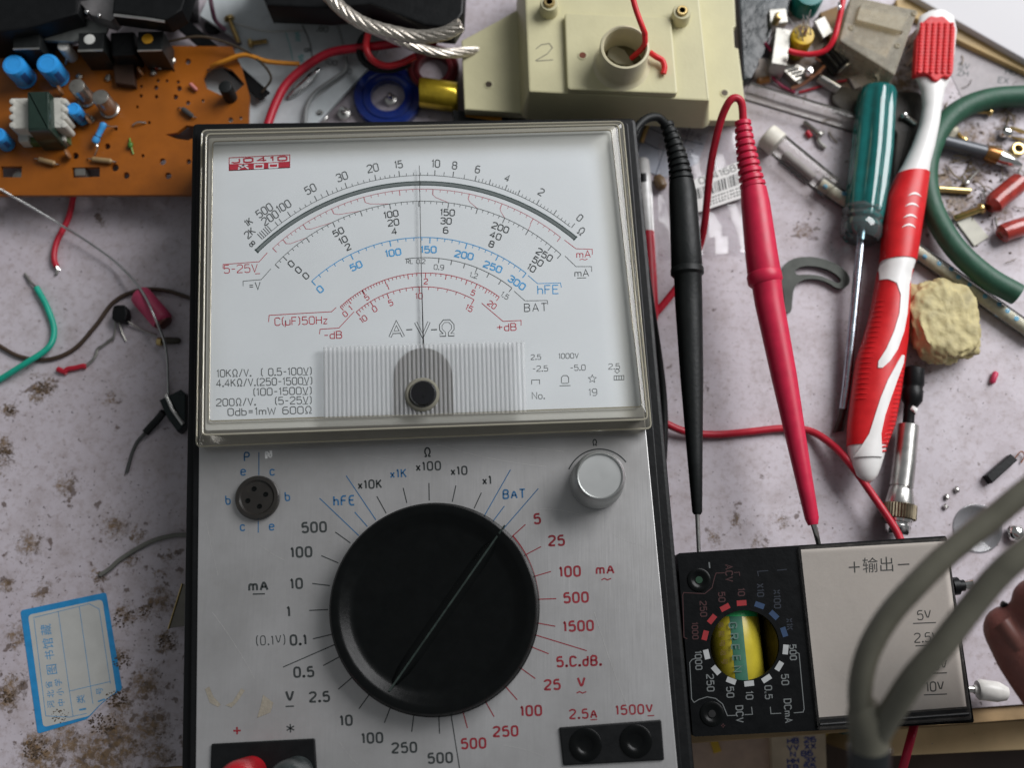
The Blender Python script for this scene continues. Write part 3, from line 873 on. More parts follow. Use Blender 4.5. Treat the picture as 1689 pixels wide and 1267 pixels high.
lathe(mb, c, UP, [(5.2, 0), (5.2, 3.6), (4.6, 4.2), (4.0, 4.2), (3.9, 3.6), (3.9, 0)], 32)
part(meter, 'screw_collar', mb, M['edge'])
mb = MB()
c = P(699, 653, 49)
lathe(mb, c, UP, [(4.0, 0), (4.0, 3.2), (3.5, 3.9), (2.6, 4.0), (0, 3.7)], 32)
zs = part(meter, 'zero_screw', mb, mat('gloss_black', (0.006, .006, .007), .12, coat=.5))
mb = MB(); p = P(699, 653, 53.1)
lathe(mb, p - Vector((0, 0, .0003)), UP, [(.6, 0), (.6, .12), (0, .14)], 12)
part(meter, 'slot', mb, M['black'], parent=zs)

# ---- panel print
zi = ZP + .05
bk, rd, bl, wh = MB(), MB(), MB(), MB()
for l in ((621.6, 819, 637, 847), (665, 805, 671, 830), (707.5, 797, 708, 826), (752, 801, 746, 828), (794, 813, 782, 839), (553, 878, 578, 896), (530, 917, 558, 929), (515, 963, 544, 966.5), (510, 1007.5, 541, 1006), (516, 1054.5, 547, 1047), (467, 1101, 554, 1063), (533, 1098.6, 560, 1084), (558, 1137.5, 581, 1118), (592, 1170, 610, 1145), (634, 1193, 645, 1165), (679, 1208, 683, 1176), (725, 1211, 723.6, 1178), (758, 1268, 743, 1174)):
    stroke(bk, [l[:2], l[2:]], 1.7, zi)
for l in ((771, 1201.6, 762, 1169), (815, 1183, 799, 1155), (853, 1155, 832, 1131), (883, 1120, 858, 1102), (905, 1079, 875, 1067), (968, 1074, 880, 1047), (916, 1033.6, 885, 1028), (917.5, 988, 888, 989), (909, 943, 882, 951), (892.5, 902, 868, 915), (866.6, 865.5, 844, 886)):
    stroke(rd, [l[:2], l[2:]], 1.7, zi)
for l in ((571, 785, 620, 858), (585, 845, 606, 869), (527, 822, 592, 884), (842, 775, 799, 851), (832, 835, 814, 859), (888, 806, 830, 873)):
    stroke(bl, [l[:2], l[2:]], 1.6, zi)
stroke(rd, [(714.5 + 174 * math.cos(a), 1001.5 + 178 * math.sin(a)) for a in [math.radians(-41 + k * 2) for k in range(59)]], 3.2, zi)
T = lambda m, s, x, y, h=14.5, w=3.4, **k: lettering(m, s, x, y, h, 2.2, w, zi, k.pop('asp', 1.02), smooth=2, gap=k.pop('gap', .34), **k)
for s, x, y in (('500', 518, 870), ('100', 497, 911), ('10', 489, 963), ('1', 476, 1009), ('0.1', 492, 1056), ('0.5', 501, 1109), ('2.5', 527, 1150), ('10', 571, 1189), ('100', 614, 1218), ('250', 667, 1234), ('500', 726, 1251)):
    T(bk, s, x, y, 15.5)
T(bk, 'Ω', 705, 746, 14, 2.6); T(bk, 'x100', 706.5, 769, 13.5, 2.6); T(bk, 'x10', 757, 776.5, 13, 2.6); T(bk, 'x1', 803, 792, 13, 2.6); T(bk, 'x10K', 610, 799, 13, 2.7)
T(bl, 'x1K', 657, 781, 13, 2.4)
T(bl, 'hFE', 567.5, 826, 15, 2.8); T(bl, 'BAT', 848, 815, 14, 2.8)
T(bk, 'mA', 426, 966, 16, 3.6, asp=1.1); stroke(bk, [(417, 980.5), (437, 980)], 2.2, zi)
T(bk, '(0.1V)', 446.5, 1056.5, 15, 1.5, width=48)
T(bk, 'V', 478, 1150, 18, 3.8); stroke(bk, [(471, 1166), (485, 1165.5)], 2.2, zi)
T(rd, '+', 391, 1206, 20, 2.8); T(bk, '*', 479, 1202, 20, 2.2)
for s, x, y in (('500', 781, 1227), ('250', 834, 1207), ('100', 876, 1173), ('25', 911, 1130), ('5.C.dB.', 955, 1091), ('1500', 954, 1033), ('500', 950, 986), ('100', 940, 943), ('25', 918, 892), ('5', 886, 856)):
    T(rd, s, x, y, 15.5)
T(rd, 'V', 959, 1127, 17, 3.6); T(rd, 'mA', 998, 939, 15, 3.0, asp=1.1)
for x, y in ((959, 1143), (1000, 956)): stroke(rd, [(x - 8, y + 1), (x - 3, y - 1.5), (x + 2, y + 1), (x + 8, y - 1.5)], 1.9, zi)
T(rd, '2.5A', 962, 1178, 14.5, 2.8); stroke(rd, [(974, 1188), (985, 1187.5)], 1.8, zi)
T(rd, '1500V', 1046, 1171, 14.5, 2.8); stroke(rd, [(1068, 1181.5), (1079, 1181)], 1.8, zi)
T(bk, 'Ω', 981, 730, 9.5, 1.8)
stroke(bk, [(989 + 56 * math.cos(a), 799 + 58 * math.sin(a)) for a in [math.radians(-155 + k * 4) for k in range(30)]], 2.0, zi)
for s, x, y in (('P', 407, 753.5), ('e', 401, 776.5), ('c', 449, 776.5), ('b', 376, 825), ('b', 474, 819), ('c', 400, 868), ('e', 448, 867)):
    T(bl, s, x, y, 14 if s in 'Pb' else 15, 2.3)
stroke(bl, [(427, 746), (427, 784)], 1.5, zi); stroke(bl, [(426, 860), (426, 879)], 1.5, zi)
T(wh, 'N', 443, 750, 13, 4.2)
sm = MB(); rs = random.Random(17)
for x0, y0, x1, y1, bend in ((560, 742, 640, 735, -4), (655, 741, 930, 745, -9), (720, 733, 900, 770, 5), (430, 900, 470, 925, 2), (890, 840, 960, 850, -3), (980, 1010, 1040, 1180, 6), (350, 1010, 420, 1120, -5), (560, 1225, 590, 1262, 2), (1010, 880, 1060, 900, 3), (600, 750, 690, 762, 3), (830, 1230, 900, 1250, -3), (340, 860, 360, 950, 4)):
    stroke(sm, [(x0 + (x1 - x0) * t / 8, y0 + (y1 - y0) * t / 8 + bend * math.sin(math.pi * t / 8)) for t in range(9)], rs.uniform(.25, .5), zi + .02)
flat(meter, 'scratch_mark', sm, mat('bare_scratch', (.66, .65, .63), .4, .5), parent=panel)
# worn patches of glue on the panel
flat(meter, 'black_lettering', bk, M['ink'], parent=panel)
flat(meter, 'red_lettering', rd, mat('panel_red', (0.20, 0.010, 0.018), .6), parent=panel)['label'] = 'red lettering and range lines'
flat(meter, 'blue_lettering', bl, M['ink_steel'], parent=panel)['label'] = 'blue lettering and range lines'
flat(meter, 'scraped_lettering', wh, mat('scraped_white', (.85, .85, .84), .6), parent=panel)
M['glue'] = mat('old_glue', (0.25, 0.225, 0.18), .7, bump=.4)
mb = MB()
for k, pts in enumerate(([(338, 1137), (345, 1133), (352, 1150), (364, 1163), (360, 1167), (346, 1160)], [(384, 1158), (398, 1136), (404, 1140), (390, 1160), (382, 1168), (372, 1164)], [(434, 1147), (451, 1160), (446, 1176), (424, 1185), (430, 1165)])):
    mb.poly(px(pts, zi + .03 + .01 * k))
flat(meter, 'glue_mark', mb, M['glue'], parent=panel)

# ---- range knob
kc = P(714.5, 1002, 47)
kb = Vector((kc.x, kc.y, ZP * MM))
mb = MB()
R = 176.5 * S(714, 1002, 47) / MM
lathe(mb, kb, UP, [(R * 1.0, .3), (R * 1.0, 1.6), (R * .985, 2.2), (R * .975, 6.4), (R * .955, 7.2), (R * .90, 7.3), (R * .87, 7.0), (R * .80, 5.7), (R * .76, 5.35), (R * .74, 5.3), (0, 5.3)], 96)
knob = part(meter, 'range_knob', mb, M['knob'])
a0, a1 = Vector((829, 872)), Vector((640, 1143))
mb = MB()
dv = (a1 - a0).normalized(); nv = Vector((-dv.y, dv.x))
segs = []
for t, hw, zt in ((0.06, 5, 46.5), (.14, 9, 46.8), (.25, 10, 46.85), (.5, 10, 46.85), (.75, 10, 46.85), (.86, 9, 46.8), (.94, 5, 46.5)):
    c = a0.lerp(a1, t)
    segs.append([P(*(c + nv * hw * 1.4), 45.1), P(*(c + nv * hw * .7), 46.2), P(*(c + nv * 1.8), zt), P(*(c - nv * 1.8), zt), P(*(c - nv * hw * .7), 46.2), P(*(c - nv * hw * 1.4), 45.1)])
loft(mb, segs)
part(meter, 'grip', mb, M['knob'], parent=knob, angle=50)
mb = MB()
q = [P(*(a0.lerp(a1, t)), z + .06) for t, z in ((-.02, 47.4), (.06, 47.1), (.14, 46.85), (.25, 46.9), (.5, 46.9), (.75, 46.9), (.86, 46.85), (.94, 46.95), (.99, 47.2))]
vs = []; sd = (q[-1] - q[0]).normalized(); sdn = Vector((-sd.y, sd.x, 0)) * .00026
for p in q: vs += [p + sdn, p - sdn]
mb.add(vs, [(2 * i, 2 * i + 2, 2 * i + 3, 2 * i + 1) for i in range(len(q) - 1)])
flat(meter, 'pointer_line', mb, mat('pointer_worn', (0.011, 0.021, 0.017), .5, var=.4, scale=600), parent=knob)

# ---- transistor socket
mb = MB()
c = P(424, 821, 41.5)
r = 36.5 * S(424, 821, 41.5) / MM
lathe(mb, Vector((c.x, c.y, .040)), UP, [(r, 0), (r, 1.4), (r * .95, 2.0), (r * .8, 2.1), (r * .72, 1.6), (0, 1.6)], 48)
sk = part(meter, 'transistor_socket', mb, mat('socket_black', (0.02, .018, .016), .25, dirt=.4, dcol=(.08, .07, .05)))
for k in range(4):
    a = math.radians(20 + 90 * k)
    mb = MB(); p = c + Vector((math.cos(a), math.sin(a), 0)) * .0028
    lathe(mb, Vector((p.x, p.y, .0415)), UP, [(.75, 0), (.75, .25), (.45, .25), (.4, .12), (0, .12)], 12)
    part(meter, 'pin_hole', mb, M['knob'], parent=sk)
# ---- ohm knob
mb = MB()
c = P(990, 785, 54); r = 41 * S(990, 785, 54) / MM
lathe(mb, Vector((c.x, c.y, ZP * MM)), UP, [(r * 1.12, .1), (r * 1.12, 4.5), (r * 1.07, 5.2), (r * 1.04, 12.6), (r * .98, 13.6), (r * .92, 14.1), (r * .88, 13.8), (r * .86, 13.4), (0, 13.3)], 64)
part(meter, 'ohm_knob', mb, mat('spun_aluminium', (.54, .55, .54), .38, .85, var=.02, scale=60))

# ---- jack wells
for quad, holes, nmz in (([(922, 1201), (1091, 1188), (1096, 1255), (929, 1264)], ((966, 1229), (1049, 1223)), 0), ([(348, 1228), (519, 1219), (524, 1300), (345, 1310)], (), 1)):
    mb = MB()
    block(mb, rnd(quad, 3), ZP + .9, 38, .4)
    jb = part(meter, 'jack_block', mb, M['black'])
    for x, y in holes:
        mb = MB(); c = P(x, y, ZP + .9)
        lathe(mb, c, UP, [(4.6, 0), (4.6, .35), (4.2, .5), (2.6, .45), (2.1, .1), (1.9, .02), (0, .01)], 28)
        part(meter, 'jack_socket', mb, M['knob'], parent=jb)
# plugs standing in the left wells
mb = MB()
c = P(386, 1290, 60)
pm = thing('red_banana_plug', 'red plug standing in the plus jack of the multimeter', 'plug', Vector((c.x, c.y, ZP * MM + .0009)))
lathe(mb, Vector((c.x, c.y, .0412)), UP, [(4.6, 0), (4.8, 6), (5.0, 14), (4.7, 18), (3.5, 20.5), (2.0, 21.5), (0, 21.7)], 32)
part(pm, 'sleeve', mb, mat('red_plug', (.36, .008, .014), .3, var=.2, scale=150))
mb = MB(); lathe(mb, Vector((c.x, c.y, .0375)), UP, [(1.8, 0), (2, 5), (0, 5.5)], 12); part(pm, 'pin', mb, M['steel'])
c = P(468, 1290, 60)
pm = thing('black_banana_plug', 'dark worn plug standing in the star jack of the multimeter', 'plug', Vector((c.x, c.y, ZP * MM + .0009)))
mb = MB()
lathe(mb, Vector((c.x, c.y, .0412)), UP, [(4.6, 0), (4.8, 6), (5.0, 14), (4.6, 18), (3.4, 20.2), (2.0, 21.2), (0, 21.4)], 32)
part(pm, 'sleeve', mb, mat('grey_black_plug', (.028, .034, .034), .3, var=.4, scale=250, dirt=.6, dcol=(.16, .19, .19)))
mb = MB(); lathe(mb, Vector((c.x, c.y, .0375)), UP, [(1.8, 0), (2, 5), (0, 5.5)], 12); part(pm, 'pin', mb, M['steel'])

# ------------------------------------------------------------------ pocket meter beside it
ZS = 26.0
pocket = thing('pocket_meter', 'small black pocket meter with knob missing and paper label, beside the multimeter', 'multimeter', Vector((P(1360, 1050, 0).x, P(1360, 1050, 0).y, 0)))
M['pocket'] = mat('pocket_black', (0.003, 0.0035, 0.004), .45, bump=.12, spec=.12)
body_px = rnd([(1117, 913), (1561, 884), (1607, 1193), (1143, 1216)], 5)
hole_px = [(1228.5 + 57 * math.cos(a), 1065 + 58 * math.sin(a)) for a in [2 * math.pi * k / 48 for k in range(48)]]
mb = MB()
top = px(body_px, ZS); hol = px(hole_px, ZS)
holed(mb, top, [hol], ZS * MM, (ZS - 1.5) * MM)
part(pocket, 'face_plate', mb, M['pocket'])
mb = MB()
tt = ccw([Vector((v.x, v.y, 0)) for v in px(body_px, ZS - 2.3)])
def lev(r, z): return [Vector((v.x, v.y, z * MM)) for v in r]
loft(mb, [lev(inset(tt, .0016), 4), lev(inset(tt, .0016), ZS - 2.3), lev(tt, ZS - 2.3), lev(tt, .5), lev(inset(tt, .0006), 0)], True, True)
part(pocket, 'housing', mb, M['pocket'])
# two cells seen through the opening
def cell(x, z, r_mm, m, y0=1000, y1=1130):
    b = MB(); p0, p1 = P(x - 5, y0, z), P(x + 8, y1, z)
    ax = (p1 - p0); l = ax.length / MM
    lathe(b, p0, ax, [(r_mm * .4, -1.5), (r_mm * .4, 0), (r_mm * .96, 0), (r_mm, .5), (r_mm, l - .5), (r_mm * .96, l)], 40)
    return b
M['cell_yellow'] = mat('cell_yellow', (0.44, 0.36, 0.03), .3, var=.08, dirt=.15, dcol=(.25, .2, .05))
M['cell_dark'] = mat('cell_dark', (0.20, 0.145, 0.012), .35, var=.2)
bt = part(pocket, 'battery_cell', cell(1211, 15.4, 8.2, None), M['cell_yellow'])
part(pocket, 'battery_cell', cell(1300, 13.0, 7.6, None), M['cell_dark'])
def on_cell(u0, u1, y0, y1, rr=8.24, n=8):
    """Strip of print wrapped on the yellow cell: u across in units of its radius."""
    b = MB(); vs = []
    for i in range(n + 1):
        u = u0 + (u1 - u0) * i / n
        z = 15.4 + rr * math.sqrt(max(0, 1 - u * u))
        for y in (y0, y1):
            c = P(1206 + (y - 1000) * .1, y, 15.4)
            vs.append(Vector((c.x + u * rr * MM, c.y, z * MM)))
    b.add(vs, [(2 * i, 2 * i + 2, 2 * i + 3, 2 * i + 1) for i in range(n)])
    return b
flat(pocket, 'green_band', on_cell(-.95, .95, 996, 1018, 8.26, 14), mat('cell_green', (0.02, 0.34, 0.10), .35), parent=bt)
flat(pocket, 'grey_green_stripe', on_cell(-.30, .16, 1018, 1128, 8.27), mat('cell_stripe', (0.035, 0.13, 0.085), .4), parent=bt)
mb = MB()
for k, ch in enumerate('GREEN'):
    lettering(mb, ch, 1209 + k * 2.0, 1032 + k * 18, 12, -88, 2.4, 23.8, 1.2)
flat(pocket, 'stripe_lettering', mb, mat('cell_grey', (.075, .13, .11), .5), parent=bt)
mb = MB()
for k in range(5):
    cjk(mb, '高能电池号'[k], 1188 + k * 1.6, 1031 + k * 15.2, 11, -88, 22.9)
flat(pocket, 'cell_lettering', mb, mat('cell_brown_print', (.09, .05, .01), .5), parent=bt)
# print on the plate
def q2(x, y): return (1110 + x / 3.725, 880 + y / 3.725)
wm, rm2, bm2 = MB(), MB(), MB(); wk, rk2, bk2 = MB(), MB(), MB()
zi = ZS + .05
def marks(m, lst):
    for x, y in lst:
        a, b = q2(x, y)
        ang = math.atan2(b - 1065, a - 1228.5)
        t = Vector((-math.sin(ang), math.cos(ang)))
        stroke(m, [(a - t.x * 8, b - t.y * 8), (a + t.x * 8, b + t.y * 8)], 9, zi)
marks(wk, ((207, 745), (265, 842), (358, 907), (468, 924), (575, 894), (653, 817), (692, 715)))
marks(rk2, ((198, 628), (240, 528), (320, 457), (422, 429)))
marks(bk2, ((532, 443), (621, 503), (683, 607)))
for m, s, x, y, h in ((wm, '1000', 157, 782, 10), (wm, '250', 230, 920, 11), (wm, '50', 352, 977, 11), (wm, '10', 470, 997, 11), (wm, '0.5', 587, 978, 11), (wm, '50', 689, 900, 11), (wm, '500', 738, 732, 10), (wm, 'DCV', 410, 1112, 11), (wm, 'DCmA', 707, 1092, 11),
                      (rm2, '1000', 136, 600, 9), (rm2, '250', 187, 465, 10), (rm2, '50', 300, 392, 10), (rm2, '10', 420, 362, 10), (rm2, 'ACV', 345, 245, 11), (bm2, 'X10', 537, 350, 10), (bm2, 'X100', 640, 405, 10), (bm2, 'X1K', 716, 560, 9)):
    a, b = q2(x, y); lettering(m, s, a, b, h, -87, 1.9, zi, 1.02, gap=.3)
def ql(m, pts, w=1.4): stroke(m, [q2(*p) for p in pts], w, zi)
ql(wm, [(140, 770), (118, 776), (103, 795), (115, 1020), (130, 1040), (160, 1022), (210, 1006), (262, 1016), (305, 1050), (335, 1122), (385, 1120)])
ql(wm, [(440, 1116), (488, 1114), (483, 1068)]); ql(wm, [(598, 1068), (602, 1110), (665, 1107)]); ql(wm, [(742, 1105), (800, 1100), (806, 1080), (775, 740), (752, 728)])
ql(rm2, [(88, 650), (68, 640), (60, 380), (66, 365), (195, 372), (240, 335), (256, 270), (265, 245), (318, 243)]); ql(rm2, [(375, 242), (408, 240), (410, 262)])
ql(bm2, [(525, 265), (520, 235), (585, 230)]); ql(bm2, [(640, 228), (700, 222)])
ql(wm, [(222, 178), (226, 214)], 2.4); a, b = q2(308, 1183); lettering(rm2, '+', a, b, 11, 0, 2, zi)
for nm2, mm2, cc2 in (('white_range_print', wk, (.34, .35, .35)), ('red_range_print', rk2, (.24, .006, .010)), ('blue_range_print', bk2, (.008, .032, .085))):
    flat(pocket, nm2, mm2, mat(nm2, cc2, .6))
flat(pocket, 'white_print', wm, mat('pocket_white', (.12, .13, .13), .6))
flat(pocket, 'red_print', rm2, mat('pocket_red', (.030, .003, .004), .6))['label'] = 'dark red marks and lettering'
flat(pocket, 'blue_print', bm2, mat('pocket_blue', (.003, .007, .016), .6))['label'] = 'dim blue marks and lettering'
for x, y, cc in ((160, 287, (.006, .035, .015)), (240, 1110, (.01, .01, .01))):
    a, b = q2(x, y); mb = MB()
    lathe(mb, P(a, b, ZS), UP, [(3.6, 0), (3.6, .3), (3.2, .42), (2.2, .38), (1.7, .06), (1.2, .04)], 24)
    sk = part(pocket, 'jack_socket', mb, M['knob'])
    mb = MB(); lathe(mb, P(a, b, ZS), UP, [(1.15, 0), (1.1, .14), (0, .16)], 12)
    part(pocket, 'contact', mb, mat('contact_' + ('green' if cc[1] > .03 else 'dark'), cc, .4), parent=sk)
# paper label under a clear lid
M['paper'] = mat('label_paper', (0.66, 0.61, 0.57), .7, var=.05, scale=70, bump=.1)
mb = MB(); block(mb, [(1321, 907), (1560, 893), (1594, 1166), (1351, 1184)], ZS + .25, ZS + .03, 0)
lab = part(pocket, 'paper_label', mb, M['paper'], smooth=False)
mb = MB(); zi = ZS + .32
cjk(mb, '输出', 1449, 934, 27, 2.8, zi, 1.0)
stroke(mb, [(1400, 936.5), (1418, 935.5)], 2.2, zi); stroke(mb, [(1409, 927), (1410, 945)], 2.2, zi); stroke(mb, [(1481, 932), (1500, 931)], 2.2, zi)
for s, x, y, w_ in (('5V', 1524, 1015, 1.8), ('2.5V', 1528, 1052, 1.8), ('7.5V', 1542, 1098, 1.8), ('10V', 1542, 1133, 2.2)):
    lettering(mb, s, x, y, 15, 3, w_, zi, 1.0, smooth=1); stroke(mb, [(x - 18, y + 14), (x + 20, y + 12.5)], 1.8, zi)
flat(pocket, 'label_print', mb, M['ink'], parent=lab)
M['lid'] = clear('lid_clear', (0.97, 0.96, 0.94), .05, (.5, .47, .44), .12, 1.3, scratch=.10)
mb = MB()
t1 = ccw(px(rnd([(1317, 902), (1563, 887), (1604, 1188), (1350, 1206)], 4), ZS + 1.3))
loft(mb, [lev(t1, ZS + .08), lev(t1, ZS + .9), lev(inset(t1, .0005), ZS + 1.3)], False, True)
part(pocket, 'clear_lid', mb, M['lid'])
mb = MB(); stroke(mb, [(1352, 1190), (1594, 1172)], 5, ZS + 1.36)
q = px([(1352, 1196), (1598, 1178)], ZS + 1.4); tube(mb, q, .45 * MM, 8)
part(pocket, 'lid_lip', mb, M['black'])

# ------------------------------------------------------------------ test leads
def probe(name, label, prof, ribs, tip, m, cable, cable_r, ring):
    t = thing(name, label, 'test probe', Vector((P(*prof[-1][:3]).x, P(*prof[-1][:3]).y, 0)))
    b = MB(); axis_rows(b, prof, 28); bd = part(t, 'handle', b, m)
    b = MB(); axis_rows(b, ring, 28); part(t, 'finger_guard', b, m, parent=bd)
    # strain relief: stacked collars
    (x0, y0, z0, r0), (x1, y1, z1, r1_), n = ribs
    b = MB(); core = []
    for k in range(n):
        f0 = k / n; f1 = (k + .68) / n
        pts = []
        for f, e in ((f0, .93), (f0 + .1 / n, 1), (f1 - .1 / n, 1), (f1, .93), (f1 + .01 / n, .80), ((k + 1) / n - .02 / n, .80)):
            bend = 4 * f * (1 - f)
            pts.append((x0 + (x1 - x0) * f + bend * ribs_b[0], y0 + (y1 - y0) * f, z0 + (z1 - z0) * f, (r0 + (r1_ - r0) * f) * e))
        core += pts
    axis_rows(b, core, 24); part(t, 'strain_relief', b, m, angle=30)
    b = MB(); axis_rows(b, tip, 14); part(t, 'metal_tip', b, M['steel'])
    b = MB(); wire(b, cable, cable_r, 8, 12); part(t, 'cable', b, M['red_wire'] if m is M['red_lead'] else m)
    return t
ribs_b = (4, 0)
probe('black_test_probe', 'black test probe with ribbed collar, tip in the pocket meter, next to the multimeter',
      [(1124, 300, 27, 4.2), (1126, 320, 27, 4.65), (1131, 400, 26.5, 5.05), (1133, 446, 26, 5.2), (1134.5, 452, 26, 4.6), (1136, 500, 25.5, 4.5), (1141, 620, 24.5, 3.75), (1146, 750, 23.5, 2.5), (1150, 845, 22.5, 1.6), (1150, 849, 22.5, 1.1)],
      ((1099, 203, 29, 2.35), (1124, 300, 27, 4.3), 9), [(1150, 846, 22.5, .75), (1151.5, 880, 21.6, .7), (1153, 925, 20.5, .6)], M['black_soft'],
      [(1085, 820, 4), (1094, 740, 6), (1092, 640, 9), (1068, 470, 20), (1048, 330, 30), (1040, 255, 34), (1046, 218, 35), (1064, 197, 34), (1084, 193, 32), (1099, 205, 29.5)], 1.45,
      [(1133, 441, 26, 5.1), (1133.3, 444, 26, 5.5), (1133.7, 452, 26, 5.5), (1134, 456, 26, 4.6)])
ribs_b = (-2, 0)
probe('red_test_probe', 'red test probe with ribbed collar and looped cable, tip in the pocket meter', 
      [(1243, 312, 29, 4.3), (1246, 335, 29, 4.75), (1256, 420, 28, 5.3), (1261, 455, 27.5, 5.5), (1264, 464, 27.5, 4.9), (1269, 500, 27, 4.7), (1293, 620, 26, 4.1), (1318, 750, 25, 3.0), (1339, 855, 24, 2.2), (1341, 866, 24, 1.6)],
      ((1225, 199, 33, 2.7), (1243, 312, 29, 4.4), 10), [(1341, 863, 24, .95), (1346, 880, 23, .9), (1349, 893, 22, .8), (1352, 905, 20.5, .7)], M['red_lead'],
      [(1072, 527, 3), (1096, 500, 4), (1130, 455, 6), (1152, 410, 9), (1162, 370, 13), (1172, 275, 22), (1187, 205, 31), (1201, 170, 36), (1213, 161, 37), (1223, 170, 36), (1226, 202, 33)], 1.3,
      [(1259, 449, 27.5, 5.4), (1260, 453, 27.5, 5.75), (1262.5, 465, 27.5, 5.7), (1263.5, 470, 27.5, 4.85)])
mb = MB(); wire(mb, [(1088, 694, 4), (1130, 712, 3), (1180, 717, 1.4), (1240, 712, 1.4), (1290, 707, 1.4), (1335, 711, 2), (1370, 732, 5), (1402, 765, 9), (1445, 825, 9), (1475, 870, 12), (1486, 892, 14)], 1.3, 8, 10)
solo('red_lead_wire', mb, M['red_wire'], 'red insulated wire passing under the red probe towards the pocket meter', 'wire')

# ------------------------------------------------------------------ toothbrush
brush = thing('toothbrush', 'red and white toothbrush lying face down right of the screwdriver', 'toothbrush', Vector((P(1470, 500).x, P(1470, 500).y, 0)))
BR = [(20, 1529, 1561, 9, 2.0), (27, 1516, 1573, 9, 2.4), (50, 1512, 1578, 9, 2.6), (90, 1508, 1574, 9, 2.6), (120, 1506, 1568, 9, 2.6), (132, 1512, 1566, 9, 2.8), (148, 1520, 1558, 9, 3.0), (175, 1522, 1553, 9, 3.2), (205, 1517, 1549, 9, 3.4), (240, 1504, 1542, 9, 3.9), (270, 1490, 1534, 9, 4.5), (290, 1478, 1531, 9, 5.0),
      (330, 1461, 1526, 9, 5.4), (380, 1456, 1518, 9, 5.6), (427, 1453, 1511, 9, 5.6), (461, 1446, 1500, 9, 5.4), (495, 1440, 1499, 9, 5.4), (525, 1434, 1498, 9, 5.5), (560, 1424, 1496, 9, 5.6), (593, 1413, 1492, 9, 5.7), (652, 1405, 1484, 9, 5.6), (701, 1399, 1475, 9, 5.4), (735, 1398, 1462, 9, 5.1), (755, 1400, 1457, 9, 4.9), (772, 1404, 1452, 9, 4.4), (785, 1410, 1447, 9, 3.4), (793, 1418, 1441, 9, 2.2), (797, 1425, 1435, 9, .9)]
def brow(y):
    for a, b in zip(BR, BR[1:]):
        if a[0] <= y <= b[0]:
            t = (y - a[0]) / (b[0] - a[0]); return [a[i] + (b[i] - a[i]) * t for i in range(5)]
    return list(BR[-1])
def bsurf(x, y, up=.0):
    _, xl, xr, zc, hz = brow(y)
    u = max(-1, min(1, (x - (xl + xr) / 2) / ((xr - xl) / 2)))
    c = P((xl + xr) / 2, y, zc); s = S((xl + xr) / 2, y, zc)
    w = (xr - xl) / 2 * s + up * MM
    return Vector((c.x + u * w, c.y, c.z + math.sqrt(max(0, 1 - u * u)) * (hz + up) * MM))
def bgrid(rowsx, up, nu=8):
    """Skin over the brush: rows of (y, x_left, x_right), raised UP mm, with a soft edge sunk in."""
    b = MB(); rings = []
    for y, xl, xr in rowsx:
        rings.append([bsurf(xl, y, -.15)] + [bsurf(xl + (xr - xl) * (i + .5) / nu, y, up) for i in range(nu)] + [bsurf(xr, y, -.15)])
    loft(b, rings, False, False, closed=False)
    return b
mb = MB(); rows(mb, BR, 28); part(brush, 'handle', mb, M['white'])
ys = list(range(288, 752, 8))
def trim(y): 
    r = brow(y); return r
gr = [(y,) + tuple(brow(y)[1:]) for y in ys]
mb = MB(); rows(mb, [(y, a - 1.2, b + 1.2, c, d + .35) for y, a, b, c, d in gr if y <= 432], 28); part(brush, 'rubber_grip', mb, M['red'])
mb = MB(); rows(mb, [(y, a - 1.2, b + 1.2, c, d + .35) for y, a, b, c, d in gr if y >= 448 and y <= 738], 28); grip = part(brush, 'rubber_grip', mb, M['red'])
def r8(x, y): return (1340 + x / 2.043, 280 + y / 2.043)
def stripe(L, name, up):
    pts = []
    for y, a, b in L:
        (x0, yy), (x1, _) = r8(a, y), r8(b, y); pts.append((yy, x0, x1))
    o = []
    for i in range(len(pts) - 1):
        for s in range(4):
            t = s / 4; o.append(tuple(pts[i][k] + (pts[i + 1][k] - pts[i][k]) * t for k in range(3)))
    o.append(pts[-1])
    part(brush, name, bgrid(o, up), M['white'])
stripe([(326, 222, 326), (340, 217, 326), (380, 216, 322), (384, 236, 318), (400, 262, 312), (440, 275, 308), (500, 270, 302), (560, 252, 290), (620, 226, 268), (660, 202, 242), (682, 202, 218)], 'white_inlay', .62)
stripe([(636, 282, 293), (660, 266, 291), (720, 232, 268), (780, 208, 246), (840, 190, 226), (900, 172, 214), (950, 142, 220), (975, 126, 224)], 'white_inlay', .62)
for x, y in ((325, 103), (316, 138), (310, 176), (305, 208)):
    mb = MB(); vs = []
    n = 9
    for i in range(n + 1):
        t = i / n; xx = x - 23 + 46 * t
        h = 9 * math.sin(math.pi * t)
        yo = y + 7 - h * 1.4
        for dy in (0, 6.5 * math.sin(math.pi * t) + .3):
            a, b = r8(xx, yo + dy); vs.append(bsurf(a, b, .48))
    mb.add(vs, [(2 * i, 2 * i + 2, 2 * i + 3, 2 * i + 1) for i in range(n)])
    part(brush, 'crescent_mark', mb, M['white'], smooth=False, recalc=False)
# side ridges of the rubber
mb = MB()
for k in range(20):
    y = 500 + k * 9
    r = brow(y)
    for sgn, lim in ((-1, (500, 660)), (1, (610, 745))):
        yy = lim[0] + (lim[1] - lim[0]) * k / 19
        r = brow(yy); e = r[1] if sgn < 0 else r[2]; wd = (r[2] - r[1])
        pts = [bsurf(e - sgn * wd * f, yy + f * 14, .22) for f in (.005, .06, .13, .2, .26)]
        tube(mb, pts, [.15 * MM, .32 * MM, .36 * MM, .3 * MM, .1 * MM], 6)
part(brush, 'grip_ridges', mb, M['red'])['kind'] = 'stuff'
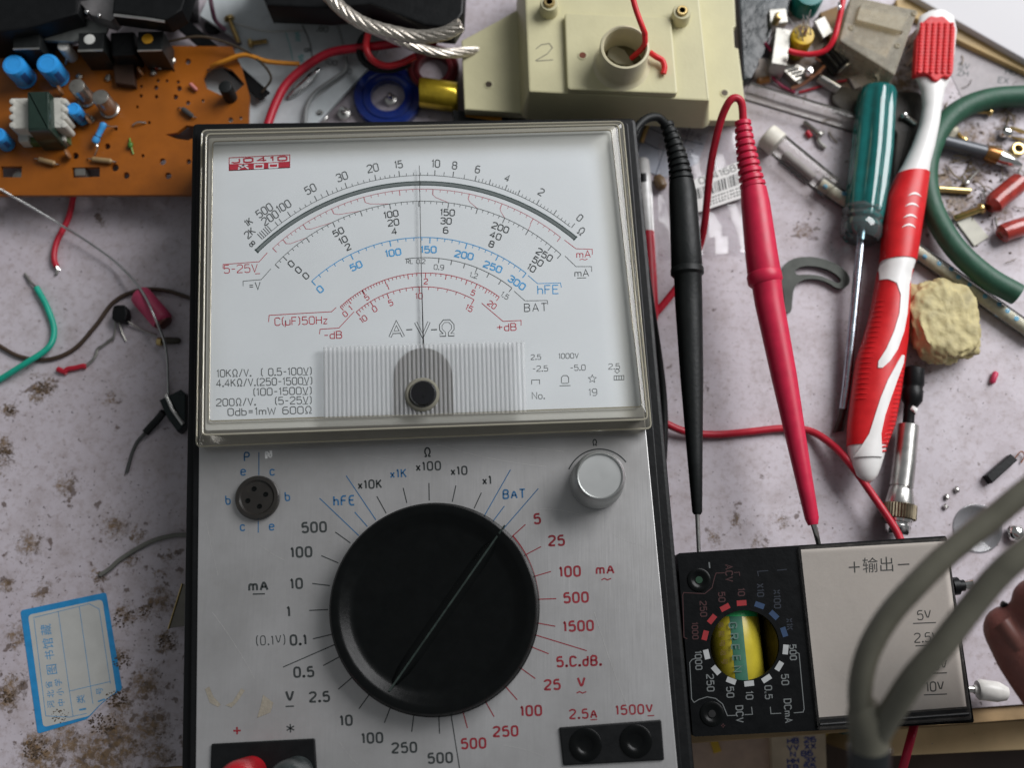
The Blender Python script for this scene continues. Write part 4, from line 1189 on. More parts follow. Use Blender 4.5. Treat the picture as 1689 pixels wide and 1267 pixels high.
# rubber pad on the back of the head
mb = MB()
pad = [(1524, 34), (1535, 24), (1545, 27), (1556, 24), (1568, 36), (1577, 42), (1573, 118), (1566, 128), (1556, 124), (1548, 133), (1540, 132), (1532, 122), (1520, 120), (1508, 124), (1512, 60)]
block(mb, rnd(pad, 5), 13.0, 10, .7)
padp = part(brush, 'head_pad', mb, mat('red_rubber', (.62, .012, .016), .5, var=.1, bump=.3))
mb = MB()
for k in range(6):
    x = 1520 + k * 10
    for j in range(15):
        y = 40 + j * 5.6
        lathe(mb, P(x - (y - 40) * .06, y, 12.9), UP, [(.85, 0), (.75, .5), (.3, .75)], 7)
o = part(brush, 'pad_nubs', mb, mat('red_rubber_nub', (.6, .012, .016), .4), parent=padp); o['kind'] = 'stuff'
mb = MB()
rs = random.Random(3)
for k in range(150):
    x = rs.uniform(1512, 1572); y = rs.uniform(34, 122)
    p = P(x, y, 7.6); q = p + Vector((rs.uniform(-.0012, .0012) - .0015, rs.uniform(-.001, .001), -.0074))
    tube(mb, [p, q], .3 * MM, 5)
o = part(brush, 'bristles', mb, mat('bristle', (.7, .55, .5), .5)); o['kind'] = 'stuff'

# ------------------------------------------------------------------ screwdriver
sd = thing('screwdriver', 'flat screwdriver with green fluted handle left of the toothbrush', 'screwdriver', Vector((P(1420, 400).x, P(1420, 400).y, 0)))
M['teal'] = mat('green_acetate', (0.006, 0.155, 0.145), .12, var=.15, trans=.25, coat=.6)
def fluted(mb, prof, n=48):
    rings = []
    for x, y, z, r, fl in prof:
        c = P(x, y, z); ring = []
        for k in range(n):
            a = 2 * math.pi * k / n
            rr = r * (1 - fl * (0.5 + .5 * math.cos(6 * a)) ** 2)
            d = Vector((math.cos(a), -math.cos(a) * .12, math.sin(a)))
            ring.append(c + d * rr * MM)
        rings.append(ring)
    loft(mb, rings)
mb = MB()
fluted(mb, [(1449, 146, 8, 4.5, 0), (1448, 149, 8, 6.2, .02), (1447, 156, 8, 6.9, .1), (1444, 180, 8, 7.1, .17), (1438, 250, 8, 7.4, .17), (1431, 310, 8, 7.3, .17), (1426, 350, 8, 6.9, .14), (1423, 372, 8, 6.5, .05), (1422, 376, 8, 6.2, 0)])
hd = part(sd, 'handle', mb, M['teal'])
M['clear_teal'] = clear('clear_collar', (.72, .86, .86), .10, (.5, .6, .6), .06, 1.7)
mb = MB(); axis_rows(mb, [(1423, 344, 8, 6.6), (1422.5, 350, 8, 7.2), (1422, 356, 8, 6.7), (1422, 362, 8, 7.3), (1421.5, 368, 8, 6.7), (1421, 374, 8, 7.2), (1420, 390, 8, 6.9), (1419.5, 396, 8, 5.8), (1419, 398, 8, 3)], 32)
part(sd, 'clear_collar', mb, M['clear_teal'], parent=hd)
mb = MB(); axis_rows(mb, [(1404, 366, 8, .5), (1403, 371, 9, 2.3), (1402, 378, 9, 2.4), (1401, 383, 8, .6)], 16)
part(sd, 'hanging_hole', mb, mat('teal_plug', (.01, .19, .17), .25, coat=.4), parent=hd)
mb = MB(); axis_rows(mb, [(1434, 280, 8, 1.5), (1421, 388, 8, 1.5), (1408, 520, 6.5, 1.5), (1396, 640, 5, 1.5), (1391, 675, 4, 1.45)], 16)
# flattened blade
rings = []
sf = part(sd, 'shaft', mb, mat('blued_steel', (.46, .50, .56), .26, 1.0, var=.2))
mb = MB()
for x, y, z, w, h in ((1391, 674, 4, 1.45, 1.45), (1388, 690, 3, 1.6, 1.1), (1384, 706, 2, 1.9, .6), (1382, 713, 1.4, 1.9, .35)):
    c = P(x, y, z); rings.append([c + Vector((w * MM * math.cos(a), .2 * w * MM * math.cos(a), h * MM * math.sin(a))) for a in [2 * math.pi * k / 12 for k in range(12)]])
loft(mb, rings); part(sd, 'blade', mb, mat('dark_steel', (.10, .085, .08), .4, 1.0), parent=sf)

# ------------------------------------------------------------------ cream plastic housing
M['cream'] = mat('cream_abs', (0.55, 0.515, 0.315), .45, var=.05, scale=90, bump=.12, dirt=.16, dcol=(.38, .34, .2))
blk = thing('plastic_housing', 'cream plastic housing with a round tube on top and pencilled 2', 'housing', Vector((P(990, 120).x, P(990, 120).y, 0)))
fl = [(761, 66), (820, 34), (858, 12), (870, -45), (1208, -45), (1212, 0), (1214, 42), (1210, 45), (1212, 77), (1218, 79), (1233, 199), (1030, 197), (766, 180)]
mb = MB(); block(mb, fl, 14, 10, .5); base = part(blk, 'flange', mb, M['cream'])
mb = MB(); block(mb, rnd([(864, -40), (1150, -40), (1171, 166), (872, 151)], 4), 29, 13.9, .7, flare=2.6); box = part(blk, 'raised_box', mb, M['cream'])
mb = MB(); block(mb, [(775, 120), (1225, 130), (1228, 185), (780, 172)], 9.9, 0.05, .5); part(blk, 'lower_body', mb, M['cream'])
mb = MB(); block(mb, rnd([(931, 20), (1107, 27), (1118, 154), (936, 147)], 6), 31.5, 28.9, .6); part(blk, 'plinth', mb, M['cream'], parent=box)
tc_ = P(1031, 76, 43); tb_ = Vector((tc_.x, tc_.y, .0314))
mb = MB(); ro = 41.5 * S(1031, 76, 43) / MM
lathe(mb, tb_, UP, [(ro + 1.6, 0), (ro + .5, .8), (ro, 2), (ro, 10.6), (ro - .3, 11.4), (ro - .9, 11.5), (ro - 1.3, 11), (ro - 1.3, .2)], 56)
part(blk, 'tube', mb, mat('cream_tube', (.58, .53, .36), .4, var=.05, sss=.0), parent=box)
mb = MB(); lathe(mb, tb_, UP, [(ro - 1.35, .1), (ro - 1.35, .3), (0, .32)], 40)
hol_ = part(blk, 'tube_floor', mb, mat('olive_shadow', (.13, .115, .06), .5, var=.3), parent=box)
mb = MB(); block(mb, [(1005, 70), (1030, 82), (1048, 108), (1018, 104), (1002, 92)], 32.2, 31.6, .1); part(blk, 'tube_floor_plate', mb, mat('grey_plate', (.38, .37, .28), .5), parent=box)
for x, y in ((906, 4), (1125, 18)):
    c = P(x, y, 34); mb = MB()
    lathe(mb, Vector((c.x, c.y, .0289)), UP, [(3.4, 0), (3.2, 4.6), (2.9, 5.1), (2.0, 5.1)], 24)
    sp = part(blk, 'standoff', mb, M['cream'])
    mb = MB(); lathe(mb, Vector((c.x, c.y, .0330)), UP, [(2.0, 0), (2.0, 1.6), (1.7, 1.9), (1.1, 1.9), (1.0, 1.0), (0, 1.0)], 20)
    part(blk, 'brass_insert', mb, M['brass'], parent=sp)
for x, y, z in ((806, 139, 14), (1195, 153, 14), (961, 91, 31.5)):
    mb = MB(); lathe(mb, P(x, y, z), UP, [(1.7, 0), (1.7, .15), (1.5, .2), (1.2, .2)], 18); sh = part(blk, 'hole_rim', mb, M['cream'])
    mb = MB(); lathe(mb, P(x, y, z), UP, [(1.2, 0), (1.2, .22), (.5, .22)], 14); part(blk, 'screw_hole', mb, mat('hole_dark', (.06, .045, .03), .4, .4) if z < 20 else mat('hole_rust', (.16, .04, .015), .6), parent=sh)
mb = MB(); zz = 29.06
stroke(mb, [(884, 80), (893, 73), (906, 71), (911, 78), (903, 88), (884, 99), (886, 100), (912, 98)], 1.3, zz)
flat(blk, 'pencil_mark', mb, mat('pencil', (.16, .15, .12), .6))
mb = MB(); wire(mb, [(1040, -20, 52), (1048, 12, 50), (1058, 40, 48), (1064, 55, 46)], .95, 6, 10)
wire(mb, [(1064, 54, 45), (1062, 75, 42), (1042, 95, 34)], .95, 6, 8)
solo('red_coil_wire', mb, mat('bright_red_wire', (.62, .02, .025), .4), 'bright red wire dropping into the tube of the cream housing', 'wire')
mb = MB(); wire(mb, [(1072, 86, 34), (1082, 93, 34), (1092, 99, 33.5), (1096, 110, 33), (1094, 121, 32.6)], 1.0, 6, 10)
solo('red_wire_stub', mb, M['red'], 'short bent red wire stub beside the tube of the cream housing', 'wire')

# ------------------------------------------------------------------ orange circuit board
ZB = 12.0
M['pcb'] = mat('phenolic_board', (0.27, 0.078, 0.006), .38, var=.25, scale=45, bump=.1, dirt=.5, dcol=(.11, .032, .008))
pcb = thing('circuit_board', 'orange circuit board with blue capacitors and a transformer', 'circuit board', Vector((P(150, 200).x, P(150, 200).y, 0)))
def r0(x, y): return (x / 3.84, y / 3.84)
outer = [(-60, 70), (60, 74), (271, 75), (383, 76), (398, 110), (411, 156), (409, 225), (330, 321), (-60, 322)]
cut = [[r0(*p) for p in [(1285, 490), (1310, 435), (1395, 410), (1470, 440), (1550, 530), (1490, 585), (1400, 600), (1310, 560)]],
       [r0(*p) for p in [(1045, 850), (1120, 838), (1180, 792), (1262, 800), (1275, 850), (1190, 888), (1120, 878)]],
       [r0(*p) for p in [(455, 1060), (632, 1055), (632, 1118), (458, 1125)]], [r0(*p) for p in [(5, 1052), (140, 1052), (135, 1122), (8, 1122)]]]
dots = [(1190, 387, 20), (1000, 508, 12), (1057, 510, 11), (1128, 517, 12), (988, 553, 16), (1135, 558, 18), (895, 545, 11), (893, 605, 12), (990, 610, 13), (1112, 612, 17), (1190, 650, 15), (1285, 635, 10), (870, 675, 10), (1460, 757, 17), (1525, 745, 11), (680, 925, 20), (478, 985, 22), (728, 1060, 25), (800, 1110, 22), (1065, 1112, 22), (1030, 1022, 22), (1195, 1022, 17), (905, 985, 12), (400, 925, 12), (1100, 445, 9), (735, 815, 12), (945, 775, 11)]
holes = cut + [circ(x / 3.84, y / 3.84, r / 3.84, 8) for x, y, r in dots]
mb = MB(); holed(mb, px(outer, ZB), [px(h, ZB) for h in holes], ZB * MM, (ZB - 1.6) * MM)
board = part(pcb, 'board', mb, M['pcb'], smooth=False)
for x, y in ((30, 290), (300, 290), (30, 90), (370, 200)):
    mb = MB(); can(mb, x, y, ZB - 1.6, 0, 2.2); part(pcb, 'standoff', mb, M['dull'])
M['cap_blue'] = mat('capacitor_blue', (0.03, 0.30, 0.72), .25, var=.08, coat=.3)
M['cap_top'] = mat('capacitor_top', (.42, .41, .38), .4, .6)
def ecap(x, y, zt, r):
    c = P(x, y, zt); b = MB(); h = zt - ZB
    lathe(b, Vector((c.x, c.y, ZB * MM + .0003)), UP, [(r * .95, 0), (r, .5), (r * .93, 1.2), (r, 1.9), (r, h - .8), (r * .93, h - .2), (r * .66, h), (r * .64, h - .12)], 32)
    o = part(pcb, 'electrolytic_capacitor', b, M['cap_blue'])
    b = MB(); lathe(b, Vector((c.x, c.y, zt * MM - .0004)), UP, [(r * .66, 0), (r * .66, .25), (0, .28)], 24); part(pcb, 'metal_top', b, M['cap_top'], parent=o)
    b = MB()
    a0_ = math.radians(-60)
    pts = []
    for k in range(5):
        a = a0_ + k * .13; pts.append((math.cos(a), math.sin(a)))
    vs = []
    for ca_, sa_ in pts:
        for hh in (2.6, h - 1.6): vs.append(Vector((c.x + ca_ * (r + .04) * MM, c.y + sa_ * (r + .04) * MM, (ZB + hh) * MM)))
    b.add(vs, [(2 * i, 2 * i + 2, 2 * i + 3, 2 * i + 1) for i in range(4)])
    flat(pcb, 'polarity_stripe', b, mat('cap_stripe', (.02, .09, .26), .4), parent=o)
ecap(22, 106, 22.5, 4.0); ecap(78, 104, 22.5, 3.9); ecap(121, 179, 20.5, 2.4); ecap(-4, 222, 20, 2.8)
def tcan(x, y, zt, r, m, flange=True):
    c = P(x, y, zt); b = MB(); h = zt - ZB - .5
    pr = [(r * 1.15, 0), (r * 1.15, .5), (r, .8)] if flange else [(r, 0)]
    lathe(b, Vector((c.x, c.y, (ZB + .5) * MM)), UP, pr + [(r, h - .6), (r * .92, h - .1), (r * .85, h), (0, h)], 28)
    return part(pcb, 'metal_can', b, m)
M['can'] = mat('nickel_can', (.40, .38, .34), .3, .9, var=.2)
tcan(126, 141, 22, 2.9, M['can']); tcan(165, 159, 22, 3.0, M['can'])
mb = MB(); can(mb, 104, 74, 20, ZB, 2.2, bevel=.6); part(pcb, 'trimmer_button', mb, mat('button_grey_white', (.62, .6, .55), .3))
mb = MB(); wire(mb, [(112, 88, 14), (110, 96, 14), (108, 106, 12.2)], .4, 4, 6); part(pcb, 'lead', mb, M['tin'])
M['can_black'] = mat('screening_can', (.022, .024, .024), .35, .5, var=.2)
for q, zt, tcol in (([(129, 53), (172, 52), (171, 83), (128, 84)], 25, 'w'), ([(227, 51), (269, 50), (268, 83), (226, 84)], 25, 'o'), ([(20, 56), (66, 55), (66, 80), (21, 81)], 25, None)):
    mb = MB(); block(mb, q, zt, ZB + .1, .5); cn = part(pcb, 'screening_can', mb, M['can_black'])
    mb = MB(); tube(mb, [P(q[3][0] + 1, q[3][1] - 1, zt - .1), P(q[2][0] - 1, q[2][1] - 1, zt - .1)], .42 * MM, 8); part(pcb, 'bright_edge', mb, M['steel'], parent=cn)
    if tcol:
        cx = sum(a for a, b in q) / 4 - (2 if tcol == 'w' else 4); cy = sum(b for a, b in q) / 4 - 3
        mb = MB(); lathe(mb, P(cx, cy, zt), UP, [(1.95, -.1), (1.95, .35), (1.6, .5), (0, .5)], 20)
        part(pcb, 'tuning_core', mb, mat('core_white', (.66, .66, .62), .3) if tcol == 'w' else mat('core_orange', (.55, .27, .015), .35), parent=cn)
mb = MB(); block(mb, rnd([(180, 52), (222, 50), (224, 90), (183, 92)], 5), 21, ZB + .1, 1); part(pcb, 'shadow_block', mb, M['black'])  # dark block and plate put in for the burnt, shadowed area between cans
mb = MB(); block(mb, [(184, 98), (220, 96), (222, 140), (190, 136)], 15, ZB + .1, .5); part(pcb, 'shadow_plate', mb, mat('burn_shadow_brown', (.04, .02, .012), .5))
# small transformer
mb = MB(); block(mb, rnd([(20, 161), (105, 160), (106, 210), (20, 212)], 3), 22, ZB + 3, .5); bob = part(pcb, 'bobbin', mb, mat('bobbin_white', (.50, .49, .44), .5, dirt=.3, dcol=(.3, .28, .2)))
for sx in (20, 105):
    for k in range(4):
        mb = MB(); can(mb, sx, 166 + k * 13, 22.2, ZB + 3, 1.15, 12); part(pcb, 'bobbin_lobe', mb, bob.data.materials[0], parent=bob)
mb = MB(); block(mb, rnd([(44, 150), (80, 149), (82, 214), (45, 216)], 3), 26, ZB + .2, .8, flare=.6); part(pcb, 'core', mb, mat('core_dark_green', (.012, .028, .02), .3, coat=.3))
mb = MB(); block(mb, rnd([(30, 206), (110, 204), (112, 233), (32, 236)], 3), 15.5, ZB + .1, .5); part(pcb, 'winding_base', mb, mat('winding_green', (.06, .10, .03), .45, dirt=.5, dcol=(.4, .38, .28)))
for x, y in ((38, 226), (98, 224)):
    mb = MB(); block(mb, rnd([(x - 9, y - 7), (x + 9, y - 8), (x + 10, y + 7), (x - 8, y + 8)], 3), 16.6, ZB + .2, .4); part(pcb, 'bobbin_foot', mb, bob.data.materials[0])
# axial resistor standing askew
mb = MB(); axis_rows(mb, [(172, 202, 16, .4), (171.5, 204, 16, 1.25), (170, 207, 16, 1.35), (168, 211, 15.8, 1.1), (161, 225, 15, 1.1), (159, 229, 14.8, 1.35), (156.5, 234, 14.4, 1.25), (156, 236, 14.3, .4)], 16)
rs_ = part(pcb, 'resistor', mb, mat('resistor_blue', (.05, .28, .6), .35))
for f, cc in ((.3, (.02, .03, .10)), (.5, (.3, .05, .03)), (.7, (.02, .02, .02))):
    x = 171 + (157 - 171) * f; y = 205 + (233 - 205) * f
    mb = MB(); axis_rows(mb, [(x + .7, y - 1.4, 16 - 1.4 * f, 1.17), (x - .7, y + 1.4, 15.9 - 1.4 * f, 1.17)], 14); part(pcb, 'colour_band', mb, mat('band', cc, .4), parent=rs_)
mb = MB(); wire(mb, [(172, 203, 16), (180, 208, 16), (193, 208, 12)], .3, 4, 6); wire(mb, [(156, 235, 14.4), (161, 242, 14.2), (157, 256, 12)], .3, 4, 6); part(pcb, 'lead', mb, M['tin'], parent=rs_)
mb = MB(); wire(mb, [(219, 206, 12.4), (228, 201, 13.5), (241, 202, 12.2)], .35, 4, 6); part(pcb, 'lead', mb, M['tin'])
mb = MB(); blob(mb, P(215, 239, 13),   .0009, .0014, .0009, .15, 4, 10, 8, None); part(pcb, 'green_bead', mb, mat('bead_green', (.05, .15, .02), .4))
mb = MB(); wire(mb, [(214, 228, 12.2), (215, 236, 13.2), (220, 254, 12.2)], .3, 4, 6); part(pcb, 'lead', mb, mat('lead_green', (.14, .28, .05), .5))
for x, y, s in ((178, 128, 1), (194, 128, 2), (131, 126, 3), (253, 120, 4), (285, 100, 5), (143, 193, 6), (152, 197, 7)):
    mb = MB(); blob(mb, P(x, y, 12.5), .0011, .0014, .0009, .2, s, 10, 8, None); part(pcb, 'solder_joint', mb, M['can'])
mb = MB(); axis_rows(mb, [(313, 137, 13.4, .3), (314, 138, 13.4, .75), (323, 147, 13, .75), (325, 149, 13, .3)], 10); part(pcb, 'resistor', mb, mat('resistor_pink', (.42, .14, .12), .45))
mb = MB(); block(mb, [(122, 274), (140, 273), (141, 289), (123, 290)], 11.5, 6, .4); part(pcb, 'slot_contact', mb, M['can'])
M['disc_cap'] = mat('ceramic_disc', (.22, .10, .04), .45)
for x, y, z in ((146, 198, 15), (232, 118, 14.4), (100, 150, 15), (112, 255, 14)):
    c = P(x, y, z); mb = MB(); lathe(mb, c - Vector((.0006, 0, 0)), Vector((1, .5, .1)), [(.3, 0), (1.7, .2), (1.9, .6), (1.7, 1.0), (.3, 1.2)], 16); o = part(pcb, 'ceramic_capacitor', mb, M['disc_cap'])
    mb = MB(); tube(mb, [c, Vector((c.x - .0008, c.y, ZB * MM))], .3 * MM, 6); part(pcb, 'lead', mb, M['tin'], parent=o)
for x0, y0, x1, y1, cc in ((150, 262, 186, 266, (.28, .19, .09)), (62, 262, 92, 270, (.30, .2, .1)), (236, 98, 262, 112, (.3, .05, .03)), (300, 178, 318, 192, (.05, .05, .05))):
    mb = MB(); axis_rows(mb, [(x0, y0, 13.2, .3), (x0 + (x1 - x0) * .1, y0 + (y1 - y0) * .1, 13.2, .95), (x0 + (x1 - x0) * .9, y0 + (y1 - y0) * .9, 13.2, .95), (x1, y1, 13.2, .3)], 12); o = part(pcb, 'resistor', mb, mat('resistor_body', cc, .45))
    mb = MB(); wire(mb, [(x0 - 6, y0 - 1, 12), (x0 - 3, y0 - .6, 13.1), (x0, y0, 13.2)], .25, 3, 6); wire(mb, [(x1 + 6, y1 + 1, 12), (x1 + 3, y1 + .6, 13.1), (x1, y1, 13.2)], .25, 3, 6); part(pcb, 'lead', mb, M['tin'], parent=o)
# black screw post in the cutout
mb = MB(); can(mb, 371, 142, 20, 4.2, 2.4, 20, .5); st = solo('black_post', mb, M['black_soft'], 'short black post standing in the circuit board cutout', 'post')

# ------------------------------------------------------------------ dial plate and clutter behind the meter
M['plate'] = mat('white_plate', (.60, .64, .655), .4, var=.05, dirt=.25, dcol=(.36, .38, .38))
mb = MB(); block(mb, [(329, 25), (345, -10), (620, -30), (636, 60), (618, 100), (505, 222), (322, 220), (330, 130), (400, 70)], 4, 2.4, .3)
pl = thing('radio_dial_plate', 'white radio dial plate with curved printed scales behind the meter', 'dial plate', Vector((P(480, 110).x, P(480, 110).y, 0)))
part(pl, 'plate', mb, M['plate'], smooth=False)
for x, y in ((350, 40), (600, 40), (470, 180)):
    mb = MB(); can(mb, x, y, 2.5, 0, 3); part(pl, 'spacer', mb, M['black'])
mb = MB(); zz = 4.06
def rb(x, y): return (320 + x / 3.672, y / 3.672)
stroke(mb, [rb(655, 150), rb(685, 210), rb(705, 270), rb(716, 345)], 2.4, zz)
stroke(mb, [rb(870, 150), rb(890, 210), rb(905, 280)], .9, zz)
for k in range(8): stroke(mb, [rb(862 + k * 5, 160 + k * 17), rb(884 + k * 5, 155 + k * 17)], 1, zz)
lettering(mb, '.80', 532, 47, 8, -4, 1.6, zz, 1.3); lettering(mb, '100', 546, 102, 8, -10, 1.3, zz, 1.3); lettering(mb, '8', 507, 82, 9, -80, 2, zz)
stroke(mb, circ(576, 117, 4.5, 12), 1, zz, True)
flat(pl, 'black_scale_print', mb, M['ink_grey'])
mb = MB(); stroke(mb, [rb(555, 190), rb(580, 270), rb(600, 365)], 1.2, zz); lettering(mb, 'MW', 491, 60, 8, -80, 1.6, zz); lettering(mb, 'SW', 497, 96, 7, -80, 1.6, zz)
flat(pl, 'teal_scale_print', mb, mat('print_teal', (.08, .42, .42), .6))
mb = MB(); c0, c1 = (292, 30), (436, 160)
block(mb, [(300, 22), (444, 150), (428, 163), (284, 38)], 8, 6.4, .3); solo('black_bar', mb, M['black'], 'flat black bar running diagonally across the dial plate', 'bar')
# black chassis pieces along the back
def black_piece(nm_, pts, zt, zb, label, m=None, r=0, cat='chassis'):
    b = MB(); block(b, rnd(pts, r) if r else pts, zt, zb, .8)
    x0 = min(a for a, c in pts) + 30; x1 = max(a for a, c in pts) - 40
    block(b, [(x0, -75), (x1, -75), (x1, -32), (x0, -32)], zb + .5, 0, .3); return solo(nm_, b, m or M['black'], label, cat)
black_piece('radio_chassis', [(-40, -90), (128, -90), (128, 22), (98, 30), (66, 40), (40, 46), (-40, 56)], 30, 14, 'black chassis block in the far left corner behind the circuit board')
black_piece('speaker_bracket', [(196, -90), (333, -90), (300, 16), (274, 32), (184, 20)], 34, 26, 'black bracket behind the orange trimmed can of the board')
black_piece('transformer_cover', [(398, -90), (770, -90), (764, 20), (748, 44), (700, 40), (612, 6), (540, 12), (440, 8)], 30, 19, 'large black cover at the back, under the braided cable')
mb = MB(); block(mb, [(62, 50), (112, 24), (140, 28), (178, 44), (170, 62), (120, 68), (74, 66)], 22, 20.5, .2); solo('grey_metal_sheet', mb, mat('grey_sheet', (.20, .21, .20), .35, .6, var=.2), 'bent grey metal sheet behind the small round button', 'metal sheet')
mb = MB(); block(mb, [(130, 2), (165, -5), (205, -8), (196, 22), (183, 34), (150, 24)], 27, 20.6, .2); solo('foil_scrap', mb, mat('crumpled_grey_film', (.22, .21, .21), .3, .4, var=.4, scale=120, bump=.8, bscale=200), 'crumpled grey film scrap between the two black blocks', 'film')
mb = MB(); tube(mb, [P(188, 24, 33.9), P(240, 30, 33.9), P(272, 35, 33.9)], .5 * MM, 8); solo('steel_strip', mb, M['steel'], 'narrow steel strip along the front edge of the black bracket', 'strip')
for x, y, lb in ((143, 19, 'left'), (163, 25, 'right')):
    mb = MB(); blob(mb, P(x, y, 28), .0009, .0008, .0008, .1, 3, 10, 8, None); solo('solder_drop', mb, M['chrome'], lb + ' of two bright solder drops on the crumpled grey film', 'solder')
# braided screen cable
def braid(nm_, pts, r, label):
    t = thing(nm_, label, 'cable', Vector((P(*pts[0]).x, P(*pts[0]).y, 0)), 'braided screen leads')
    path = spline([P(*p) for p in pts], 10); b = MB()
    for s in range(7):
        q = []
        for i, p in enumerate(path):
            tv = (path[min(i + 1, len(path) - 1)] - path[max(0, i - 1)]).normalized(); a = tv.cross(UP).normalized(); c = tv.cross(a)
            an = i * .22 + s * 2 * math.pi / 7
            q.append(p + (a * math.cos(an) + c * math.sin(an)) * r * .62 * MM)
        b2 = MB(); tube(b2, q, r * .46 * MM, 7); part(t, 'strand', b2, M['braid'])
M['braid'] = mat('tinned_braid', (.60, .55, .48), .35, .85, var=.3, scale=900, bump=.4, bscale=1800)
braid('braided_cable', [(540, -10, 34), (566, 16, 34), (600, 38, 34), (645, 52, 34), (690, 60, 34), (732, 55, 36), (760, 40, 38)], 2.3, 'thick braided silver cable over the black cover, upper strand')
braid('braided_cable', [(556, 2, 33), (585, 32, 30), (640, 58, 26), (690, 78, 22), (735, 87, 19), (790, 84, 12)], 1.8, 'braided silver cable, lower strand running to the cream housing')
mb = MB(); wire(mb, [(438, 216, 10), (453, 174, 10), (472, 139, 10), (505, 109, 10), (543, 87, 10), (587, 79, 12), (625, 75, 14), (670, 70, 14), (720, 76, 12)], 1.6, 8, 12)
solo('red_supply_wire', mb, M['red_wire'], 'thick dark red wire curving over the dial plate behind the meter', 'wire')
mb = MB(); wire(mb, [(612, 40, 20), (606, 60, 18), (604, 80, 16), (615, 99, 15), (636, 108, 15), (660, 104, 15), (685, 92, 15)], 1.25, 8, 12)
solo('red_loop_wire', mb, mat('bright_red_wire_two', (.60, .02, .03), .35), 'bright red wire loop beside the blue ring', 'wire')
mb = MB(); wire(mb, [(620, 44, 17), (596, 66, 13), (595, 92, 12), (612, 110, 12), (645, 114, 12), (676, 104, 12)], 1.3, 8, 12)
solo('black_loop_wire', mb, M['black_soft'], 'black wire loop under the bright red loop', 'wire')
mb = MB(); wire(mb, [(570, 92, 7), (569, 115, 6), (549, 131, 6), (521, 152, 6), (506, 177, 6), (503, 210, 6)], .9, 8, 8)
solo('grey_wire', mb, mat('grey_wire', (.22, .23, .23), .5), 'thin grey wire in an S bend on the dial plate', 'wire')
mb = MB(); wire(mb, [(342, 116, 9), (352, 108, 12), (369, 101, 14), (404, 90, 15), (442, 101, 13), (494, 105, 10)], .85, 8, 8)
solo('orange_wire', mb, mat('orange_wire', (.62, .24, .02), .45), 'orange wire from the board cutout across the dial plate', 'wire')
mb = MB(); wire(mb, [(268, 70, 18), (320, 60, 18), (355, 64, 17), (396, 79, 16), (429, 101, 14), (447, 128, 12), (432, 152, 9)], .45, 8, 6)
solo('thin_brown_wire', mb, mat('brown_black_wire', (.05, .035, .02), .5), 'thin dark wire looping over the dial plate', 'wire')
mb = MB(); wire(mb, [(346, -10, 14), (350, 14, 12), (356, 34, 9), (372, 50, 7)], .8, 6, 8)
solo('purple_wire', mb, mat('purple_wire', (.09, .025, .05), .45), 'dark purple wire at the back edge by the dial plate', 'wire')
mb = MB(); wire(mb, [(372, 32, 7), (400, 42, 7), (440, 51, 6), (500, 50, 6)], .25, 6, 6)
solo('steel_wire', mb, M['dull'], 'very thin steel wire lying across the dial plate', 'wire')
mb = MB(); blob(mb, P(502, 137, 5.2), .0082, .0018, .0014, .2, 11, 16, 10, None)
rot = Matrix.Rotation(math.radians(48), 4, 'Z'); c = P(502, 137, 5.2); mb.v = [c + rot @ (v - c) for v in mb.v]
solo('foil_strip', mb, mat('foil', (.78, .78, .78), .2, 1.0, bump=.8, bscale=500), 'shiny crumpled foil strip on the dial plate', 'foil')

def screw(nm_, label, head, tipp, rh, rs_, m, group=None, cat='screw', hex_=False):
    """Screw lying down: head centre and tip as surveyed points, radii mm."""
    a, b = P(*head), P(*tipp); ax = (b - a)
    t = thing(nm_, label, cat, Vector((a.x, a.y, min(a.z, b.z) - rh * MM)), group)
    m1 = MB(); lathe(m1, a, ax, [(rh * .5, -.9), (rh * .85, -.7), (rh, -.2), (rh, .5), (rs_ * 1.05, .9)], 6 if hex_ else 18); part(t, 'head', m1, m)
    L = ax.length / MM; m2 = MB(); n = max(4, int(L / .55)); pr = [(rs_, .4)]
    for k in range(n):
        h = .8 + (L - 1.4) * k / n; d = (L - 1.4) / n
        pr += [(rs_, h), (rs_ * .84, h + d * .5)]
    pr += [(rs_, L - .6), (rs_ * .55, L)]
    lathe(m2, a, ax, pr, 14); part(t, 'threaded_shank', m2, m)
    return t
screw('brass_screw', 'brassy screw pointing down on the left end of the dial plate', (378, 30, 7), (394, 70, 5.2), 2.0, .95, M['brass'], 'loose screws on the dial plate')
screw('brass_screw', 'short brassy screw lying level on the dial plate', (413, 71, 5.4), (441, 67, 5.2), 1.7, .95, M['brass'], 'loose screws on the dial plate')
def stud(x, y, label, r=2.6, zb=0):
    t = thing('standing_screw', label, 'screw', Vector((P(x, y, zb).x, P(x, y, zb).y, zb * MM)), 'screws standing on their heads behind the meter')
    c = P(x, y, zb); b = MB(); lathe(b, c, UP, [(r, 0), (r * 1.02, .6), (r * .9, 1.5), (r * .45, 2.0)], 20); part(t, 'head', b, M['steel'])
    b = MB(); lathe(b, c, UP, [(r * .46, 1.8), (r * .46, 4.4), (r * .3, 4.9), (0, 5)], 14); part(t, 'threaded_shank', b, M['chrome'])
stud(531, 194, 'steel screw standing nearest the dial plate edge, left of the blue ring')
stud(568, 189, 'steel screw standing just left of the blue ring')
stud(645, 166, 'steel screw standing in the middle of the blue ring', 2.4)
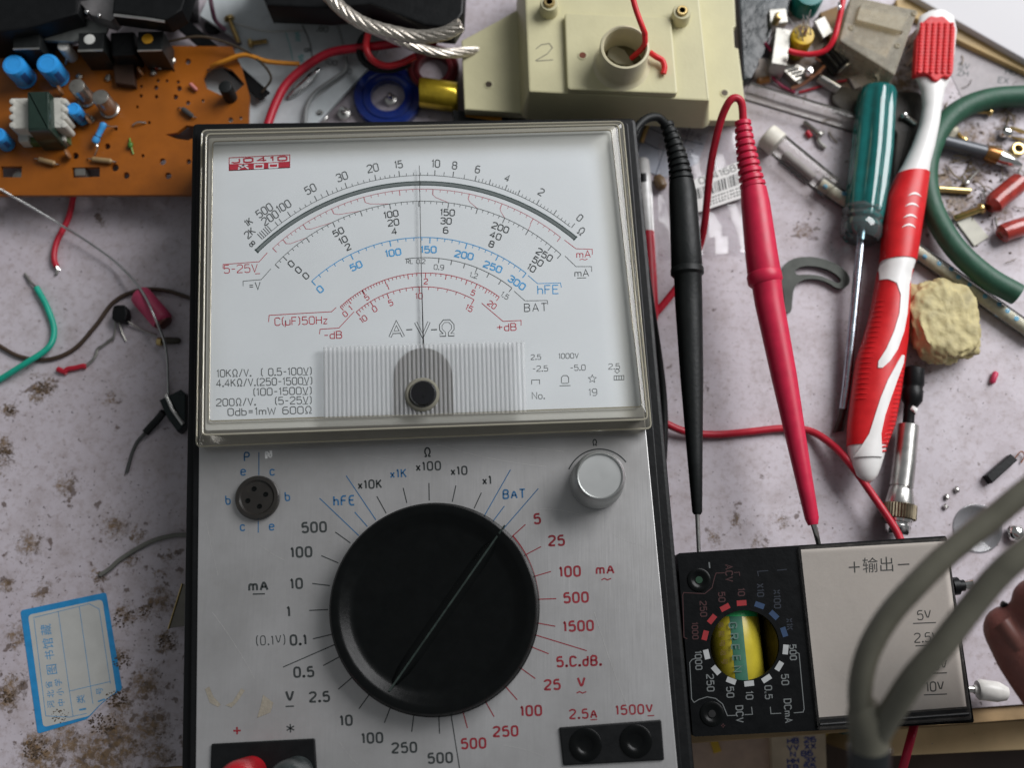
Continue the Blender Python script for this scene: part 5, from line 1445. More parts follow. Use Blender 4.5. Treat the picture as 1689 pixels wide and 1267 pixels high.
# rings of tape
def ring(nm_, x, y, ro, ri, zt, m, label):
    c = P(x, y, 0); s = S(x, y, 0) / MM; b = MB()
    lathe(b, c, UP, [(ri * s, 0.05), (ri * s, zt), (ri * s + .5, zt + .2), ((ri + ro) / 2 * s - .4, zt + .1), ((ri + ro) / 2 * s, zt - .3), ((ri + ro) / 2 * s + .4, zt + .1), (ro * s - .5, zt + .2), (ro * s, zt - .3), (ro * s, .05), (ri * s, .05)], 56, False)
    return solo(nm_, b, m, label, 'ring')
r_ = ring('blue_ring', 641, 164, 56, 28, 3.2, mat('blue_translucent', (.012, .035, .22), .15, trans=.2, coat=.5), 'dark blue plastic ring with a screw inside, behind the meter')
ring('red_ring', 716, 120, 42, 24, 4.0, mat('dark_red_ring', (.10, .012, .015), .3), 'dark red ring partly under the cream housing')
mb = MB(); axis_rows(mb, [(692, 152, 5.5, 1), (693, 152, 5.5, 5.2), (696, 152, 5.5, 5.5), (752, 160, 5.5, 5.5), (755, 160, 5.5, 5.0), (756, 160, 5.5, 1)], 32)
solo('gold_cylinder', mb, mat('gold_foil', (.50, .36, .03), .25, .6, var=.2), 'gold coloured cylinder beside the blue ring', 'battery')
ob = thing('small_carton', 'small black carton with orange stripe under the cream housing', 'carton', Vector((P(790, 190).x, P(790, 190).y, 0)))
mb = MB(); block(mb, [(746, 180), (838, 192), (836, 214), (748, 202)], 9, 0.05, .3); part(ob, 'box', mb, M['black'], smooth=False)
mb = MB(); mb.poly(px([(768, 184), (828, 192), (827, 200), (768, 192)], 9.06)); flat(ob, 'orange_stripe', mb, mat('orange_print', (.45, .19, .01), .5))

# ------------------------------------------------------------------ left bench: wires and bits
def r5(x, y): return (x / 2.535, 300 + y / 2.535)
t = thing('red_lead_end', 'short red wire with bare end below the circuit board', 'wire', Vector((P(100, 400).x, P(100, 400).y, 0)))
mb = MB(); wire(mb, [(128, 296, 6), (122, 320, 4), (113, 359, 1.6), (94, 398, 1.2), (89, 424, 1.2), (93, 440, 1.3)], 1.05, 8, 10); part(t, 'insulation', mb, M['red_wire'])
mb = MB(); wire(mb, [(93, 438, 1.3), (95, 445, 1), (93, 452, .6)], .55, 4, 6); wire(mb, [(93, 438, 1.3), (99, 446, .8)], .3, 1, 6); part(t, 'bare_end', mb, M['tin'])
t = thing('green_wire', 'green wire with bare end lying over the brown wire', 'wire', Vector((P(70, 540).x, P(70, 540).y, 0)))
mb = MB(); wire(mb, [(60, 474, 1.2), (78, 508, 1.1), (89, 545, 1.1), (80, 573, 2.4), (43, 599, 3), (-10, 632, 1.4)], 1.1, 8, 10); part(t, 'insulation', mb, mat('green_insulation', (.01, .36, .25), .4))
mb = MB(); wire(mb, [(60, 474, 1.2), (50, 464, 1), (41, 451, .5)], .45, 4, 6); wire(mb, [(59, 473, 1.2), (46, 463, .8)], .3, 1, 6); part(t, 'bare_end', mb, M['dull'])
mb = MB(); wire(mb, [(-10, 565, .8), (32, 588, .8), (79, 593, .8), (122, 576, .8), (158, 537, .8), (189, 497, .8), (229, 479, 1.2), (272, 479, 1.6), (320, 494, 1.2)], .75, 8, 10)
solo('brown_wire', mb, mat('brown_insulation', (.06, .038, .025), .45), 'brown wire in a long S curve left of the multimeter', 'wire')
mb = MB(); wire(mb, [(-10, 306, 14), (51, 341, 9), (107, 375, 5), (158, 408, 4), (197, 438, 4), (233, 479, 8), (256, 525, 9.5), (274, 576, 4), (278, 655, .5)], .46, 8, 8)
solo('solder_wire', mb, mat('solder', (.58, .58, .57), .22, 1.0), 'thin silver solder wire curving over the red and brown wires', 'wire')
t = thing('transistor', 'small black three-legged transistor left of the pink capacitor', 'transistor', Vector((P(196, 520).x, P(196, 520).y, 0)))
mb = MB(); block(mb, rnd([(187, 503), (206, 502), (210, 516), (207, 530), (184, 528), (184, 514)], 5), 4.6, .3, .5); part(t, 'body', mb, M['black'])
for pts in ([(190, 529, 2), (190, 545, 1), (187, 560, .4)], [(196, 530, 2), (201, 548, 1), (208, 563, .4)], [(206, 527, 2), (228, 541, 1), (258, 553, .4)]):
    mb = MB(); wire(mb, pts, .32, 4, 6); part(t, 'leg', mb, M['dull'])
t = thing('pink_capacitor', 'pink tubular capacitor under the brown wire', 'capacitor', Vector((P(250, 510).x, P(250, 510).y, 0)))
mb = MB(); axis_rows(mb, [(229, 484, 4, 3.0), (231, 486, 4, 3.6), (234, 490, 4, 3.8), (266, 527, 4, 3.8), (269, 530, 4, 3.6), (270, 532, 4, 3.0)], 24); part(t, 'body', mb, mat('pink_sleeve', (.50, .055, .13), .5, var=.1, dirt=.2, dcol=(.3, .05, .08)))
mb = MB(); axis_rows(mb, [(268, 529, 4, 3.1), (273, 534, 4, 2.9), (274, 535, 4, 1.5)], 20); part(t, 'end_cap', mb, mat('rusty_cap', (.12, .035, .025), .5))
mb = MB(); wire(mb, [(266, 530, 4), (263, 538, 3), (261, 545, 1)], .45, 4, 6); part(t, 'lead', mb, M['tin'])
t = thing('brass_ferrule', 'tiny brass ferrule on a dark stub below the pink capacitor', 'ferrule', Vector((P(270, 564).x, P(270, 564).y, 0)))
mb = MB(); axis_rows(mb, [(259, 563, 1.6, .9), (260, 563, 1.6, 1.5), (267, 564, 1.6, 1.5), (268, 564, 1.6, 1)], 16); part(t, 'ferrule', mb, M['brass'])
mb = MB(); axis_rows(mb, [(268, 564, 1.6, 1), (272, 562, 1.6, 1.3), (294, 562, 1.5, 1.2), (298, 562, 1.5, .6)], 12); part(t, 'stub', mb, mat('stub_dark', (.05, .042, .03), .6))
t = thing('red_sleeved_scrap', 'twisted dark wire scrap with torn red sleeve below the transistor', 'wire', Vector((P(120, 605).x, P(120, 605).y, 0)))
mb = MB(); wire(mb, [(95, 609, .9), (106, 613, 1), (112, 609, 1), (124, 607, 1), (136, 604, 1), (142, 605, .8)], .95, 5, 8); wire(mb, [(106, 613, .9), (109, 618, .6)], .6, 1, 6); part(t, 'sleeve', mb, M['red_wire'])
mb = MB(); wire(mb, [(140, 604, .9), (152, 595, .7), (159, 584, .7), (161, 576, .9), (170, 570, .6), (178, 564, .6), (188, 556, .5)], .5, 6, 6); part(t, 'bare_wire', mb, M['dull'])
# spring clip by the case
t = thing('spring_clip', 'dark spring clip with a grey tail wire against the multimeter case', 'clip', Vector((P(280, 680).x, P(280, 680).y, 0)))
mb = MB(); block(mb, [(262, 660), (298, 642), (306, 650), (306, 700), (292, 712), (276, 690)], 6, .4, .5); part(t, 'body', mb, mat('clip_dark', (.02, .028, .028), .3, .5))
mb = MB(); tube(mb, [P(274, 652, 6.4), P(285, 676, 6.8), (P(302, 700, 6.4))], .7 * MM, 8); part(t, 'spring', mb, M['steel'])
mb = MB(); wire(mb, [(270, 680, 4), (262, 690, 3), (251, 702, 2), (240, 714, 1.6)], 1.4, 5, 8); part(t, 'sleeve', mb, M['black_soft'])
mb = MB(); wire(mb, [(240, 714, 1.5), (226, 730, 1), (217, 751, .8), (209, 780, .7)], .65, 6, 8); part(t, 'tail_wire', mb, mat('tail_grey', (.07, .072, .07), .5))
mb = MB(); wire(mb, [(165, 949, .8), (182, 938, .9), (200, 922, .9), (246, 895, .9), (285, 884, .9), (312, 883, .9)], .8, 8, 8)
solo('grey_wire_end', mb, mat('grey_wire_old', (.16, .16, .14), .6, dirt=.4), 'old grey wire emerging from under the multimeter lower left', 'wire')
t = thing('metal_tongue', 'thin bent metal tongue sticking out from under the multimeter lower left', 'bracket', Vector((P(295, 1010).x, P(295, 1010).y, 0)))
mb = MB(); block(mb, [(279, 1037), (301, 964), (320, 964), (320, 1030)], 4, 3.2, .1); part(t, 'tongue', mb, mat('tongue_dark', (.16, .15, .13), .4, .8), smooth=False)
mb = MB(); tube(mb, [P(278, 1038, 4), P(301, 963, 4)], .35 * MM, 6); part(t, 'bright_edge', mb, M['brass'])
mb = MB(); prism(mb, px([(300, 970), (318, 970), (318, 1020), (300, 1020)], 3.3), 0, .1); part(t, 'foot', mb, M['dull'])
# paper sticker
st = thing('bench_sticker', 'torn library sticker with blue border stuck on the bench', 'sticker', Vector((P(115, 1090).x, P(115, 1090).y, 0)))
def q1(x, y): return (20 + x / 4.875, 960 + y / 4.875)
M['sticker_blue'] = mat('sticker_blue', (.02, .24, .52), .5, var=.12, dirt=.15)
M['sticker_paper'] = mat('sticker_paper', (.48, .48, .455), .65, var=.06, scale=150, dirt=.25, dcol=(.35, .32, .26))
out = rnd([q1(*p) for p in [(66, 232), (755, 85), (885, 868), (790, 925), (715, 985), (605, 1105), (205, 1225)]], 5)
mb = MB(); block(mb, out, .14, .02, 0); part(st, 'border', mb, M['sticker_blue'], smooth=False)
inn = rnd([q1(*p) for p in [(128, 268), (725, 140), (838, 886), (790, 918), (715, 978), (620, 1078), (600, 1085), (250, 1172)]], 7)
mb = MB(); mb.poly(px(inn, .19)); pp = part(st, 'paper', mb, M['sticker_paper'], smooth=False, recalc=False)
mb = MB()
for pts in ([(170, 290), (620, 178), (700, 220), (790, 820)], [(175, 300), (270, 1080), (460, 1090), (600, 1060)], [(370, 238), (490, 1085)], [(540, 200), (650, 985)], [(462, 880), (790, 803)]):
    stroke(mb, [q1(*p) for p in pts], .9, .23)
for ch, x, y, h in (('藏', 280, 385, 19), ('馆', 295, 495, 19), ('书', 307, 590, 17), ('图', 325, 705, 19), ('省', 300, 828, 13), ('学', 375, 810, 13), ('北', 313, 903, 13), ('小', 390, 887, 13), ('河', 315, 985, 13), ('中', 400, 972, 13), ('类', 557, 945, 15), ('号', 707, 880, 13)):
    a, b = q1(x, y); cjk(mb, ch, a, b, h, 97, .23)
stroke(mb, [q1(540, 1032), q1(595, 1022)], 3, .23); stroke(mb, [q1(690, 965), q1(745, 945)], 2.4, .23)
flat(st, 'sticker_print', mb, mat('sticker_print', (.07, .27, .50), .6), parent=pp)
M['crust'] = mat('dried_crust', (.085, .055, .032), .75, var=.5, scale=500, bump=.8, bscale=900)
def crust(seed, spots):
    b = MB(); rs = random.Random(seed)
    for x, y, spread, n in spots:
        for k in range(n * 4):
            a = rs.uniform(0, 6.28); d = spread * 1.1 * math.sqrt(rs.random())
            c = P(x + d * math.cos(a), y + d * math.sin(a) * .8, 0); r = rs.uniform(.10, .42) * MM
            blob(b, Vector((c.x, c.y, .0001)), r, r * rs.uniform(.5, 1), r * .4, .3, rs.randint(0, 999), 7, 5, .00002)
    return b
struct('dried_crust', crust(5, [(192, 1152, 16, 26), (100, 1182, 14, 22), (170, 1195, 22, 26), (60, 1238, 20, 26), (12, 1150, 12, 12), (72, 640, 14, 18), (18, 678, 8, 9), (8, 745, 9, 10), (165, 948, 5, 5), (200, 1090, 14, 9), (205, 1020, 18, 10), (275, 1060, 14, 10), (240, 1005, 12, 6)]), M['crust'], kind='stuff')
def crumbs(seed):
    b = MB(); rs = random.Random(seed)
    for k in range(620):
        if k < 330: x, y = rs.uniform(-10, 1700), rs.uniform(300, 1240)
        elif k < 500: x, y = rs.gauss(1590, 60), rs.gauss(270, 70)
        elif k < 560: x, y = rs.gauss(1420, 50), rs.gauss(150, 40)
        else: x, y = rs.gauss(1550, 60), rs.gauss(600, 40)
        c = P(x, y, 0); r = rs.uniform(.08, .3) * MM * (1.5 if 330 < k < 500 else 1)
        blob(b, Vector((c.x, c.y, r * .3)), r, r * rs.uniform(.3, 1), r * .5, .3, rs.randint(0, 999), 5, 4, None)
    return b
struct('crumbs', crumbs(9), mat('crumb', (.10, .075, .055), .8, var=.6, scale=200), kind='stuff')

# ------------------------------------------------------------------ right bench: loose parts
def b0(x, y=0): 
    v = P(x, y, 0); return Vector((v.x, v.y, 0))
def rr4(x, y): return (1180 + x / 3.318, y / 3.318)
# white box in the corner
mb = MB(); block(mb, [(1498, -12), (1560, -90), (1800, -90), (1800, 155), (1690, 97)], 5.5, 0.05, .5)
solo('white_box', mb, mat('white_box', (.56, .55, .565), .5, var=.03, scale=20), 'plain white box in the far right corner behind the toothbrush', 'box')
mb = MB(); block(mb, [(1478, -2), (1500, -6), (1720, 112), (1720, 132), (1585, 68), (1480, 14)], 2.5, .05, .4)
solo('wood_strip', mb, mat('yellow_wood', (.42, .29, .12), .5, var=.3, scale=60, bump=.2), 'yellowish wooden strip along the foot of the white box', 'wood strip')
mb = MB(); mb.poly(px([(1578, 70), (1700, 130), (1700, 150), (1590, 165), (1570, 120)], .12)); mb.v += []
pa = thing('printed_paper', 'grey printed paper under the hose near the white box', 'paper', b0(1630, 120))
mb = MB(); block(mb, [(1576, 68), (1700, 128), (1700, 158), (1590, 168), (1568, 122)], .18, .02, 0); part(pa, 'sheet', mb, mat('grey_paper', (.42, .39, .40), .7, dirt=.3), smooth=False)
mb = MB()
for x, y, s in ((1590, 108, '5V'), (1588, 120, 'ZH'), (1668, 118, 'H0'), (1655, 132, 'EX')):
    lettering(mb, s, x, y, 9, -8, 1.8, .24, 1.4)
flat(pa, 'print', mb, M['ink_grey'])
# milky relay case
rl = thing('relay_case', 'milky translucent relay case left of the toothbrush head', 'relay', b0(1450, 60))
M['milky'] = clear('milky_plastic', (.88, .84, .74), .30, (.66, .61, .49), .35, 1.2, scratch=.25)
tq = rnd([(1404, -8), (1514, 16), (1476, 124), (1384, 66)], 4)
mb = MB(); block(mb, tq, 17, .1, .6); part(rl, 'case', mb, M['milky'])
mb = MB(); block(mb, rnd([(1420, 4), (1502, 22), (1490, 52), (1412, 32)], 3), 19, 17.05, .4); part(rl, 'cap', mb, M['milky'])
mb = MB(); block(mb, [(1415, 30), (1480, 50), (1462, 95), (1404, 66)], 12, 1, .4); part(rl, 'coil_block', mb, mat('relay_brown', (.34, .27, .17), .6, var=.3))
for x, y in ((1404, 45), (1480, 75), (1508, 22)):
    mb = MB(); lathe(mb, P(x, y, 17), UP, [(1.1, 0), (1.0, .4), (.6, .5), (.5, .2)], 14); part(rl, 'boss', mb, M['milky'])
# coil with bracket
co = thing('coil_with_bracket', 'small yellow wound coil on a bent steel bracket right of the cream housing', 'coil', b0(1310, 80))
mb = MB(); block(mb, [(1280, 44), (1306, 48), (1298, 108), (1272, 104)], 11, .1, .3); br = part(co, 'bracket', mb, M['dull'], smooth=False)
mb = MB(); block(mb, [(1282, 102), (1300, 104), (1340, 128), (1318, 138), (1286, 112)], 3, 1.2, .2); part(co, 'bracket_foot', mb, M['dull'], smooth=False)
mb = MB(); c = P(1325, 56, 13); lathe(mb, Vector((c.x, c.y, .002)), UP, [(4.0, 0), (4.2, .4), (4.2, 10.2), (4.0, 10.8), (3, 11)], 32); part(co, 'winding', mb, mat('yellow_tape', (.72, .47, .015), .35))
mb = MB(); rs = random.Random(5)
for k in range(16):
    a = rs.uniform(0, 6.28); d = rs.uniform(.0005, .0032)
    p = Vector((c.x + d * math.cos(a), c.y + d * math.sin(a), .0128)); q = p + Vector((rs.uniform(-.004, .002), rs.uniform(.001, .006), rs.uniform(.002, .005)))
    tube(mb, [p, p.lerp(q, .5) + Vector((0, 0, .001)), q], .22 * MM, 5)
o = part(co, 'wire_ends', mb, M['tin']); o['kind'] = 'stuff'
cf = thing('copper_frame', 'copper wire frame round small nickel contacts in front of the yellow coil', 'contact frame', b0(1330, 125))
mb = MB(); tube(mb, spline([P(1305, 146, 1.2), P(1330, 134, 3), P(1358, 112, 5), P(1361, 104, 5.4), P(1345, 95, 5)], 4), .75 * MM, 8); part(cf, 'frame_bar', mb, M['copper'])
mb = MB(); block(mb, [(1288, 112), (1316, 104), (1340, 120), (1312, 134)], 4, .1, .3); part(cf, 'contact_plate', mb, M['can'], smooth=False)
for k in range(4):
    mb = MB(); tube(mb, [P(1294 + k * 6, 113 + k * 4, 4.3), P(1311 + k * 6, 108 + k * 4, 4.3)], .4 * MM, 6); part(cf, 'contact_leaf', mb, M['steel'])
mb = MB(); can(mb, 1335, 114, 7, 3.5, 1.6, 16); part(cf, 'contact_button', mb, M['chrome'])
mb = MB()
c0, c1 = P(1362, 78, 6), P(1392, 112, 6); n = 36; rings = []
for f, r in ((0, 3.6), (.04, 4.6), (.9, 4.8), (.97, 4.2), (1, 2)):
    pass
kn = thing('black_knurled_knob', 'small black knurled knob behind the copper frame', 'knob', b0(1375, 95))
ax = (c1 - c0).normalized(); aa = ax.orthogonal().normalized(); bb = ax.cross(aa)
for f, r in ((0, 3.4), (.03, 4.8), (.92, 5.0), (.98, 4.4), (1, 3.6)):
    rings.append([c0.lerp(c1, f) + (aa * math.cos(2 * math.pi * k / 48) + bb * math.sin(2 * math.pi * k / 48)) * (r * (1 if k % 3 else .9)) * MM for k in range(48)])
loft(mb, rings); part(kn, 'grip', mb, M['black'], smooth=False)
mb = MB(); lathe(mb, c1, ax, [(3.0, -.2), (3.0, .6), (2.2, .9), (0, .9)], 20); part(kn, 'face', mb, M['dull'])
mb = MB(); c = P(1336, -12, 9); lathe(mb, Vector((c.x, c.y, 0)), UP, [(5.5, 0), (5.6, 7.5), (5.0, 9), (0, 9.3)], 28); solo('teal_stopper', mb, mat('teal_cap', (.01, .18, .17), .35), 'teal round stopper at the back edge above the yellow coil', 'stopper')
mb = MB(); wire(mb, [(1392, -10, 20), (1388, 12, 20), (1383, 35, 19), (1376, 62, 18), (1362, 82, 16), (1338, 89, 14.5), (1315, 87, 14), (1300, 83, 14)], 1.05, 8, 10)
solo('red_hookup_wire', mb, mat('vivid_red_wire', (.62, .012, .03), .35), 'vivid red wire bent round the yellow coil', 'wire')
mb = MB(); wire(mb, [(1384, 4, 21.2), (1384, 10, 21.4), (1384, 16, 21)], .6, 4, 8); solo('wire_clip', mb, M['chrome'], 'tiny bright metal clip on the vivid red wire at the back', 'clip')
# more loose radio parts round the coil
tp = thing('trimmer_pot', 'small grey trimmer with brass shaft behind the yellow coil', 'trimmer', b0(1285, 30))
mb = MB(); block(mb, rnd([(1268, 14), (1296, 12), (1300, 36), (1270, 40)], 3), 7, .05, .4); part(tp, 'body', mb, M['dull'])
mb = MB(); can(mb, 1284, 24, 12, 7, 1.4, 14); part(tp, 'shaft', mb, M['brass'])
sp_ = MB(); q0_, q1_ = P(1352, 128, 2.6), P(1384, 148, 2.6); dvv = q1_ - q0_; s1_ = dvv.normalized().cross(UP).normalized()
tube(sp_, [q0_ + dvv * (k / 120) + (s1_ * math.cos(k * .62) + UP * math.sin(k * .62)) * .0019 for k in range(121)], .28 * MM, 6); solo('coil_spring', sp_, M['steel'], 'little steel coil spring below the black knurled knob', 'spring')
mb = MB(); block(mb, [(1344, 34), (1360, 26), (1374, 52), (1358, 62)], 5, 4.2, .1); block(mb, [(1344, 34), (1347, 32.5), (1361, 60), (1358, 62)], 4.2, .05, .1); solo('steel_angle', mb, M['dull'], 'bent steel angle right of the yellow coil', 'bracket', smooth=False)
mb = MB(); axis_rows(mb, [(1248, 134, 1.6, .5), (1250, 134, 1.6, 1.5), (1268, 130, 1.6, 1.5), (1270, 130, 1.6, .5)], 14); solo('amber_capacitor', mb, mat('amber', (.30, .12, .02), .3, coat=.4), 'amber capacitor lying by the housing flange edge', 'capacitor')
mb = MB(); wire(mb, [(1262, 70, 5.4), (1276, 92, 6), (1270, 118, 3), (1288, 140, 1), (1312, 152, .8)], .55, 6, 8); solo('magenta_wire', mb, mat('magenta_wire', (.30, .01, .06), .45), 'thin magenta wire trailing from the dark film', 'wire')
mb = MB(); wire(mb, [(1318, 152, .8), (1340, 146, 1), (1366, 138, 1.2), (1396, 132, 1)], .5, 6, 8); solo('crimson_wire', mb, M['red_wire'], 'thin crimson wire lying below the copper frame', 'wire')
mb = MB(); block(mb, [(1400, 128), (1424, 118), (1436, 138), (1410, 146)], 1.2, .05, .2); solo('paper_label_scrap', mb, mat('scrap_paper', (.50, .46, .46), .7, dirt=.4), 'small dirty paper scrap above the screwdriver handle', 'paper', smooth=False)
mb = MB(); c_ = P(1440, 132, 0); lathe(mb, c_, UP, [(1.4, .02), (3.0, .02), (3.0, .7), (2.7, .9), (1.6, .9), (1.4, .7), (1.4, .02)], 28, False); solo('washer', mb, M['dull'], 'dull washer above the screwdriver handle near the relay case', 'washer')
# dark bag, scraps and a shade sheet near the back right
mb = MB(); block(mb, [(1218, -30), (1310, -30), (1300, 20), (1276, 40), (1262, 88), (1240, 128), (1226, 132)], 5, .2, .6)
solo('dark_film_bag', mb, mat('dark_film', (.035, .042, .045), .2, var=.6, scale=60, bump=.9, bscale=130), 'dark crumpled film right of the cream housing', 'bag')
mb = MB(); blob(mb, P(1256, 112, 2), .006, .0045, .0028, .3, 31, 16, 10, 0.0001); solo('paper_wad', mb, mat('dirty_paper', (.46, .40, .37), .7, dirt=.4), 'dirty pale paper wad right of the cream housing flange', 'paper')
mb = MB(); block(mb, rnd([(1376, 138), (1430, 150), (1520, 150), (1530, 220), (1500, 300), (1470, 330), (1480, 215), (1400, 190), (1370, 165)], 10), 2.2, .1, .6)  # dark sheet added to stand for deep shade behind brush and screwdriver
solo('shade_sheet', mb, mat('painted_shade', (.04, .034, .028), .6, var=.5, bump=.5), 'dark sheet added for the deep shade under the toothbrush and screwdriver', 'scrap')
mb = MB(); block(mb, [(1352, 20), (1382, 8), (1400, 60), (1372, 70)], 3, .1, .4); solo('brown_card', mb, mat('brown_card', (.20, .12, .05), .7), 'brown card scrap between the teal cap and the relay case', 'card')
mb = MB(); blob(mb, P(1558, 214, 2), .0055, .0040, .0030, .35, 77, 16, 10, 0.0001); solo('cotton_wad', mb, mat('cotton', (.50, .46, .36), .9, var=.2, bump=.8), 'pale fluffy wad right of the white toothbrush neck', 'wad')
screw('steel_screw', 'bright steel screw poking out left of the white toothbrush neck', (1490, 190, 3.2), (1512, 206, 2.8), 1.7, 1.2, M['chrome'])
# clear tubes
def ctube(nm_, a, b, r, m, label, cap=None, z=None):
    z = z or r; t = thing(nm_, label, 'tube', b0((a[0] + b[0]) / 2, (a[1] + b[1]) / 2)); p0, p1 = P(a[0], a[1], z), P(b[0], b[1], z); L = (p1 - p0).length / MM
    m1 = MB(); lathe(m1, p0, p1 - p0, [(r * .8, -.1), (r, .3), (r, L - .3), (r * .85, L)], 28); part(t, 'wall', m1, m)
    return t, p0, p1, L
M['tube_clear'] = clear('tube_clear', (.96, .955, .94), .07, (.62, .60, .56), .10, 1.28, scratch=.10)
ctube('clear_tube', (1232, 150), (1412, 204), 3.6, M['tube_clear'], 'clear empty tube running from the cream housing towards the screwdriver')
t, p0, p1, L = ctube('capped_tube', (1268, 226), (1372, 312), 4.4, M['tube_clear'], 'clear sample tube with a white cap right of the red probe')
mb = MB(); lathe(mb, p0, p1 - p0, [(3.8, -1.6), (4.5, -1.2), (4.7, 0), (4.7, 4.2), (4.3, 4.4)], 28); part(t, 'cap', mb, mat('cream_cap', (.66, .63, .55), .45))
mb = MB(); q = (p1 - p0).normalized(); tube(mb, [p0 + q * .008 - Vector((0, 0, .002)), p0 + q * .022 - Vector((0, 0, .002))], 1.6 * MM, 10); part(t, 'contents', mb, mat('tube_grey', (.30, .28, .27), .6))
t, p0, p1, L = ctube('patterned_straw', (1350, 300), (1712, 556), 2.9, M['tube_clear'], 'long clear straw lined with blue dotted paper, passing under the toothbrush')
ax = (p1 - p0).normalized(); mb = MB(); lathe(mb, p0, ax, [(2.1, 1), (2.1, L - 1)], 20); core = part(t, 'paper_lining', mb, mat('lining_paper', (.55, .53, .40), .6, var=.2, scale=700))
side = ax.cross(UP).normalized(); rs = random.Random(2); k = 0
s_ = 3.0
while s_ < L - 3:
    c = p0 + ax * s_ * MM + UP * 2.0 * MM + side * rs.uniform(-1.1, 1.1) * MM; mb = MB()
    lathe(mb, c - UP * .0004, UP, [(.9, 0), (.9, .5), (0, .55)], 10); part(t, 'blue_dot', mb, mat('dot_blue', (.10, .42, .66), .5) if k == 0 else M['dot'], parent=core)
    if k == 0: M['dot'] = core.children[0].data.materials[0]
    k += 1; s_ += rs.uniform(3.5, 7)
# grid card, bag with barcode, pen by the case
gp = thing('grid_card', 'bluish card with ruled grid under the black probe collar', 'card', b0(1105, 235))
mb = MB(); block(mb, [(1030, 188), (1176, 196), (1152, 268), (1098, 292), (1040, 275)], .5, .05, 0); part(gp, 'sheet', mb, mat('blue_grey_card', (.46, .49, .56), .5, var=.08), smooth=False)
mb = MB()
for pts in ([(1040, 222), (1082, 244), (1150, 262)], [(1058, 205), (1096, 222), (1160, 238)], [(1080, 292), (1112, 196)], [(1048, 262), (1066, 200)], [(1118, 268), (1140, 205)]):
    stroke(mb, pts, 1.5, .56)
cjk(mb, '电子元', 1140, 222, 12, -14, .56); lettering(mb, '12', 1138, 250, 8, -14, 1.4, .56)
flat(gp, 'grid_print', mb, mat('grid_ink', (.08, .09, .14), .6))
mb = MB(); wire(mb, [(1072, 199, 4), (1064, 216, 3), (1058, 235, 2)], .9, 4, 8); solo('brass_pin', mb, M['brass'], 'short brass pin on the grid card beside the meter corner', 'pin')
bc = thing('barcode_bag', 'clear plastic bag with a white barcode label between the two probes', 'bag', b0(1180, 310))
M['film'] = clear('bag_film', (.97, .965, .97), .10, (.72, .70, .72), .14, 1.4, scratch=.3)
mb = MB(); n = 14; vs = []; rs = random.Random(12)
for i in range(n + 1):
    for j in range(n + 1):
        x = 1086 + (1232 - 1086) * i / n; y = 225 + (425 - 225) * j / n - (x - 1086) * .06
        vs.append(P(x, y, .9 + .8 * math.sin(i * 1.7 + j * .6) * math.sin(j * 1.3) + rs.uniform(-.2, .4)))
mb.add(vs, [(i * (n + 1) + j, (i + 1) * (n + 1) + j, (i + 1) * (n + 1) + j + 1, i * (n + 1) + j + 1) for i in range(n) for j in range(n)])
part(bc, 'film', mb, M['film'], angle=25, recalc=False)
mb = MB(); block(mb, [(1140, 298), (1228, 262), (1236, 322), (1152, 350)], 3.0, 2.8, 0); lb = part(bc, 'label', mb, mat('label_white', (.70, .69, .67), .5, var=.04), smooth=False)
mb = MB(); rs = random.Random(8); u = 0
def lq(u, v):
    a = Vector((1146, 310)).lerp(Vector((1232, 277)), u); b = Vector((1154, 346)).lerp(Vector((1237, 318)), u); return a.lerp(b, v)
u = .02
while u < .98:
    w_ = rs.choice((1.0, 1.0, 1.8, 2.6)); stroke(mb, [lq(u, .05), lq(u, .52)], w_, 3.06); u += (w_ + rs.choice((1.2, 2.0, 2.8))) / 88
lettering(mb, '0041681', 1186, 286, 10, 21, 1.3, 3.06, width=70)
for v, ww in ((.66, .5), (.80, .42), (.92, .5)):
    for k in range(14):
        u = .1 + k * .058
        stroke(mb, [lq(u, v), lq(u + .03 * rs.uniform(.6, 1.4), v)], 2.2, 3.06)
flat(bc, 'label_print', mb, M['ink'], parent=lb)
pn = thing('marker_pen', 'white and red marker pen lying close to the right side of the multimeter', 'pen', b0(1070, 380))
axis = lambda *a: a
mb = MB(); axis_rows(mb, [(1061, 262, 4, 1.6), (1061, 266, 4, 2.3), (1063, 300, 4, 2.5), (1068, 384, 4, 2.4)], 20); part(pn, 'barrel', mb, mat('pen_white', (.62, .61, .60), .2, coat=.4))
mb = MB(); axis_rows(mb, [(1068, 383, 4, 2.45), (1073, 470, 4, 2.4), (1076, 520, 4, 2.2), (1077, 540, 4, 1)], 20); part(pn, 'cap', mb, M['red_wire'])
mb = MB(); axis_rows(mb, [(1060.6, 290, 4, 2.55), (1061.6, 304, 4, 2.6)], 20); part(pn, 'band', mb, M['black'])
mb = MB(); axis_rows(mb, [(1084, 290, 2.4, 1.4), (1086, 296, 2.4, 2.2), (1092, 308, 2.4, 2.0), (1094, 312, 2.4, 1.0)], 14); solo('brown_bead', mb, mat('brown_bead', (.16, .10, .05), .4), 'small brown bead left of the black probe collar', 'bead')
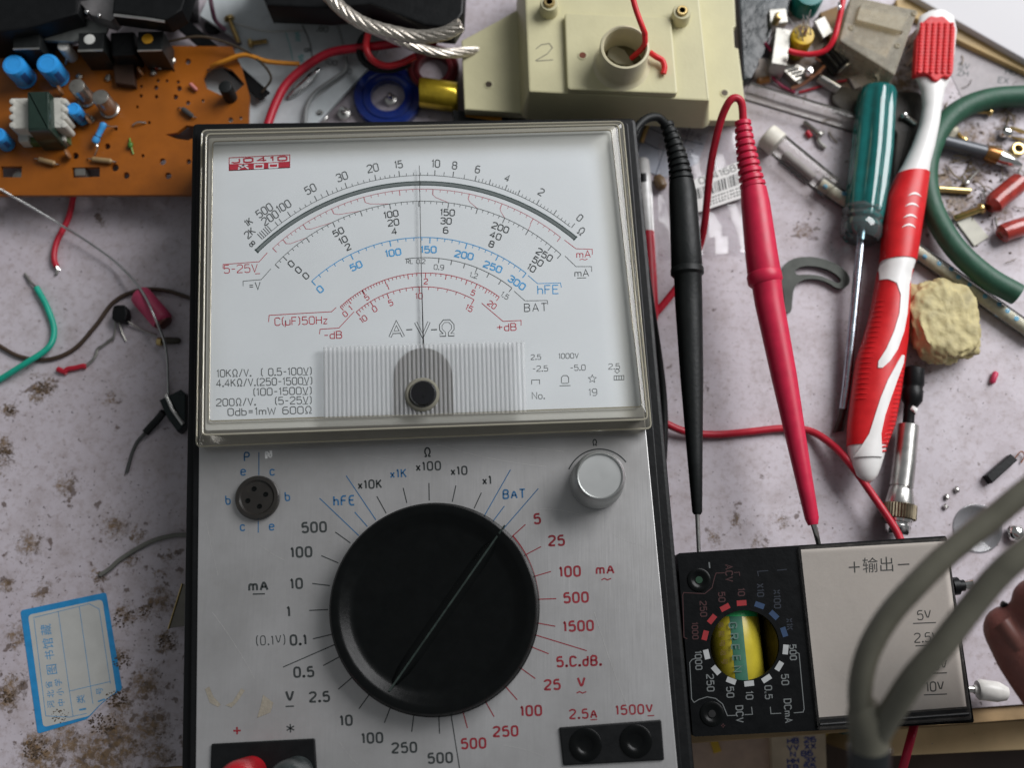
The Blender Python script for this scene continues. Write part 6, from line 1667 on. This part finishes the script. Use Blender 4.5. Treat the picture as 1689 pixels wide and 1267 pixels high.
# slotted steel hook
def rk(x, y): return (1040 + x / 3.334, 180 + y / 3.334)
oh_ = chaikin([rk(*p) for p in [(835, 865), (880, 825), (960, 808), (1060, 820), (1150, 860), (1203, 910), (1208, 955), (1180, 982), (1140, 988), (1090, 955), (1040, 935), (970, 932), (922, 952), (897, 990), (890, 1050), (886, 1112), (865, 1122), (845, 1112), (846, 1020), (825, 940), (835, 865)]], 1)[:-1]
ih_ = chaikin([rk(*p) for p in [(900, 890), (940, 862), (1020, 862), (1090, 882), (1142, 915), (1162, 942), (1142, 960), (1098, 938), (1040, 914), (965, 908), (915, 912), (900, 890)]], 1)[:-1]
mb = MB(); holed(mb, px(oh_, 2.2), [px(ih_, 2.2)], .0022, .0009)
hk = thing('slotted_lever', 'flat dark hook-shaped lever with a curved slot right of the red probe', 'lever', b0(1340, 460))
part(hk, 'plate', mb, mat('dark_oxide', (.045, .048, .043), .4, .7, var=.2), smooth=False)
mb = MB(); can(mb, 1300, 480, .95, 0, 1.8); part(hk, 'foot', mb, M['dull'])
# green hose
mb = MB()
path = spline([P(*p) for p in [(1740, 158, 4.2), (1689, 158, 4.2), (1630, 163, 4.2), (1582, 182, 4.2), (1550, 214, 4.2), (1531, 262, 4.2), (1530, 312, 4.2), (1546, 362, 5.5), (1580, 414, 7.5), (1628, 457, 8.5), (1678, 486, 8.8)]], 8)
tube(mb, path, 3.9 * MM, 20, False)
hs = thing('green_hose', 'dark green rubber hose curving behind the toothbrush', 'hose', b0(1600, 300))
part(hs, 'wall', mb, mat('green_rubber', (.022, .085, .05), .5, var=.12, bump=.2))
mb = MB(); d = (path[-1] - path[-2]).normalized(); lathe(mb, path[-1] - d * .0001, d, [(3.88, 0), (3.6, .35), (1.9, .3), (1.7, -1), (0, -1)], 24); part(hs, 'cut_end', mb, mat('green_rubber_end', (.03, .13, .075), .55))
# metal odds and ends, upper right
def q3(x, y): return (1480 + x / 3.96, 100 + y / 3.96)
def z3(x, y, z): return q3(x, y) + (z,)
screw('long_pin_screw', 'long thin brassy pin with round head inside the hose curve', z3(605, 335, 1.8), z3(375, 330, 1.0), 1.5, .75, M['brass'], 'loose screws inside the hose curve')
screw('small_screw', 'tiny steel screw lying on crumbs below the pen', z3(452, 800, 1.2), z3(535, 710, .8), 1.0, .55, M['steel'], 'loose screws inside the hose curve')
mb = MB(); a, b = P(*z3(270, 838, 1.4)), P(*z3(475, 852, 1.4)); tube(mb, [a, b], 1.2 * MM, 14); solo('brass_rod', mb, M['brass'], 'brown brass rod lying below the tiny screw', 'rod')
screw('long_bolt', 'long bolt with round head pointing at the green hose', z3(550, 965, 2.2), z3(372, 1030, 1.6), 2.1, 1.25, M['brass'], 'loose screws inside the hose curve')
mb = MB(); block(mb, [q3(390, 1055), q3(480, 1010), q3(600, 1150), q3(505, 1210)], .9, .05, .1); solo('cream_tile', mb, mat('cream_card', (.56, .54, .46), .6, dirt=.2), 'small cream card square between hose and red resistors', 'card')
t = thing('metal_tip_pen', 'grey pen with shiny conical metal tip behind the toothbrush', 'pen', b0(1600, 245))
def ar3(L): return [q3(x, y) + (z, r) for x, y, z, r in L]
mb = MB(); axis_rows(mb, ar3([(150, 500, 3.2, 2.5), (300, 530, 3.2, 2.6), (560, 595, 3.2, 2.6), (580, 600, 3.2, 2.3)]), 20); part(t, 'barrel', mb, mat('pen_grey', (.085, .09, .10), .35, .3))
mb = MB(); axis_rows(mb, ar3([(575, 600, 3.2, 2.5), (600, 608, 3.2, 2.9), (665, 628, 3.2, 3.0)]), 20); part(t, 'ferrule', mb, mat('amber_ferrule', (.32, .15, .05), .25, .7))
mb = MB(); axis_rows(mb, ar3([(660, 627, 3.2, 3.0), (700, 642, 3.2, 2.8), (760, 665, 3.1, 1.9), (815, 682, 3, .5)]), 20); part(t, 'tip', mb, M['chrome'])
def nut(x, y, ro, ri, h, label, m, nn=6, nm_='brass_nut'):
    c = P(*q3(x, y), 0); b = MB()
    lathe(b, c, UP, [(ri, .05), (ro, .05), (ro, h - .4), (ro - .4, h), (ri + .2, h), (ri, h - .3), (ri, .05)], 24 if nn > 6 else 6, False); solo(nm_, b, m, label, 'nut', 'loose nuts by the pen tip')
nut(775, 590, 2.6, 1.4, 2.4, 'round brass nut just above the pen tip', M['brass'], 24)
mb = MB(); blob(mb, P(*q3(710, 470), 2), .0024, .0021, .002, .2, 21, 14, 9, None); solo('solder_blob', mb, M['chrome'], 'shiny solder blob at the right edge above the pen tip', 'solder')
mb = MB(); tube(mb, spline([P(*z3(735, 438, 3)), P(*z3(790, 452, 3)), P(*z3(850, 475, 2))], 4), .7 * MM, 8); tube(mb, spline([P(*z3(750, 500, 1)), P(*z3(800, 510, 1)), P(*z3(850, 515, 1))], 4), .5 * MM, 8); solo('brass_clip', mb, M['brass'], 'bent brass clip at the right edge beside the solder blob', 'clip')
M['film_red'] = mat('red_lacquer', (.34, .035, .025), .25, var=.3, coat=.4)
def filmres(L, lead, label):
    t = thing('red_resistor', label, 'resistor', b0(*q3(*L[0][:2])), 'red resistors in the debris'); b = MB(); axis_rows(b, ar3(L), 20); bd = part(t, 'body', b, M['film_red'])
    for pts in lead:
        b = MB(); wire(b, [z3(*p) for p in pts], .35, 5, 6); part(t, 'lead', b, M['dull'])
    for f in (0, -1):
        x, y, z, r = L[f]; x2, y2 = L[1 if f == 0 else -2][:2]; b = MB()
        axis_rows(b, ar3([(x, y, z, r * .7), (x + (x2 - x) * .5, y + (y2 - y) * .5, z, r * 1.12), (x2, y2, z, r * 1.02)]), 18); part(t, 'end_cap', b, mat('rust_cap', (.20, .06, .03), .35, .5), parent=bd)
filmres([(600, 960, 4, 2.0), (625, 940, 4, 3.7), (660, 905, 4, 3.8), (760, 825, 4, 3.8), (800, 790, 4, 3.6), (815, 775, 4, 2.0)], [[(800, 785, 4), (790, 740, 2), (815, 690, 1)], [(610, 950, 4), (580, 900, 2), (560, 850, 1)]], 'red resistor with dark end cap lying highest by the long bolt')
filmres([(670, 1140, 3.5, 2.0), (685, 1130, 3.5, 3.3), (720, 1115, 3.5, 3.4), (860, 1070, 3.5, 3.4), (900, 1058, 3.5, 2.0)], [[(680, 1140, 3), (650, 1080, 1.5), (640, 1020, .8)]], 'red resistor at the right edge below the other one')
# clippings and swarf among the loose screws
mb = MB(); rs = random.Random(77)
for k in range(70):
    x, y = rs.gauss(1590, 55), rs.gauss(285, 65)
    if k % 5 == 0: x, y = rs.gauss(1400, 50), rs.gauss(170, 40)
    c = P(x, y, .5); a = rs.uniform(0, 6.28); l = rs.uniform(.0008, .0035)
    d = Vector((math.cos(a), math.sin(a), 0)) * l
    tube(mb, spline([c - d, c + Vector((d.y, -d.x, 0)) * rs.uniform(-.4, .4) + Vector((0, 0, rs.uniform(0, .0008))), c + d], 4), rs.uniform(.12, .3) * MM, 5)
struct('wire_clippings', mb, mat('clipping', (.30, .24, .15), .4, .7, var=.6, scale=120), kind='stuff')
mb = MB(); rs = random.Random(78)
for k in range(90):
    x, y = rs.gauss(1585, 55), rs.gauss(290, 55)
    c = P(x, y, 0); r = rs.uniform(.2, .65) * MM
    blob(mb, Vector((c.x, c.y, .0002)), r, r * rs.uniform(.4, 1), r * .4, .35, rs.randint(0, 999), 7, 5, .00002)
struct('bench_debris', mb, M['crust'], kind='stuff')
screw('stub_screw', 'stubby brass screw right of the pale fluffy wad', (1590, 232, 1.6), (1578, 218, 1.2), 1.6, .9, M['brass'], 'loose screws inside the hose curve')
screw('stub_screw', 'short dark screw near the capped tube and screwdriver', (1352, 222, 1.6), (1326, 200, 1.2), 1.5, .9, M['dull'])
mb = MB(); axis_rows(mb, [(1330, 216, 1.0, .5), (1331, 217, 1, 1.0), (1337, 225, 1, .9), (1338, 226, 1, .4)], 10); solo('red_sleeve_bit', mb, M['red_wire'], 'tiny dark red sleeve bit above the capped tube', 'sleeve')
mb = MB(); wire(mb, [(1362, 244, 1), (1352, 236, 1.2), (1350, 226, 1.4), (1358, 218, 1.2)], .7, 5, 8); solo('bent_lug', mb, M['dull'], 'bent dull metal lug right of the capped tube', 'lug')
# crumpled rosin lump
mb = MB(); rs = random.Random(41); c = P(1553, 530, 6.5); nu, nv = 90, 54
from mathutils import noise as mnoise
rings = []
for i in range(1, nv):
    th = math.pi * i / nv; ring = []
    for j in range(nu):
        fi = 2 * math.pi * j / nu; d = Vector((math.sin(th) * math.cos(fi), math.sin(th) * math.sin(fi), math.cos(th)))
        k = 1 + .16 * mnoise.noise(d * 2.2 + Vector((3, 1, 7))) + .09 * mnoise.noise(d * 6) + .035 * mnoise.noise(d * 14) + .025 * mnoise.noise(d * 30) - .10 * max(0, mnoise.noise(d * 8 + Vector((9, 2, 4))) - .25)
        sq = 1 / max(abs(d.x), abs(d.y), .75) ** .35
        ring.append(Vector((c.x + d.x * .0122 * k * sq, c.y + d.y * .0152 * k * sq, max(.0002, min(c.z + d.z * .0078 * k, .0124 + .0006 * mnoise.noise(d * 6) + .00015 * mnoise.noise(d * 26))))))
    rings.append(ring)
loft(mb, rings); mb.v = [Matrix.Translation(c) @ Matrix.Rotation(.15, 4, 'Z') @ Matrix.Translation(-c) @ v for v in mb.v]
solo('rosin_lump', mb, mat('rosin', (.50, .43, .22), .65, var=.25, scale=200, bump=.9, bscale=450, dirt=.35, dcol=(.27, .20, .08)), 'yellowish crumbly rosin lump right of the toothbrush', 'rosin', angle=60)
# barrel connector
jk = thing('barrel_connector', 'metal barrel connector with black end and knurled collar right of the toothbrush', 'connector', b0(1490, 750))
def cc(L): return [(x, y, 6, r) for x, y, r in L]
mb = MB(); axis_rows(mb, cc([(1508, 607, 2.5), (1507.6, 609, 3.5), (1506.5, 634, 3.6), (1506, 637, 3.25), (1505.5, 642, 3.25), (1505, 645, 3.6), (1504, 660, 3.5), (1502, 668, 2.4), (1500, 672, 1.9), (1498, 702, 1.9)]), 24); part(jk, 'black_end', mb, M['black'])
mb = MB(); blob(mb, P(1507, 676, 7.4), .0011, .0016, .0012, .3, 3, 10, 8, None); part(jk, 'solder', mb, M['white'])
mb = MB(); axis_rows(mb, cc([(1498, 700, 2.4), (1497.8, 702, 3.6), (1492, 760, 3.75), (1487, 803, 3.85), (1487, 804, 3.55), (1486, 807, 3.55), (1486, 808, 3.9), (1484, 830, 4.7), (1483.8, 832, 4.6)]), 32); part(jk, 'barrel', mb, M['steel'])
mb = MB(); rings = []
for y, r in ((832, 5.0), (833, 5.6), (856, 5.6), (857.5, 5.0)):
    cx = 1484 - (y - 832) * .07; c_ = P(cx, y, 6); p2 = P(cx - .7, y + 10, 6); ax = (p2 - c_).normalized(); aa = ax.orthogonal().normalized(); bb = ax.cross(aa)
    rings.append([c_ + (aa * math.cos(2 * math.pi * k / 72) + bb * math.sin(2 * math.pi * k / 72)) * r * (1 if k % 2 else .93) * MM for k in range(72)])
loft(mb, rings); part(jk, 'knurled_collar', mb, mat('old_brass', (.22, .185, .13), .4, 1.0, var=.3), smooth=False)
mb = MB(); axis_rows(mb, cc([(1482, 857, 4.6), (1481.7, 862, 4.4), (1481.5, 863, 3.7), (1481.2, 867, 3.7), (1481, 868, 4.3), (1480.5, 876, 4.2), (1480, 882, 3.2), (1480, 883, 1)]), 28); part(jk, 'end_ring', mb, M['chrome'])
# loose bits on the right
bt_ = thing('black_stub', 'small black rectangular stub with a wire near the right edge', 'stub', b0(1652, 772))
mb = MB(); block(mb, [(1627, 784), (1668, 749), (1679, 759), (1637, 797)], 3.4, .05, .3); part(bt_, 'body', mb, M['black'], smooth=False)
mb = MB(); wire(mb, [(1674, 756, 2), (1684, 745, 1.6), (1690, 752, 1), (1684, 764, .6)], .25, 5, 6); part(bt_, 'wire_tail', mb, M['copper'])
mb = MB(); axis_rows(mb, [(1643, 614, 1, .7), (1642, 616, 1, 1.05), (1637, 630, 1, 1.0), (1636, 632, 1, .6)], 12); solo('pink_sleeve_bit', mb, mat('pink_bit', (.55, .04, .10), .45), 'tiny pink sleeve bit alone on the bench right of the rosin', 'sleeve')
mb = MB(); c = P(1612, 872, 0); lathe(mb, c, UP, [(8.2, .02), (8.2, .35), (7.9, .45), (7.7, .3), (0, .3)], 48); solo('clear_disc', mb, clear('disc_clear', (.93, .94, .95), .12, (.7, .72, .72), .08, 1.5), 'thin clear disc half under the grey cable', 'disc')
mb = MB(); blob(mb, P(1676, 880, 2.2), .003, .003, .0024, .12, 15, 14, 9, None); solo('steel_ball_nut', mb, M['chrome'], 'shiny domed nut at the right edge between the cable strands', 'nut')
for x, y, s in ((1578, 808, 1), (1562, 820, 2), (1560, 836, 3)):
    mb = MB(); blob(mb, P(x, y, .8), .0008, .0011, .0007, .3, s, 8, 6, None); solo('solder_bead', mb, M['tin'], ('uppermost', 'middle', 'lowest')[s - 1] + ' of three tiny solder beads right of the barrel connector', 'solder', 'tiny solder beads by the barrel connector')
tg = thing('toggle_switch', 'bright toggle switch lever on the right side of the pocket meter', 'switch', b0(1590, 965))
mb = MB(); axis_rows(mb, [(1570, 968, 22, 2.8), (1580, 967, 22, 2.8), (1581, 967, 22, 1.8), (1590, 966, 22, 1.8)], 18); part(tg, 'bush', mb, M['black'])
mb = MB(); axis_rows(mb, [(1588, 966, 22, 1.2), (1600, 965, 22.5, 1.6), (1606, 964, 23, 1.7), (1608, 964, 23, .8)], 16); part(tg, 'lever', mb, M['chrome'])
pg = thing('white_plug', 'white round plug beside the pocket meter near the bench edge', 'plug', b0(1640, 1140))
mb = MB(); axis_rows(mb, [(1606, 1138, 7, 1.4), (1611, 1138, 7, 1.5), (1612, 1138, 7, 2.8), (1616, 1138, 7, 3.3), (1646, 1142, 7, 3.2), (1660, 1145, 7, 2.2), (1664, 1146, 7, .8)], 24); part(pg, 'body', mb, mat('plug_white', (.72, .70, .66), .35))
mb = MB(); axis_rows(mb, [(1596, 1137, 7, 1.1), (1612, 1138, 7, 1.1)], 12); part(pg, 'pin', mb, M['steel'])

# ------------------------------------------------------------------ grey cable loop held above the bench
cb = thing('grey_cable', 'thick grey cable doubled into a loop above the pocket meter, out of focus', 'cable', Vector((P(1435, 1220, 117).x, P(1435, 1220, 117).y, .085)))
M['cable_grey'] = mat('cable_grey', (.125, .120, .092), .36, var=.06)
mb = MB(); wire(mb, [(1790, 735, 140), (1689, 812, 138), (1635, 857, 136), (1569, 909, 134), (1515, 961, 132), (1467, 1015, 129), (1434, 1072, 126), (1420, 1126, 123), (1420, 1172, 120), (1430, 1212, 118)], 2.6, 8, 18); part(cb, 'strand', mb, M['cable_grey'])
mb = MB(); wire(mb, [(1800, 830, 144), (1689, 912, 142), (1646, 950, 140), (1600, 1005, 137), (1554, 1065, 134), (1508, 1118, 130), (1477, 1165, 125), (1452, 1205, 120), (1440, 1232, 117)], 2.75, 8, 18); part(cb, 'strand', mb, M['cable_grey'])
mb = MB(); axis_rows(mb, [(1428, 1160, 121, 2.6), (1430, 1175, 120, 4.2), (1433, 1205, 118, 4.4), (1434, 1240, 116, 4.2)], 28); part(cb, 'ferrule', mb, M['cable_grey'])
mb = MB(); axis_rows(mb, [(1434, 1234, 116, 4.2), (1434, 1236, 116, 4.7), (1434, 1300, 112, 4.7), (1434, 1400, 107, 4.7)], 28); part(cb, 'black_sleeve', mb, mat('gloss_sleeve', (.008, .010, .011), .15, coat=.4))

# ------------------------------------------------------------------ hand at the right edge
def hand():
    b = MB()
    def limb(pts): tube(b, spline([P(x, y, z) for x, y, z, r in pts], 4), [r * MM for r in interp([p[3] for p in pts], 4)], 18)
    def interp(v, s):
        o = []
        for i in range(len(v) - 1):
            for k in range(s): o.append(v[i] + (v[i + 1] - v[i]) * k / s)
        return o + [v[-1]]
    def tip(x, y, z, r):
        blob(b, P(x, y, z), r * MM, r * MM, r * MM * .92, 0, 0, 16, 12, None)
    # thumb
    limb([(1648, 1040, 64, 7.0), (1676, 1078, 62, 8.4), (1712, 1130, 60, 8.6), (1765, 1195, 58, 9.6), (1840, 1255, 56, 12), (1920, 1290, 54, 14)]); tip(1648, 1040, 64, 7.0)
    # index, bent towards the thumb
    limb([(1692, 992, 70, 6.4), (1725, 985, 74, 7.6), (1775, 980, 78, 8.2), (1850, 1020, 78, 8.8), (1930, 1090, 72, 9.8), (1990, 1150, 66, 11)]); tip(1692, 992, 70, 6.4)
    # the other three fingers curled behind
    for dx, dy, dz, r in ((70, 55, -4, 7.8), (120, 110, -9, 7.4), (160, 165, -14, 6.6)):
        limb([(1712 + dx, 1010 + dy, 48 + dz, r * .85), (1745 + dx, 995 + dy, 56 + dz, r), (1800 + dx, 1000 + dy, 70 + dz, r * 1.05), (1880 + dx, 1040 + dy, 72 + dz, r * 1.15), (1960 + dx, 1110 + dy, 64, r * 1.3)]); tip(1712 + dx, 1010 + dy, 48 + dz, r * .85)
    # palm and wrist
    blob(b, P(1990, 1235, 60), .034, .036, .015, .04, 2, 24, 16, None)
    limb([(1990, 1240, 60, 17), (2080, 1330, 60, 20), (2200, 1450, 60, 24), (2330, 1580, 60, 27)])
    b.v = [v + Vector((.0028, 0, 0)) for v in b.v]
    me = bpy.data.meshes.new('hand'); me.from_pydata([tuple(v) for v in b.v], [], b.f)
    bm = bmesh.new(); bm.from_mesh(me); bmesh.ops.recalc_face_normals(bm, faces=bm.faces); bm.to_mesh(me); bm.free()
    o = bpy.data.objects.new('hand_source', me); COL.objects.link(o)
    md = o.modifiers.new('r', 'REMESH'); md.mode = 'VOXEL'; md.voxel_size = .0011
    ms = o.modifiers.new('s', 'SMOOTH'); ms.iterations = 7; ms.factor = .6
    dg = bpy.context.evaluated_depsgraph_get(); res = bpy.data.meshes.new_from_object(o.evaluated_get(dg))
    out = MB(); out.v = [v.co.copy() for v in res.vertices]; out.f = [tuple(p.vertices) for p in res.polygons]
    bpy.data.objects.remove(o); bpy.data.meshes.remove(me); bpy.data.meshes.remove(res)
    return out
M['skin'] = mat('skin', (.23, .082, .066), .5, var=.10, scale=250, bump=.5, bscale=1600, sss=.25)
hm_ = hand()
hd_ = thing('person', 'hand reaching in from the right edge, thumb and forefinger pinching a black wire', 'person', Vector((P(1700, 1100, 60).x, P(1700, 1100, 60).y, .035)))
part(hd_, 'body', hm_, M['skin'], angle=180)
mb = MB(); c = P(1640, 1022, 69.5)
vs = []
for i in range(7):
    for j in range(7):
        u = (i / 6 - .5); v = (j / 6 - .5)
        p = P(1648 + u * 34 + v * 30, 1034 + u * 42 - v * 26, 0); q = P(1648, 1037, 64)
        p = P(1655 + u * 30 + v * 34, 1046 + u * 44 - v * 24, 71.2 - 12 * (v * v) - 3 * u * u)
        vs.append(p + Vector((.0028, 0, 0)))
mb.add(vs, [(i * 7 + j, (i + 1) * 7 + j, (i + 1) * 7 + j + 1, i * 7 + j + 1) for i in range(6) for j in range(6)])
part(hd_, 'nail', mb, mat('nail', (.19, .075, .06), .45), recalc=False)
mb = MB(); wire(mb, [(1652, 996, 66), (1668, 1004, 66), (1690, 1012, 66.5), (1730, 1022, 66), (1790, 1030, 60)], .9, 6, 8); solo('black_held_wire', mb, M['black'], 'thin black wire pinched by the hand at the right edge', 'wire')

# ------------------------------------------------------------------ below the front edge of the bench
ZF = -75
def low(nm_, pts, zt, label, m, cat, zb=None):
    b = MB(); block(b, pts, zt, ZF if zb is None else zb, .4); return solo(nm_, b, m, label, cat, smooth=False)
low('wood_batten', [(1430, 1206), (1720, 1186), (1720, 1236), (1430, 1250)], -22, 'pale wooden batten below the bench edge under the pocket meter', M['wood_pale'], 'batten')
low('teal_folder', [(1390, 1184), (1720, 1160), (1720, 1190), (1390, 1212)], -24, 'dark teal folder edge just below the bench front', mat('teal_folder', (.012, .07, .065), .5), 'folder')
low('cream_carton', [(1132, 1225), (1272, 1216), (1276, 1330), (1136, 1340)], -40, 'pinkish cream carton below the bench, left', mat('pink_carton', (.50, .36, .28), .6, var=.1), 'carton')
t = thing('printed_packet', 'pale packet with blue print below the bench edge', 'packet', P(1320, 1260, ZF))
mb = MB(); block(mb, [(1272, 1212), (1362, 1205), (1366, 1330), (1276, 1336)], -36, ZF, .4); part(t, 'packet', mb, mat('packet_pale', (.56, .45, .32), .5, var=.25, scale=80), smooth=False)
mb = MB()
for k in range(5): lettering(mb, ('HB 26', 'VV XX', 'N 86', 'HH 3X', 'EB 55')[k], 1322, 1222 + k * 11, 8, 4, 2.4, -35.9, 1.6)
flat(t, 'blue_print', mb, mat('packet_blue', (.07, .09, .28), .6))
mb = MB(); block(mb, [(1170, 1218), (1182, 1216), (1190, 1240), (1178, 1244)], -39, -39.9, .1); o = solo('yellow_scrap', mb, mat('yellow_scrap', (.6, .38, .03), .6), 'yellow scrap lying on the pinkish carton', 'scrap', smooth=False)
mb = MB(); c = P(1395, 1250, -40); 
tube(mb, [c + Vector((.011 * math.cos(a), .011 * math.sin(a), .001 * math.sin(3 * a))) for a in [2 * math.pi * k / 28 for k in range(29)]], 1.2 * MM, 8, False); solo('rubber_band', mb, mat('band_yellow', (.42, .29, .06), .5), 'yellowish rubber band below the bench beside the cable sleeve', 'band')
mb = MB(); wire(mb, [(1512, 1180, -6), (1506, 1205, 0), (1498, 1235, 2), (1486, 1280, 0), (1470, 1340, -8)], 1.4, 6, 10); solo('red_hanging_wire', mb, M['red_lead'], 'red wire hanging down from the bench edge under the pocket meter', 'wire')
